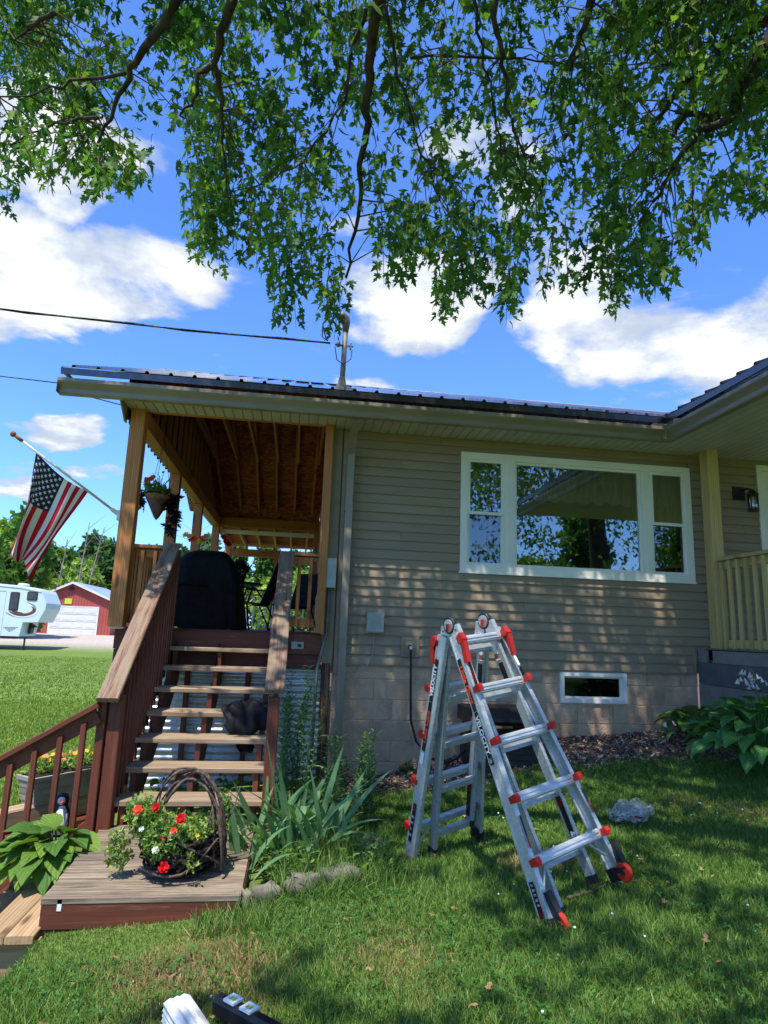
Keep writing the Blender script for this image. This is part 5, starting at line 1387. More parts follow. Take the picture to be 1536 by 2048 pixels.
G1, G2, G3, G4 = srgb(82, 112, 48), srgb(108, 138, 60), srgb(64, 92, 44), srgb(132, 156, 74)
DK1, DK2 = srgb(58, 30, 38), srgb(40, 24, 32)
# twig basket on the landing
tbk = thing('twig_basket', 'round woven twig basket of red and white flowers on the landing', 'planter', (-1.155, -2.62, LZ))
bc = Vector((-1.155, -2.62, LZ))
m = MB()
for k in range(9):
    h = .035 + .025 * k; r = .15 + .085 * math.sin(math.pi * (k + 1.2) / 11.5)
    pts = [bc + Vector(((r + .012 * math.sin(a * 3 + k)) * math.cos(a), (r + .012 * math.cos(a * 4 + k * 2)) * math.sin(a), h + .018 * math.sin(a * 2 + k * 1.7))) for a in np.linspace(0, 6.283, 26)]
    m.tube(pts, .009, 6)
m.obj('bowl', M_['basketwood'], tbk, smooth=True)
MB().lathe([(.05, .005), (.15, .02), (.205, .14), (.20, .22), (.05, .225)], 20, 0, T(*bc)).obj('liner', M_['soil'], tbk, smooth=True)
for k in range(14):
    a0 = rnd.uniform(0, 6.28); r = rnd.uniform(.21, .25); tl = rnd.uniform(-.5, .5); pts = []
    for i in range(14):
        a = a0 + 2.6 * i / 13; pts.append(bc + Vector((r * math.cos(a), r * math.sin(a), .14 + .10 * math.sin(tl * 5 + i * .35) + .01 * math.sin(i))))
    MB().tube(pts, [.009 - .0004 * i for i in range(14)], 6).obj('twig', M_['twig'], tbk, smooth=True)
for k in range(7):           # handle: twisted hoops over the top
    ph = rnd.uniform(0, 6.28); of = Vector((rnd.uniform(-.035, .035), rnd.uniform(-.04, .04), rnd.uniform(-.05, .03))); pts = []
    for i in range(22):
        t = math.pi * (i / 21); x = -.19 * math.cos(t) * (1.08 if i > 10 else .85) + (.02 if i > 10 else .0); z = .10 + .455 * math.sin(t) ** .75
        pts.append(bc + of + Vector((x + .022 * math.cos(ph + i * .45), .05 * math.cos(t) + .03 * math.sin(ph + i * .45) - .05, z + .018 * math.sin(ph + i * .7) + rnd.uniform(-.004, .004))))
    MB().tube(pts, [q_ * (1 + .25 * math.sin(i * 1.7 + ph)) for q_ in [rnd.uniform(.006, .011)] for i in range(22)], 6).obj('handle_twig', M_['twig'], tbk, smooth=True)
for k in range(10):
    a = rnd.uniform(-2.6, .6); p = bc + Vector((.22 * math.cos(a), .22 * math.sin(a), rnd.uniform(.05, .2))); q = p + Vector((rnd.uniform(-.12, .12), rnd.uniform(-.06, .06), rnd.uniform(.12, .3)))
    MB().tube([p, p.lerp(q, .5) + Vector((rnd.uniform(-.03, .03), 0, 0)), q], [.006, .005, .002], 5).obj('twig', M_['twig'], tbk, smooth=True)
leafy('foliage', tbk, [(bc + Vector((-.10, -.11, .26)), (.17, .13, .08)), (bc + Vector((-.07, -.21, .23)), (.16, .07, .075)), (bc + Vector((.06, -.19, .24)), (.10, .06, .06)), (bc + Vector((.10, -.05, .26)), (.14, .12, .07)), (bc + Vector((-.22, -.10, .33)), (.11, .09, .10)), (bc + Vector((-.06, -.20, .17)), (.14, .06, .07)), (bc + Vector((.23, .02, .36)), (.04, .04, .09)), (bc + Vector((-.33, -.12, .15)), (.08, .06, .12)), (bc + Vector((.10, -.27, .13)), (.04, .03, .04))], 3000, .034, [G1, G2, G4, srgb(150, 172, 84)], narrow=.75)
for (x, y, mt, r) in [(313, 1615, 'pet_red', .026), (362, 1638, 'pet_red', .030), (327, 1735, 'pet_red', .031), (276, 1620, 'pet_orange', .028), (347, 1662, 'pet_orange', .02), (327, 1677, 'pet_orange', .018), (283, 1658, 'pet_white', .016), (346, 1665, 'pet_white', .018), (311, 1700, 'pet_white', .02), (395, 1672, 'pet_yellow', .012)]:
    d = project(np.array(bc + Vector((-.05, -.22, .2))))[0][2]
    blossom(at_depth(x, y, d - (.06 if y > 1690 else .01)), r, mt, tbk, 6)

# iris clump: single blades
ir = thing('iris_clump', 'clump of grey green sword leaved irises between the stairs and the ladder', 'plant', (-.42, -2.15, -1.15))
def blade(base, az, lean, L, W, bend, mat, parent, kink=None):
    m = MB(); vs = []; p = Vector(base); d = Vector((math.cos(az) * math.sin(lean), math.sin(az) * math.sin(lean), math.cos(lean))); sidev = Vector((-math.sin(az + .9), math.cos(az + .9), 0)); n = 9
    hz_ = Vector((math.cos(az), math.sin(az), 0))
    ang_ = lean
    for i in range(n + 1):
        t = i / n; w_ = W * (.75 + .5 * t if t < .4 else 1.0) * (1 - max(0, (t - .55) / .45) ** 1.6) + .0015
        vs += [p - sidev * w_ / 2, p + hz_ * (w_ * .10), p + sidev * w_ / 2]
        ang_ += bend / n + ((2.2 if kink and abs(t - kink) < .06 else 0))
        d = hz_ * math.sin(ang_) + Vector((0, 0, math.cos(ang_))); p = p + d * (L / n)
    m.add(vs, [(3 * i + k, 3 * i + k + 1, 3 * i + k + 4, 3 * i + k + 3) for i in range(n) for k in (0, 1)])
    me = m.me('leaf', M_[mat], True); return put('leaf', me, parent)
IR_INV = WM[ir.name].inverted()
def iris_blade(*a, **k):
    o = blade(*a, **k); o.matrix_basis = WM[ir.name].inverted() @ Matrix.Identity(4)
    return o
for i in range(100):
    c = Vector((rnd.gauss(-.48, .16), rnd.gauss(-2.16, .17), 0)); c.z = float(gz(c.x, c.y)) - .01
    az = rnd.uniform(0, 6.28) if i % 3 else rnd.uniform(2.6, 4.2); lean = abs(rnd.gauss(.22, .22)); L = rnd.uniform(.34, .70)
    iris_blade(c, az, lean, L, rnd.uniform(.028, .048), rnd.uniform(.0, .9) if rnd.random() < .6 else rnd.uniform(.9, 1.9), 'iris', ir, kink=(rnd.uniform(.45, .8) if rnd.random() < .16 else None))
for (bx, by, az, lean, L, bend) in [(-.56, -2.1, 2.7, .22, .78, .05), (-.5, -2.2, 3.4, .75, .62, .9), (-.5, -2.3, 3.6, .95, .55, .7), (-.36, -2.1, .3, .18, .72, .15), (-.28, -2.1, .5, .45, .62, .2), (-.55, -2.45, 3.5, 1.2, .42, .35), (-.40, -2.4, 4.6, .5, .30, 2.0)]:
    iris_blade((bx, by, float(gz(bx, by))), az, lean, L, .042, bend, 'iris', ir)
# tall feathery weeds by the skirt
def weed(name, label, stems, grp, cols, size, nleaf, narrow=.16, top=False):
    c0 = stems[0][0]; t = thing(name, label, 'plant', (c0[0], c0[1], float(gz(c0[0], c0[1]))), grp)
    sm = MB(); P = []; D = []
    for (x, y), h, lean in stems:
        z0 = float(gz(x, y)); a = rnd.uniform(0, 6.28); pts = [Vector((x + lean * math.cos(a) * h * (k / 6) ** 2, y + lean * math.sin(a) * h * (k / 6) ** 2, z0 + h * k / 6)) for k in range(7)]
        sm.tube(pts, [.004 - .0004 * k for k in range(7)], 5)
        for k in range(nleaf):
            f = .12 + .88 * k / nleaf; i = min(5, int(f * 6)); p = pts[i].lerp(pts[i + 1], f * 6 - i); b = k * 2.4
            P.append(p); D.append((math.cos(b) * .9, math.sin(b) * .9, rnd.uniform(.1, .8)))
    sm.obj('stems', M_['hosta_dark'], t)['kind'] = 'stuff'
    P = np.array([tuple(p) for p in P]); D = np.array(D); N = len(P)
    C = np.array([c[:3] for c in cols])[nrs.randint(0, len(cols), N)] * (.8 + .4 * nrs.rand(N, 1))
    V, F, CC = scatter(MAPLE2_V * np.array([narrow * 2.0, 1, 1]), MAPLE2_F, P, rot_batch(D, nrs.rand(N) * .8 - .4), size * (.7 + .6 * nrs.rand(N)), C)
    inv = np.array(WM[t.name].inverted()); V = V @ inv[:3, :3].T + inv[:3, 3]
    o = put('foliage', arrays_mesh('foliage', V, F, M_['plants'], CC), t, WM[t.name]); o['kind'] = 'stuff'
    return t
W1 = [srgb(92, 124, 72), srgb(112, 144, 86), srgb(78, 108, 70)]
weed('tall_weed', 'tall feathery weeds in front of the corrugated skirt beside the right newel', [((rnd.uniform(-.70, -.40), rnd.uniform(-1.5, -.8)), rnd.uniform(.75, 1.25), rnd.uniform(0, .16)) for _ in range(15)], 'weeds by the skirt', W1, .085, 60)
weed('tall_weed', 'bushy narrow leaved weeds in front of the downspout', [((rnd.uniform(-.30, .12), rnd.uniform(-1.9, -1.1)), rnd.uniform(.35, .72), rnd.uniform(.05, .4)) for _ in range(26)], 'weeds by the skirt', W1, .075, 44)
weed('low_weed', 'low green weeds at the foot of the irises behind the stones', [((rnd.uniform(-.70, .06), rnd.uniform(-2.78, -2.2)), rnd.uniform(.08, .22), rnd.uniform(.1, .5)) for _ in range(60)], None, [G1, G2, G3], .045, 14, .35)
weed('wall_sprig', 'small leafy sprig growing against the blocks beside the cord', [((rnd.uniform(.56, .76), rnd.uniform(-.16, -.06)), rnd.uniform(.06, .12), .2) for _ in range(9)], None, [G2, G3], .04, 9, .45)
# bright shrub shoots under the stairs
for k, (c, n_) in enumerate([((-.98, -1.28, -1.0), 12), ((-1.55, -1.1, -1.12), 7), ((-1.2, -1.15, -1.12), 5), ((-.9, -1.75, -1.28), 7)]):
    t = thing('shrub_shoot', ['leafy light green shoot standing on the lowest tread by the right post', 'light green shoot under the left of the stairs', 'small shoot behind the basket handle', 'leafy shoot in the dark under the lowest tread'][k], 'plant', c, 'shoots growing through the stairs')
    sh = leaf_mesh(.085, .055, 2, 5, .3, .25, .004, M_['shrub_leaf'], 'leaf')
    for i in range(n_):
        p = Vector(c) + Vector((rnd.uniform(-.14, .14), rnd.uniform(-.08, .08), rnd.uniform(.05, .22)))
        put('leaf', sh, t, aim(p, rnd.uniform(0, 6.28), rnd.uniform(-.3, .6), rnd.uniform(-.5, .5), rnd.uniform(.7, 1.2)))
        MB().tube([c, p], .003, 4).obj('stem', M_['hosta_dark'], t)
# planter box of flowers on the timber
pb_ = thing('planter_box', 'grey trough planter of yellow and pink flowers on the retaining timber', 'planter', (-2.36, -.90, -1.08))
q = Matrix.Translation((-2.37, -.92, -1.085)) @ Matrix.Rotation(math.atan2(1.43, 1.13), 4, 'Z')
m = MB(); m.add([], [])
def taper(m, l0, w0, l1, w1, z0_, z1_, M):
    vs = [(sx * l0 / 2, sy * w0 / 2, z0_) for sy in (-1, 1) for sx in (-1, 1)] + [(sx * l1 / 2, sy * w1 / 2, z1_) for sy in (-1, 1) for sx in (-1, 1)]
    m.add(vs, [(0, 2, 3, 1), (4, 5, 7, 6), (0, 1, 5, 4), (2, 6, 7, 3), (0, 4, 6, 2), (1, 3, 7, 5)], 0, M)
taper(m, .62, .17, .70, .215, 0, .20, q); m.obj('trough', M_['planter'], pb_)
for i in range(3):
    m = MB(); taper(m, .64 + .022 * i, .18 + .012 * i, .655 + .022 * i, .188 + .012 * i, .03 + .05 * i, .065 + .05 * i, q); m.obj('band', M_['planter'], pb_)
m = MB(); taper(m, .72, .235, .73, .245, .185, .215, q); m.obj('rim', M_['planter'], pb_)
m = MB(); taper(m, .68, .20, .68, .20, .216, .222, q); m.obj('soil', M_['soil'], pb_)
leafy('foliage', pb_, [(q @ Vector((.22 * k, 0, .27)), (.16, .09, .075)) for k in (-1, 0, 1)], 520, .04, [G2, G4, srgb(150, 170, 70), G1], narrow=.8)
for i in range(26):
    p = q @ Vector((rnd.uniform(-.3, .33), rnd.uniform(-.08, .08), rnd.uniform(.29, .36)))
    blossom(p, .02, rnd.choice(['pet_yellow', 'pet_yellow', 'pet_orange', 'pet_pink']), pb_, 5, (rnd.uniform(-.5, .5), -.6, .7), 1)
for i in range(4): blossom(q @ Vector((.34 + rnd.uniform(-.04, .05), rnd.uniform(-.05, .05), rnd.uniform(.38, .45))), .032, 'pet_pink', pb_, 6)
# hanging basket and pots on the side rail
hb = thing('hanging_basket', 'cone shaped hanging basket of red flowers and dark vine by the front deck post', 'hanging basket', tuple(on_y(313, 1038, .75)))
tip = Vector(on_y(312, 1040, .75)); rim = tip + Vector((.0, 0, .27))
MB().lathe([(.004, 0), (.03, .03), (.13, .235)], 18, 0, T(*tip)).obj('cone', M_['rust'], hb, smooth=True)
MB().lathe([(.128, .232), (.15, .27), (.148, .29), (.02, .285)], 18, 0, T(*tip)).obj('rim', M_['tan'], hb, smooth=True)
m = MB(); top = rim + Vector((.0, 0, .72))
for a in (0, 2.1, 4.2): m.tube([rim + Vector((.14 * math.cos(a), .14 * math.sin(a), 0)), top], .003, 5)
m.tube([top, top + Vector((0, 0, .2))], .003, 5); m.obj('wire', M_['cable'], hb)
leafy('foliage', hb, [(rim + Vector((-.06, -.02, .09)), (.13, .11, .08)), (rim + Vector((.03, 0, .06)), (.12, .12, .06))], 260, .055, [G2, G4, srgb(140, 168, 76)])
leafy('vine', hb, [(rim + Vector((.15, 0, -.03)), (.07, .08, .10)), (rim + Vector((.20, -.02, -.20)), (.06, .06, .15)), (rim + Vector((.17, 0, -.38)), (.05, .04, .06)), (rim + Vector((-.17, 0, -.02)), (.05, .08, .09)), (rim + Vector((.05, 0, .04)), (.16, .1, .04))], 190, .085, [DK1, DK2], MAPLE_V, MAPLE_F, down=1.2)
m = MB()
for i in range(14):
    a = rnd.uniform(0, 6.28); e = rim + Vector((.17 * math.cos(a) * rnd.uniform(.3, 1.2), .1 * math.sin(a), rnd.uniform(.16, .30))); m.tube([rim, rim.lerp(e, .6) + Vector((0, 0, .04)), e], .0035, 4)
m.obj('stalks', M_['hosta_dark'], hb)
for p in [(-.10, -.03, .20), (-.13, -.05, .17), (-.07, -.05, .22), (-.15, 0, .20), (-.14, -.03, .13)]: blossom(rim + Vector(p), .036, 'pet_orange', hb, 6)
blossom(rim + Vector((.03, 0, .30)), .02, 'pet_red', hb, 6)
rp = thing('rail_planter', 'rail planter of orange and yellow flowers with dark trailing leaves above the grill', 'planter', (-2.25, 2.9, 1.14))
MB().bb((-2.40, 2.4, 1.135), (-2.18, 4.0, 1.24)).obj('trough', M_['rust'], rp)
leafy('foliage', rp, [((-2.25, 2.5, 1.32), (.10, .2, .12)), ((-2.2, 3.0, 1.30), (.10, .25, .11)), ((-2.15, 3.6, 1.33), (.10, .2, .10))], 300, .06, [G2, G4, srgb(170, 180, 70)])
leafy('vine', rp, [((-2.02, 3.2, 1.27), (.13, .25, .12)), ((-1.95, 3.3, 1.18), (.10, .2, .10))], 150, .08, [DK1, DK2], MAPLE_V, MAPLE_F)
for (x, y, mt) in [(380, 1073, 'pet_yellow'), (372, 1070, 'pet_yellow'), (388, 1078, 'pet_orange'), (383, 1080, 'pet_orange'), (405, 1078, 'pet_orange'), (412, 1073, 'pet_pink'), (398, 1083, 'pet_yellow'), (447, 1075, 'pet_red'), (457, 1089, 'pet_red'), (452, 1083, 'pet_red')]:
    blossom(on_y(x, y, 2.7), .05, mt, rp, 6)
pt = thing('potted_plant', 'dark leaved potted plant on the patio table', 'plant', (-1.50, 3.4, 1.02))
MB().lathe([(.07, 0), (.10, .12), (.105, .13), (.02, .125)], 14, 0, T(-1.48, 3.4, 1.025)).obj('pot', M_['iron'], pt, smooth=True)
leafy('foliage', pt, [((-1.48, 3.4, 1.25), (.14, .12, .12))], 110, .08, [DK1, DK2, srgb(40, 50, 34)], MAPLE_V, MAPLE_F)
# fallen twig and dry stick
for (pts, lab_) in [([(.95, -3.25), (1.1, -3.2), (1.25, -3.12), (1.42, -3.12)], 'thin dead twig lying in the grass right of the ladder foot'), ([(.55, -.95), (.75, -.80), (.95, -.62)], 'pale dry stick lying on the mulch left of the ladder')]:
    m = MB(); m.tube([(x, y, float(gz(x, y)) + .035) for x, y in pts], [.009, .008, .006, .004][:len(pts)], 6)
    tag(m.obj('stick', M_['twig'], smooth=True), lab_, 'stick')
# ------------------------------------------------------------------ red shed far away
SZ = -.86
shed = thing('shed', 'red metal shed with a white garage door and pale roof across the lawn', 'shed', (-18.9, 53, SZ))
sx0, sx1, sy, pk, ev = -22.0, -15.9, 50.0, 3.45, 2.15
cxs = -19.2
m = MB()
m.prism([(sx0, SZ), (sx1, SZ), (sx1, ev), (cxs, pk), (sx0, ev)], sy, sy + 9, 'y'); wall = m.obj('wall', M_['barn_red'], shed)
x = sx0 + .1
DX0, DX1, DTOP = -20.75, -17.05, 1.5
while x < sx1:
    zt = ev + (pk - ev) * (1 - abs(x - cxs) / (cxs - sx0 if x < cxs else sx1 - cxs))
    zb = DTOP + .12 if DX0 - .1 < x < DX1 + .1 else SZ
    MB().bb((x - .03, sy - .03, zb), (x + .03, sy + .001, zt - .05)).obj('rib', M_['barn_red'], wall); x += .23
s = MB(); rect_frame(s, DX0 - .10, DX1 + .10, SZ, DTOP + .10, .10, sy - .06, sy - .01); dd = s.obj('door_frame', M_['barn_white'], shed)
for i in range(4):
    h = (DTOP - SZ) / 4
    pn = MB().bb((DX0, sy - .05, SZ + i * h + .015), (DX1, sy - .015, SZ + (i + 1) * h - .015)).obj('door_panel', M_['barn_white'], dd)
    for k in range(4):
        w_ = (DX1 - DX0) / 4; MB().bb((DX0 + w_ * k + .14, sy - .065, SZ + i * h + .14), (DX0 + w_ * (k + 1) - .14, sy - .0495, SZ + (i + 1) * h - .14)).obj('raised_panel', M_['barn_white'], dd)
for a, b in (((sx0 - .3, ev - .16), (cxs, pk + .04)), ((sx1 + .3, ev - .16), (cxs, pk + .04))):
    m = MB(); m.prism([a, b, (b[0], b[1] + .14), (a[0], a[1] + .14)], sy - .3, sy + 9.3, 'y'); r = m.obj('roof', M_['barn_roof'], shed)
    m = MB(); m.prism([(a[0], a[1] - .05), (b[0], b[1] - .05), (b[0], b[1] + .13), (a[0], a[1] + .13)], sy - .34, sy - .302, 'y'); m.obj('trim', M_['barn_white'], r)
MB().bb((-19.75, sy - .06, 1.75), (-19.2, sy - .031, 2.2)).obj('sign_board', M_['lime'], shed)
MB().box((-19.3, sy - .1, 3.02), (.3, .2, .22)).obj('lamp', M_['iron'], shed)
# ------------------------------------------------------------------ fifth wheel trailer
rv = thing('travel_trailer', 'white fifth wheel travel trailer with brown swoosh graphics on the gravel', 'trailer', (-18, 31, -1.3))
ry0, ry1 = 30.0, 32.2
prof = [(-24.5, -.55), (-15.1, -.55), (-15.0, .20), (-14.25, .22), (-13.95, .95), (-13.93, 1.25), (-14.2, 1.80), (-14.3, 1.95), (-15.3, 2.13), (-17.2, 2.24), (-24.5, 2.3)]
m = MB(); m.prism(prof, ry0, ry1, 'y'); m.obj('body', M_['rv'], rv)
m = MB(); m.prism([(-24.5, 2.24), (-17.2, 2.20), (-15.3, 2.09), (-14.25, 1.92), (-14.25, 1.82), (-15.3, 2.00), (-17.2, 2.12), (-24.5, 2.18)], ry0 - .03, ry0 - .001, 'y'); m.obj('roof_trim', M_['barn_white'], rv)
def rv_window(x0, x1, z0, z1):
    s = MB(); s.prism([(x0 + .05, z0), (x1 - .05, z0), (x1, z0 + .05), (x1, z1 - .05), (x1 - .05, z1), (x0 + .05, z1), (x0, z1 - .05), (x0, z0 + .05)], ry0 - .03, ry0 - .001, 'y'); w_ = s.obj('window', M_['blackplastic'], rv)
    MB().bb((x0 + .05, ry0 - .038, z0 + .05), (x1 - .05, ry0 - .031, z1 - .05)).obj('pane', M_['rv_glass'], w_)
rv_window(-15.80, -15.33, .80, 1.78); rv_window(-14.95, -14.42, 1.36, 1.84)
def swoosh(cx, cz, a, b, w0, w1, t0, t1, mat, dy):
    cx -= .22; a *= .88
    m = MB(); n = 28; vs = []
    for i in range(n + 1):
        t = t0 + (t1 - t0) * i / n; k = math.sin(math.pi * i / n) ** .8 + .06; q = w0 + (w1 - w0) * i / n
        for r in (1, 1 - q * k): vs += [(cx + a * r * math.cos(t), ry0 - dy, cz + b * r * math.sin(t))]
    m.add(vs, [(2 * i, 2 * i + 1, 2 * i + 3, 2 * i + 2) for i in range(n)]); return m.obj('stripe', M_[mat], rv)
swoosh(-14.95, .86, .95, .42, .25, .25, 3.5, 7.6, 'rv_grey', .004)
swoosh(-14.90, .82, .80, .30, .5, .3, 3.3, 7.2, 'rv_brown', .008)
swoosh(-14.85, .84, .86, .40, .16, .16, 3.2, 7.0, 'barn_white', .012)
swoosh(-14.85, .76, .62, .22, .9, .5, 2.7, 6.0, 'rv_brown', .016)
for k in range(4): MB().bb((-15.95 + .1 * k, ry0 - .012, -.10 - .07 * k), (-15.2 - .12 * k, ry0 - .002, -.07 - .07 * k)).obj('stripe', M_['rv_grey'], rv)
s = MB(); rect_frame(s, -16.75, -16.02, -.45, 1.85, .03, ry0 - .02, ry0 - .001); s.obj('door', M_['rv'], rv)
m = MB(); m.tube([(-14.9, ry0 + .3, -.6), (-14.9, ry0 + .3, -1.30)], .05, 8); m.box((-14.9, ry0 + .3, -1.29), (.2, .2, .03)); m.obj('landing_leg', M_['iron'], rv)
MB().prism([(-15.0, .16), (-14.7, -.02), (-14.62, .0), (-14.85, -.1), (-14.9, -.4), (-15.0, -.42)], ry0 + .9, ry0 + 1.3, 'y').obj('hitch', M_['iron'], rv)
for x in (-20.2, -21.2): MB().lathe([(.1, -.12), (.36, -.12), (.38, 0), (.36, .12), (.1, .12)], 18, 0, T(x, ry0 + .2, -.92) @ Matrix.Rotation(math.pi / 2, 4, 'X')).obj('wheel', M_['rubber'], rv)
MB().bb((-16.0, ry0 + .1, -.68), (-15.3, ry0 + .4, -.55)).obj('step', M_['iron'], rv)
MB().lathe([(.30, 0), (.28, .10), (.15, .13), (.001, .135)], 14, 0, T(-15.6, 31, 2.17)).obj('roof_vent', M_['barn_white'], rv, smooth=True)

# ------------------------------------------------------------------ trees across the lawn
def tree_mesh(h, rw, n, seed, cols, size, lo=.12):
    rs = np.random.RandomState(seed); P = []; C = []
    nb = 26
    for b in range(nb):
        f = lo + (1 - lo) * (b + .5) / nb; rr = rw * (math.sin(math.pi * min(1, (f - lo) / (1 - lo) * .82 + .16)) ** .7); a = b * 2.4 + rs.rand()
        c = np.array([rr * .62 * math.cos(a) * rs.uniform(.3, 1.1), rr * .62 * math.sin(a) * rs.uniform(.3, 1.1), h * f * .95])
        k = n // nb; q = rs.normal(size=(k, 3)); q /= np.linalg.norm(q, axis=1, keepdims=True); q *= (.35 + .65 * rs.rand(k, 1) ** .5)
        P.append(c + q * np.array([rw * .42, rw * .42, h * .085])); C.append(np.array(cols[rs.randint(len(cols))][:3]) * (.75 + .5 * rs.rand()) * (.8 + .4 * rs.rand(k, 1)))
    P = np.concatenate(P); C = np.concatenate(C); N = len(P)
    d = rs.normal(size=(N, 3)); d[:, 2] -= .2
    V, F, CC = scatter(MAPLE2_V, MAPLE2_F, P, rot_batch(d, rs.rand(N) * 6.28), size * (.6 + .8 * rs.rand(N)), C)
    return arrays_mesh('crown', V, F, M_['trees'], CC)
TC = [[srgb(70, 100, 46), srgb(88, 116, 54), srgb(60, 90, 44)], [srgb(104, 130, 56), srgb(120, 140, 66), srgb(90, 116, 50)], [srgb(56, 84, 44), srgb(68, 94, 50), srgb(48, 74, 40)]]
crowns = [tree_mesh(13, 3.4, 2100, 5, TC[0], .85), tree_mesh(9, 3.0, 1700, 6, TC[1], .8, .05), tree_mesh(14, 3.0, 2100, 7, TC[2], .85, .1)]
hts = [13, 9, 14]; trunks = []
for k in range(3):
    m = MB(); r = random.Random(k)
    m.tube([(0, 0, -.3), (r.uniform(-.2, .2), r.uniform(-.2, .2), hts[k] * .4), (r.uniform(-.4, .4), 0, hts[k] * .95)], [.22, .15, .03], 6)
    for i in range(7):
        z = hts[k] * (.3 + .09 * i); a = i * 2.4; m.tube([(0, 0, z), (1.4 * math.cos(a), 1.4 * math.sin(a), z + 1.0)], [.07, .02], 5)
    trunks.append(m.me('trunk', M_['greybark']))
TL = [('broadleaf_tree', 'full mid green broadleaf tree in the wood beyond the lawn'), ('young_tree', 'low bright green young tree at the edge of the wood'), ('woodland_tree', 'tall dark green tree standing in the wood beyond the lawn')]
def far_tree(k, x, y, s, rz, lbl=None, grp='trees of the wood beyond the lawn'):
    if lbl is None:
        q = project(np.array([x, y, 0.0]))[0]; sz = 'big' if s > .86 else 'smaller'
        where = 'beyond the trailer' if q[0] < 75 else 'behind and beside the red shed' if q[0] < 240 else 'seen between the front deck posts' if q[0] < 420 else 'seen through the deck' if q[0] < 680 else 'hidden behind the house'
        lbl = ['%s full mid green tree of the wood %s', '%s bright young tree at the wood edge %s', '%s tall dark green tree of the wood %s'][k] % (sz, where)
    t = thing(TL[k][0], lbl, 'tree', group=grp, M=T(x, y, float(gz(x, y))) @ Matrix.Rotation(rz, 4, 'Z') @ Matrix.Scale(s, 4))
    put('crown', crowns[k], t, WM[t.name]); put('trunk', trunks[k], t, WM[t.name]); return t
tr = random.Random(21)
far_tree(0, -19.5, 40.5, .70, 1.0, 'round pale green tree at the left edge behind the trailer')
far_tree(1, -21.3, 42, .92, 2.0, 'bushy yellow green tree beside the trailer at the left edge')
x = -52
while x < 6:      # edge of the wood
    far_tree(1, x, tr.uniform(68, 74), tr.uniform(.6, .95), tr.uniform(0, 6)); x += tr.uniform(3.4, 4.6)
x = -64
while x < 12:
    far_tree(tr.choice([0, 2]), x, tr.uniform(76, 83), tr.uniform(.72, .92), tr.uniform(0, 6)); x += tr.uniform(3.2, 4.4)
x = -75
while x < 22:
    far_tree(tr.choice([0, 2, 2]), x, tr.uniform(86, 98), tr.uniform(.78, 1.0), tr.uniform(0, 6)); x += tr.uniform(3.6, 5.0)
# bare pale snags
for k, (px, dx, hgt, d) in enumerate([(146, .5, 11.2, 64), (162, 1.3, 11.0, 66), (104, .6, 9.5, 66), (545, .3, 11, 66), (383, .0, 12.5, 72)]):
    p = at_depth(px, 1230, d); x, y = p[0], p[1]; z = float(gz(x, y)); m = MB()
    m.tube([(x, y, z), (x + dx * .4, y, z + hgt * .5), (x + dx, y, z + hgt)], [.11, .09, .03], 6)
    for i in range(10 if k < 4 else 26):
        h = hgt * rnd.uniform(.35, .95); a = rnd.uniform(-1, 1) * (1.6 if k < 4 else 2.6); m.tube([(x + dx * h / hgt, y, z + h), (x + dx * h / hgt + a, y + rnd.uniform(-.6, .6), z + h + rnd.uniform(.6, 1.8))], [.035, .01], 4)
    o = m.obj('bare_tree', M_['greybark'])
    tag(o, ['bare pale dead tree standing left of the shed roof peak', 'leaning bare pale trunk right of the other above the shed', 'thin bare trunk just right of the flag tip', 'thin bare trunk seen through the deck', 'leafless twiggy tree seen between the deck posts'][k], 'tree', 'bare trees in the wood')
# trees behind the camera, seen only in the window glass
for x, y, s, k in [(-9, -42, .9, 0), (0, -50, 1.0, 2), (9, -46, .85, 0), (17, -40, .8, 1), (25, -48, 1.0, 2), (13, -58, 1.1, 0), (33, -44, .9, 0)]:
    far_tree(k, x, y, s, x, 'tree reflected in the picture window', 'trees across the front yard')

# ------------------------------------------------------------------ the silver maple overhead
TX, TY = 7.7, -9.6
maple = thing('maple_tree', 'large silver maple whose drooping leafy branches hang over the yard', 'tree', (TX, TY, float(gz(TX, TY))))
m = MB(); zt = float(gz(TX, TY))
m.tube([(TX, TY, zt - .2), (TX - .02, TY, zt + .6), (TX - .1, TY + .05, 2.2), (TX - .3, TY + .1, 4.4), (TX - .5, TY + .2, 7.0), (TX - .4, TY, 10)], [.42, .30, .27, .24, .17, .08], 16)
m.obj('trunk', M_['bark'], maple, smooth=True)
CR = Vector((TX - .35, TY + .1, 4.6))
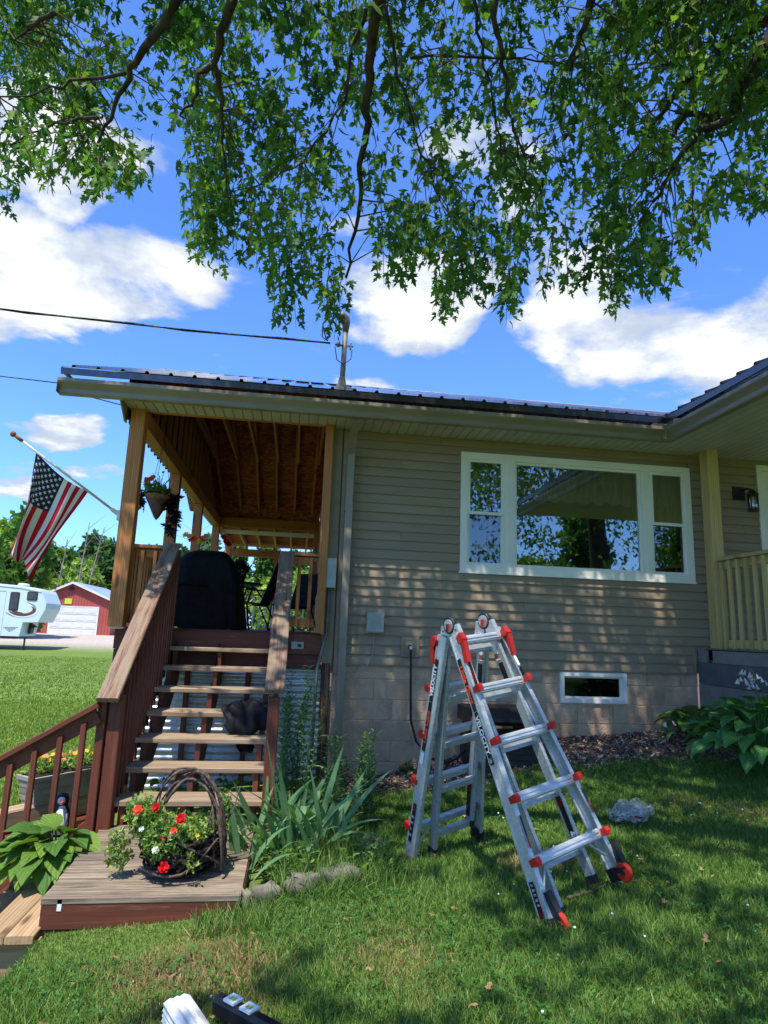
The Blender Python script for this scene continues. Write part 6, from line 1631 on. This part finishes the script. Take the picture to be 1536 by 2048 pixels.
# limbs: picture points with distance; then back to the trunk
LIMBS = [
    [(1600, -60, 4.2), (1536, 90, 4.3), (1486, 170, 4.4), (1462, 235, 4.5), (1400, 262, 4.6), (1350, 330, 4.7), (1305, 405, 4.8)],
    [(1560, 20, 4.4), (1480, 75, 4.7), (1440, 110, 4.8), (1365, 165, 5.0), (1320, 235, 5.1), (1300, 260, 5.2)],
    [(1240, -90, 4.4), (1185, 0, 4.5), (1160, 70, 4.6), (1140, 142, 4.7)],
    [(760, -110, 4.0), (752, 0, 4.3), (742, 130, 4.6), (735, 240, 4.8), (722, 330, 5.0), (716, 430, 5.2), (692, 556, 5.3)],
    [(480, -100, 4.2), (462, 0, 4.4), (436, 90, 4.6), (432, 130, 4.7), (440, 200, 4.8), (444, 285, 4.9)],
    [(432, 130, 4.7), (396, 142, 4.72), (393, 200, 4.75), (360, 232, 4.8)],
    [(392, -60, 4.3), (352, 10, 4.4), (300, 80, 4.6), (262, 140, 4.7), (230, 210, 4.8), (190, 300, 4.9)],
    [(990, -80, 4.6), (993, 40, 4.7), (1010, 130, 4.8), (1020, 235, 4.9), (1052, 320, 5.0)],
    [(940, -80, 4.8), (955, 60, 4.9), (985, 200, 5.0), (1000, 300, 5.1)],
    [(770, 0, 4.6), (800, 150, 4.8), (830, 270, 5.0), (880, 400, 5.2)],
    [(735, 20, 4.6), (705, 100, 4.8), (690, 200, 4.9), (610, 320, 5.0), (520, 370, 5.1)],
    [(262, 140, 4.7), (150, 165, 4.9), (60, 190, 5.0), (-60, 200, 5.1)],
    [(200, 235, 4.8), (110, 245, 5.0), (20, 290, 5.2)],
    [(110, 27, 4.8), (60, 50, 4.9), (30, 80, 5.0)],
    [(1440, 235, 4.6), (1375, 230, 4.9), (1340, 280, 5.1)],
    [(820, 110, 4.8), (1000, 115, 5.0), (1150, 125, 5.1), (1340, 130, 5.2)],
]
lm = MB(); limb_pts = []
for li, L in enumerate(LIMBS):
    pts = [Vector(at_depth(x, y, d)) for x, y, d in L]
    r0 = 1.2 * [.046, .034, .034, .040, .036, .022, .036, .022, .013, .013, .013, .012, .012, .018, .026, .009][li]
    if li in (0, 2, 3, 4, 6, 7, 8):
        a = pts[0]; pts = [CR + Vector((0, 0, .3 * (li % 3))), CR.lerp(a, .4) + Vector((0, 0, .9)), CR.lerp(a, .75) + Vector((0, 0, .8))] + pts
        rs = [.14, .10, .075] + [max(.006, r0 * (1 - .8 * i / max(1, len(L) - 1))) for i in range(len(L))]
    else:
        rs = [max(.005, r0 * (1 - .75 * i / max(1, len(L) - 1))) for i in range(len(L))]
    # resample with small crooks
    P2 = []; R2 = []
    for i in range(len(pts) - 1):
        for k in range(4):
            t = k / 4; P2.append(pts[i].lerp(pts[i + 1], t) + Vector((rnd.gauss(0, 1), rnd.gauss(0, 1), rnd.gauss(0, 1))) * .012); R2.append(rs[i] * (1 - t) + rs[i + 1] * t)
    P2.append(pts[-1]); R2.append(rs[-1])
    b = MB(); b.tube(P2, R2, 8); b.obj('branch', M_['bark'], maple, smooth=True)
    limb_pts += [np.array(p) for p in P2[8 if len(pts) > len(L) else 0:]]
limb_pts = np.array(limb_pts)

LOW = [(-150, 470), (0, 440), (28, 390), (55, 352), (75, 372), (100, 392), (122, 352), (150, 405), (190, 408), (210, 372), (245, 398), (280, 372), (312, 318), (330, 300), (345, 330), (365, 318), (380, 420), (388, 520), (420, 552), (445, 556), (460, 505), (480, 545), (520, 540), (545, 640), (565, 662), (600, 660), (615, 600), (640, 675), (680, 684), (688, 560), (700, 470), (735, 440), (750, 520), (775, 572), (830, 580), (850, 545), (865, 640), (890, 652), (915, 600), (960, 605), (1000, 650), (1025, 655), (1040, 620), (1055, 530), (1085, 598), (1100, 545), (1120, 560), (1140, 592), (1165, 585), (1180, 560), (1200, 620), (1225, 640), (1250, 600), (1300, 592), (1335, 592), (1345, 550), (1320, 500), (1312, 440), (1340, 430), (1360, 480), (1382, 526), (1398, 480), (1412, 440), (1450, 432), (1490, 445), (1536, 440), (1700, 470)]
HOLES = [(362, 220, 18, 62), (375, 430, 12, 100), (488, 222, 22, 38), (560, 190, 24, 24), (835, 150, 28, 52), (975, 140, 14, 70), (940, 265, 18, 34), (1085, 500, 22, 75), (725, 500, 22, 70), (548, 395, 34, 22), (700, 430, 30, 30), (350, 255, 26, 50), (640, 425, 24, 14), (985, 560, 14, 60), (1048, 250, 10, 16), (860, 480, 22, 22), (1100, 620, 30, 30), (1290, 470, 18, 26), (1215, 260, 8, 16), (905, 340, 20, 26), (470, 470, 14, 40), (590, 470, 12, 40), (330, 330, 22, 26)]
lowx = np.array([p[0] for p in LOW]); lowy = np.array([p[1] for p in LOW])
def canopy_ok(px, py, strict=True):
    ok = py < np.interp(px, lowx, lowy)
    for x, y, a, b in HOLES: ok &= ((px - x) / a) ** 2 + ((py - y) / b) ** 2 > 1
    return ok
LCOL = np.array([srgb(74, 104, 50)[:3], srgb(62, 94, 48)[:3], srgb(86, 116, 56)[:3], srgb(56, 88, 50)[:3], srgb(98, 124, 58)[:3]])
leafP, leafD, leafS, leafC = [], [], [], []
tw = MB()
ns = 0; tries = 0
while ns < 1450 and tries < 14000:
    tries += 1
    px = nrs.uniform(-60, 1600); yl = np.interp(px, lowx, lowy); py = yl - (yl + 260) * nrs.rand() ** .92
    g = fbm(px / 34.0, py / 60.0 + 20); edge = smooth01(yl - 260, yl - 60, py)
    if g < .47 + .13 * edge: continue
    tip_ok = canopy_ok(np.array([px]), np.array([py]))[0]
    if not tip_ok: continue
    d = 4.7 + 2.0 * nrs.rand() - .9 * max(0, (px - 1150) / 400) * nrs.rand() + .5 * max(0, (900 - px) / 900)
    if py > yl - 90: d = min(d, 4.9 + .8 * nrs.rand())
    tip = at_depth(px, py, d)
    ax = np.array([nrs.normal() * .35, nrs.normal() * .35, 1.0]); ax /= np.linalg.norm(ax); Ls = nrs.uniform(.28, .5)
    k = nrs.randint(7, 12); base = tip + ax * Ls
    dd = np.sqrt(((limb_pts - base) ** 2).sum(1)); j = int(dd.argmin())
    pts = [Vector(tip), Vector(tip + ax * Ls * .5 + nrs.normal(size=3) * .02), Vector(base)]; rr = [.0018, .003, .0042]
    j = int(np.argsort(dd)[nrs.randint(0, 8)])
    if dd[j] < .75:
        q = Vector(limb_pts[j]); pts += [Vector(base).lerp(q, .5) + Vector((0, 0, .05)), q]; rr += [.005, .007]
    tw.tube(pts, rr, 4, cap=False)
    cc = LCOL[nrs.randint(5)]
    for i in range(k):
        f = i / (k - 1); a = i * 2.4 + nrs.rand()
        o = np.array([math.cos(a), math.sin(a), 0]) * nrs.uniform(.03, .09)
        P = tip + ax * Ls * f + o; D = np.array([math.cos(a) * .6, math.sin(a) * .6, -nrs.uniform(.45, 1.6)])
        s = nrs.uniform(.080, .155) * (.8 if f < .15 else 1)
        e = project(P + D / np.linalg.norm(D) * s)[0]
        if not (e[1] < np.interp(e[0], lowx, lowy) + 6): continue
        leafP.append(P); leafD.append(D); leafS.append(s); leafC.append(cc * nrs.uniform(.65, 1.4))
    ns += 1
# strands that hang below the rest
for (x, y, ln) in [(12, 437, 130), (60, 350, 90), (95, 388, 120), (172, 406, 130), (205, 400, 90), (252, 396, 110), (285, 372, 70), (392, 532, 210), (412, 500, 150), (440, 553, 190), (475, 530, 130), (512, 545, 170), (548, 600, 170), (562, 660, 220), (592, 656, 190), (630, 590, 120), (645, 640, 120), (668, 682, 110), (610, 540, 160), (768, 570, 170), (802, 575, 130), (845, 520, 120), (880, 646, 220), (905, 640, 160), (945, 602, 170), (1012, 652, 220), (1034, 628, 160), (985, 560, 120), (1090, 597, 140), (1136, 592, 150), (1166, 582, 110), (1222, 634, 190), (1245, 612, 130), (1290, 592, 120), (1325, 590, 60), (1384, 524, 160), (1400, 470, 110), (1442, 432, 100), (1500, 438, 120), (1205, 560, 140), (715, 420, 60), (900, 560, 150)]:
    d = nrs.uniform(4.5, 5.3) if x < 1250 else nrs.uniform(3.6, 4.4)
    n = int(ln / 5.5); xo = nrs.uniform(-18, 18)
    sp = [Vector(at_depth(x + xo * (k / 6) ** 1.3, y - ln * k / 6, d + .02 * k)) for k in range(7)]
    tw.tube(sp, [.0016 + .0006 * k for k in range(7)], 4, cap=False)
    cc = LCOL[nrs.randint(5)] * 1.1
    for i in range(n):
        f = (i + nrs.rand() * .8) / n; a = i * 2.4 + nrs.rand(); k = min(5, int(f * 6)); p = np.array(sp[k].lerp(sp[k + 1], f * 6 - k))
        s = nrs.uniform(.080, .138) * (.75 if f < .12 else 1)
        leafP.append(p + np.array([math.cos(a), math.sin(a), 0]) * (.03 + .05 * f) + np.array([0, 0, s * .6])); leafD.append((math.cos(a) * .5, math.sin(a) * .5, -nrs.uniform(.6, 1.6))); leafS.append(s); leafC.append(cc * nrs.uniform(.8, 1.25))
tw.obj('twigs', M_['twig'], maple)
leafP, leafD, leafS, leafC = map(np.array, (leafP, leafD, leafS, leafC))
LR = rot_batch(leafD, nrs.rand(len(leafP)) * 6.28); LSH = np.stack([nrs.uniform(.7, 1.12, len(leafP)), nrs.uniform(.85, 1.15, len(leafP)), nrs.uniform(.3, 3.2, len(leafP)) * np.where(nrs.rand(len(leafP)) < .25, -1, 1)], 1)
pj = project(leafP); infr = (pj[:, 0] > 0) & (pj[:, 0] < 1536) & (pj[:, 1] > 0) & (pj[:, 1] < 1000)
big = np.argsort(-(leafS / pj[:, 2]) * infr)[:300]
single = np.zeros(len(leafP), bool); single[big] = True
lme = [arrays_mesh('leaf', MAPLE_V, MAPLE_F, M_['maple_leaf'], np.repeat(c[None] , len(MAPLE_V), 0)) for c in LCOL]
for i in big:
    M = Matrix([list(LR[i][r] * leafS[i] * LSH[i]) + [leafP[i][r]] for r in range(3)] + [[0, 0, 0, 1]])
    put('leaf', lme[i % 5], maple, M)
V, F, CC = scatter(MAPLE_V, MAPLE_F, leafP[~single], LR[~single], (leafS[:, None] * LSH)[~single], leafC[~single])
# the rest of the crown: lifted along the sun from the shade it casts on the yard and the wall
def shade_points(n, plane):
    out = []
    while sum(map(len, out)) < n:
        k = n
        if plane == 'ground':
            x = nrs.uniform(-1.6, 6.5, k); y = nrs.uniform(-8.5, 0.3, k); z = np.full(k, -1.05)
            f = fbm(x * .95 + 3, y * .95 + 11); keep = f > .375
            keep &= x > -.62 + .30 * np.sin(y * 2.1) + .25 * (y < -2.6) - 1.1 * smooth01(-3.7, -4.1, y)
            for (sx_, sy_, a, b) in [(-.25, -3.2, .42, .34), (-.05, -3.75, .34, .3), (-.75, -3.35, .4, .25), (.62, -3.85, .14, .16), (.95, -2.75, .16, .16), (1.35, -3.55, .2, .14), (.35, -3.0, .22, .16), (2.1, -3.2, .2, .13), (.9, -4.15, .25, .14), (3.0, -1.25, .25, .2), (1.75, -3.9, .13, .12), (-.2, -2.65, .25, .15)]:
                keep &= ((x - sx_) / a) ** 2 + ((y - sy_) / b) ** 2 > 1
        else:
            x = nrs.uniform(-.6, 5.6, k); z = nrs.uniform(-1.2, 1.7, k); y = np.zeros(k)
            if plane == 'rim': x = nrs.uniform(-1.75, -.25, k); z = nrs.uniform(-.1, .75, k)
            f = fbm((x + .19 * z) * 3.2 + 31, z * .9 + 5); keep = (f > .47) | (plane == 'rim')
        P = np.stack([x, y, z], 1)[keep]
        zc = 3.6 + 5.0 * nrs.rand(len(P)) ** 1.2; t = (zc - P[:, 2]) / SUN_DIR[2]; P = P + SUN_DIR * t[:, None]
        q = project(P); inview = (q[:, 2] > .1) & (q[:, 0] > -40) & (q[:, 0] < 1576) & (q[:, 1] > -60) & (q[:, 1] < 2100)
        bad = (inview & ~canopy_ok(q[:, 0], q[:, 1] + 60)) | ((q[:, 2] > .1) & (q[:, 2] < 3.0) & inview) | (P[:, 1] > 1.0)
        bad |= inview & (nrs.rand(len(P)) > .35)
        out.append(P[~bad])
    return np.concatenate(out)[:n]
SP = np.concatenate([shade_points(17000, 'ground'), shade_points(1900, 'wall'), shade_points(1500, 'rim')])
# and the outer skirt that hangs round the trunk
nn = 5200; a = nrs.rand(nn) * 6.283; r = 4.8 * np.sqrt(.12 + .88 * nrs.rand(nn)); 
SK = np.stack([TX + r * np.cos(a), TY + .6 + r * np.sin(a), 3.2 + 5.5 * nrs.rand(nn) + .4 * fbm(a * 3, r) ], 1)
SK = SK[(fbm(SK[:, 0] * .9, SK[:, 1] * .9 + SK[:, 2]) > .42) & (SK[:, 1] < -7.2)]
MC = np.array([CPOS[0], -CPOS[1], CPOS[2]]); GP = []
for _ in range(520):
    wx, wz = nrs.uniform(1.1, 4.0), nrs.uniform(1.0, 2.4); dirv = np.array([wx, 0, wz]) - MC; yy = -nrs.uniform(7.6, 12.5); p = MC + dirv * ((yy - MC[1]) / dirv[1])
    if fbm(wx * 3.1 + 9, wz * 4.2 + 3) < .47 - .12 * (wz > 1.7): continue
    GP.append(p + nrs.normal(size=(9, 3)) * np.array([.16, .12, .16]))
SP = np.concatenate([SP, SK] + GP); N = len(SP)
D = nrs.normal(size=(N, 3)); D[:, 2] -= 1.0
SR = rot_batch(D, nrs.rand(N) * 6.28); qv = project(SP); iv = (qv[:, 2] > .1) & (np.abs(qv[:, 0] - 768) < 820) & (qv[:, 1] > -60) & (qv[:, 1] < 2100)
V2, F2, C2 = scatter(MAPLE2_V, MAPLE2_F, SP, SR, nrs.uniform(.10, .16, N) * np.where(iv, .68, 1.0), LCOL[nrs.randint(0, 5, N)] * nrs.uniform(.75, 1.25, (N, 1)))
F2 = F2 + len(V)
V = np.concatenate([V, V2]); F = np.concatenate([F, F2]); CC = np.concatenate([CC, C2])
inv = np.array(WM[maple.name].inverted()); V = V @ inv[:3, :3].T + inv[:3, 3]
o = put('crown', arrays_mesh('crown', V, F, M_['maple_leaf'], CC), maple, WM[maple.name]); o['kind'] = 'stuff'

# ------------------------------------------------------------------ grass, clover, mulch
BL_V = np.array([[-.5, 0, 0], [.5, 0, 0], [-.40, .5, .06], [.40, .5, .06], [0, 1, .30]], float)
BL_F = np.array([[0, 1, 3], [0, 3, 2], [2, 3, 4]])
def keep_off(x, y):
    ok = ~((x > -1.86) & (x < -.60) & (y > -2.98) & (y < -1.6))
    ok &= ~((x < -1.75) & (y > -3.05) & (y < -1.05 - .2 + .9 * np.clip(x + 3.0, -5, .9)) & (x > -4.5))
    ok &= ~((y > -.02) & (x > -2.4)) & ~((x > PX - .05) & (y > -1.5))
    ok &= ~((y > -1.75) & (x < -.1) & (x > -2.35))
    return ok
GC = np.array([srgb(80, 112, 46)[:3], srgb(94, 128, 54)[:3], srgb(112, 144, 66)[:3], srgb(70, 104, 44)[:3], srgb(130, 152, 76)[:3]])
DRY = np.array([srgb(170, 152, 100)[:3], srgb(140, 130, 80)[:3]])
def grass_patch(n, x0, x1, y0, y1, lo, hi, wd, pull=1.0, far=False):
    x = nrs.uniform(x0, x1, n); y = y0 + (y1 - y0) * nrs.rand(n) ** pull
    q = project(np.stack([x, y, gz(x, y)], 1)); vis = (q[:, 2] > .3) & (q[:, 0] > -90) & (q[:, 0] < 1630) & (q[:, 1] < 2230) & (q[:, 1] > 1200)
    mm = mulch_mask(x, y); bb = bare_mask(x, y)
    k = keep_off(x, y) & (nrs.rand(n) > mm * 1.05) & (nrs.rand(n) > bb * .75) & vis
    x, y = x[k], y[k]; N = len(x); dry = (fbm(x * 1.1 + 40, y * 1.1) + .6 * bare_mask(x, y) + .25 * nrs.rand(N)) > .97
    h = (lo + (hi - lo) * nrs.rand(N)) * (.65 + .8 * fbm(x * 1.9, y * 1.9 + 7)) * (1 - .5 * smooth01(-.7, -1.0, x) * smooth01(-3.5, -3.25, y) * (y < -2.9) * (hi < .1))
    C = GC[nrs.randint(0, 5, N)] * (.72 + .35 * nrs.rand(N, 1) + .35 * fbm(x * .8 + 5, y * .8)[:, None]); C = C * np.where(x[:, None] < -2.2, np.array([[1.38, 1.22, 1.0]]), 1.0); C[dry] = DRY[nrs.randint(0, 2, dry.sum())] * (.8 + .3 * nrs.rand(dry.sum(), 1))
    D = np.stack([nrs.normal(size=N) * .5, nrs.normal(size=N) * .5, np.ones(N)], 1)
    S = np.stack([wd * (.7 + .6 * nrs.rand(N)), h, h], 1)
    return scatter(BL_V, BL_F, np.stack([x, y, gz(x, y) - .004], 1), rot_batch(D, nrs.rand(N) * 6.28), S, C)
parts = [grass_patch(215000, -2.2, 3.6, -4.7, -2.4, .022, .065, .0042), grass_patch(120000, -1.0, 4.6, -2.6, -.5, .022, .058, .0050),
         grass_patch(120000, -7.5, -2.2, -1.2, 7.0, .03, .055, .009, 1.3), grass_patch(60000, -17, -2.5, 6.0, 26, .03, .06, .022, 1.2),
         grass_patch(2600, -.75, .1, -2.95, -2.2, .10, .22, .005), grass_patch(900, -1.0, -.6, -3.25, -2.98, .05, .14, .005)]
off = 0; Vs, Fs, Cs = [], [], []
for V, F, C in parts: Vs.append(V); Fs.append(F + off); Cs.append(C); off += len(V)
tag(put('grass', arrays_mesh('grass', np.concatenate(Vs), np.concatenate(Fs), M_['grass'], np.concatenate(Cs))), kind='stuff')
# clover leaflets and heads
n = 14000; x = nrs.uniform(-1.8, 3.8, n); y = nrs.uniform(-4.6, -1.2, n); k = keep_off(x, y) & (fbm(x * 1.6 + 60, y * 1.6 + 2) > .50) & (mulch_mask(x, y) < .3) & ~((x < -.7) & (y > -3.35)); x, y = x[k], y[k]; N = len(x)
tri = []; tf_ = []
for j in range(3):
    a = j * 2.094; o0 = len(tri)
    tri += [(0, 0, 0)] + [(math.cos(a + b) * r_, math.sin(a + b) * r_, .12 * r_) for b, r_ in ((-.55, .7), (-.3, 1), (0, .9), (.3, 1), (.55, .7))]
    tf_ += [(o0, o0 + i, o0 + i + 1) for i in range(1, 5)]
ux = np.stack([nrs.normal(size=N) * .25, nrs.normal(size=N) * .25, np.ones(N)], 1)
Rm = rot_batch(ux, nrs.rand(N) * 6.28)[:, :, [2, 0, 1]]
V, F, C = scatter(np.array(tri), np.array(tf_), np.stack([x, y, gz(x, y) + nrs.uniform(.02, .05, N)], 1), Rm, nrs.uniform(.010, .019, N), np.array(srgb(70, 112, 48)[:3]) * nrs.uniform(.7, 1.3, (N, 1)))
tag(put('clover_leaves', arrays_mesh('clover_leaves', V, F, M_['plants'], C)), kind='stuff')
m = MB(); c = 0
while c < 60:
    x, y = rnd.uniform(-1.2, 3.6), rnd.uniform(-4.6, -1.5)
    if not keep_off(np.array([x]), np.array([y]))[0] or mulch_mask(np.array([x]), np.array([y]))[0] > .3 or (x < .4 and rnd.random() < .6): continue
    z = float(gz(x, y)); h = rnd.uniform(.03, .07); m.ball((x, y, z + h), rnd.uniform(.004, .0068), 0, 5, (1, 1, .85)); m.tube([(x, y, z), (x, y, z + h)], .0015, 3, 1); c += 1
tag(m.obj('clover_heads', [M_['print_white'], M_['hosta_dark']]), kind='stuff')
# last year's leaves and bits in the turf
n = 260; x = nrs.uniform(-1.6, 3.6, n); y = nrs.uniform(-4.5, -.9, n); k = keep_off(x, y); x, y = x[k], y[k]; N = len(x)
D = np.stack([nrs.normal(size=N), nrs.normal(size=N), nrs.normal(size=N) * .3], 1)
V, F, C = scatter(MAPLE2_V, MAPLE2_F, np.stack([x, y, gz(x, y) + nrs.uniform(.02, .045, N)], 1), rot_batch(D, nrs.rand(N) * .6 - .3), nrs.uniform(.015, .05, N), np.array(srgb(150, 122, 84)[:3]) * nrs.uniform(.5, 1.2, (N, 1)))
tag(put('fallen_leaves', arrays_mesh('fallen_leaves', V, F, M_['chips'], C)), kind='stuff')
# mulch chips
n = 26000; x = nrs.uniform(-.1, 4.0, n); y = nrs.uniform(-1.6, .0, n); k = (nrs.rand(n) < mulch_mask(x, y)) & ~((x > PX - .03) & (y > -1.4)); x, y = x[k], y[k]; N = len(x)
CH_V = np.array([[-.5, 0, 0], [.5, 0, 0], [.4, 1, 0], [-.4, 1, .1], [0, .5, .3]], float); CH_F = np.array([[0, 1, 4], [1, 2, 4], [2, 3, 4], [3, 0, 4]])
D = np.stack([nrs.normal(size=N), nrs.normal(size=N), nrs.normal(size=N) * .3], 1); S = np.stack([nrs.uniform(.008, .02, N), nrs.uniform(.015, .055, N), nrs.uniform(.008, .02, N)], 1)
CHC = 1.3 * np.array([srgb(98, 82, 70)[:3], srgb(130, 112, 98)[:3], srgb(76, 63, 54)[:3], srgb(166, 150, 134)[:3], srgb(104, 78, 66)[:3]])
V, F, C = scatter(CH_V, CH_F, np.stack([x, y, gz(x, y) + nrs.uniform(-.002, .012, N)], 1), rot_batch(D, nrs.rand(N) * 6.28), S, CHC[nrs.randint(0, 5, N)])
tag(put('mulch_chips', arrays_mesh('mulch_chips', V, F, M_['chips'], C)), kind='stuff')
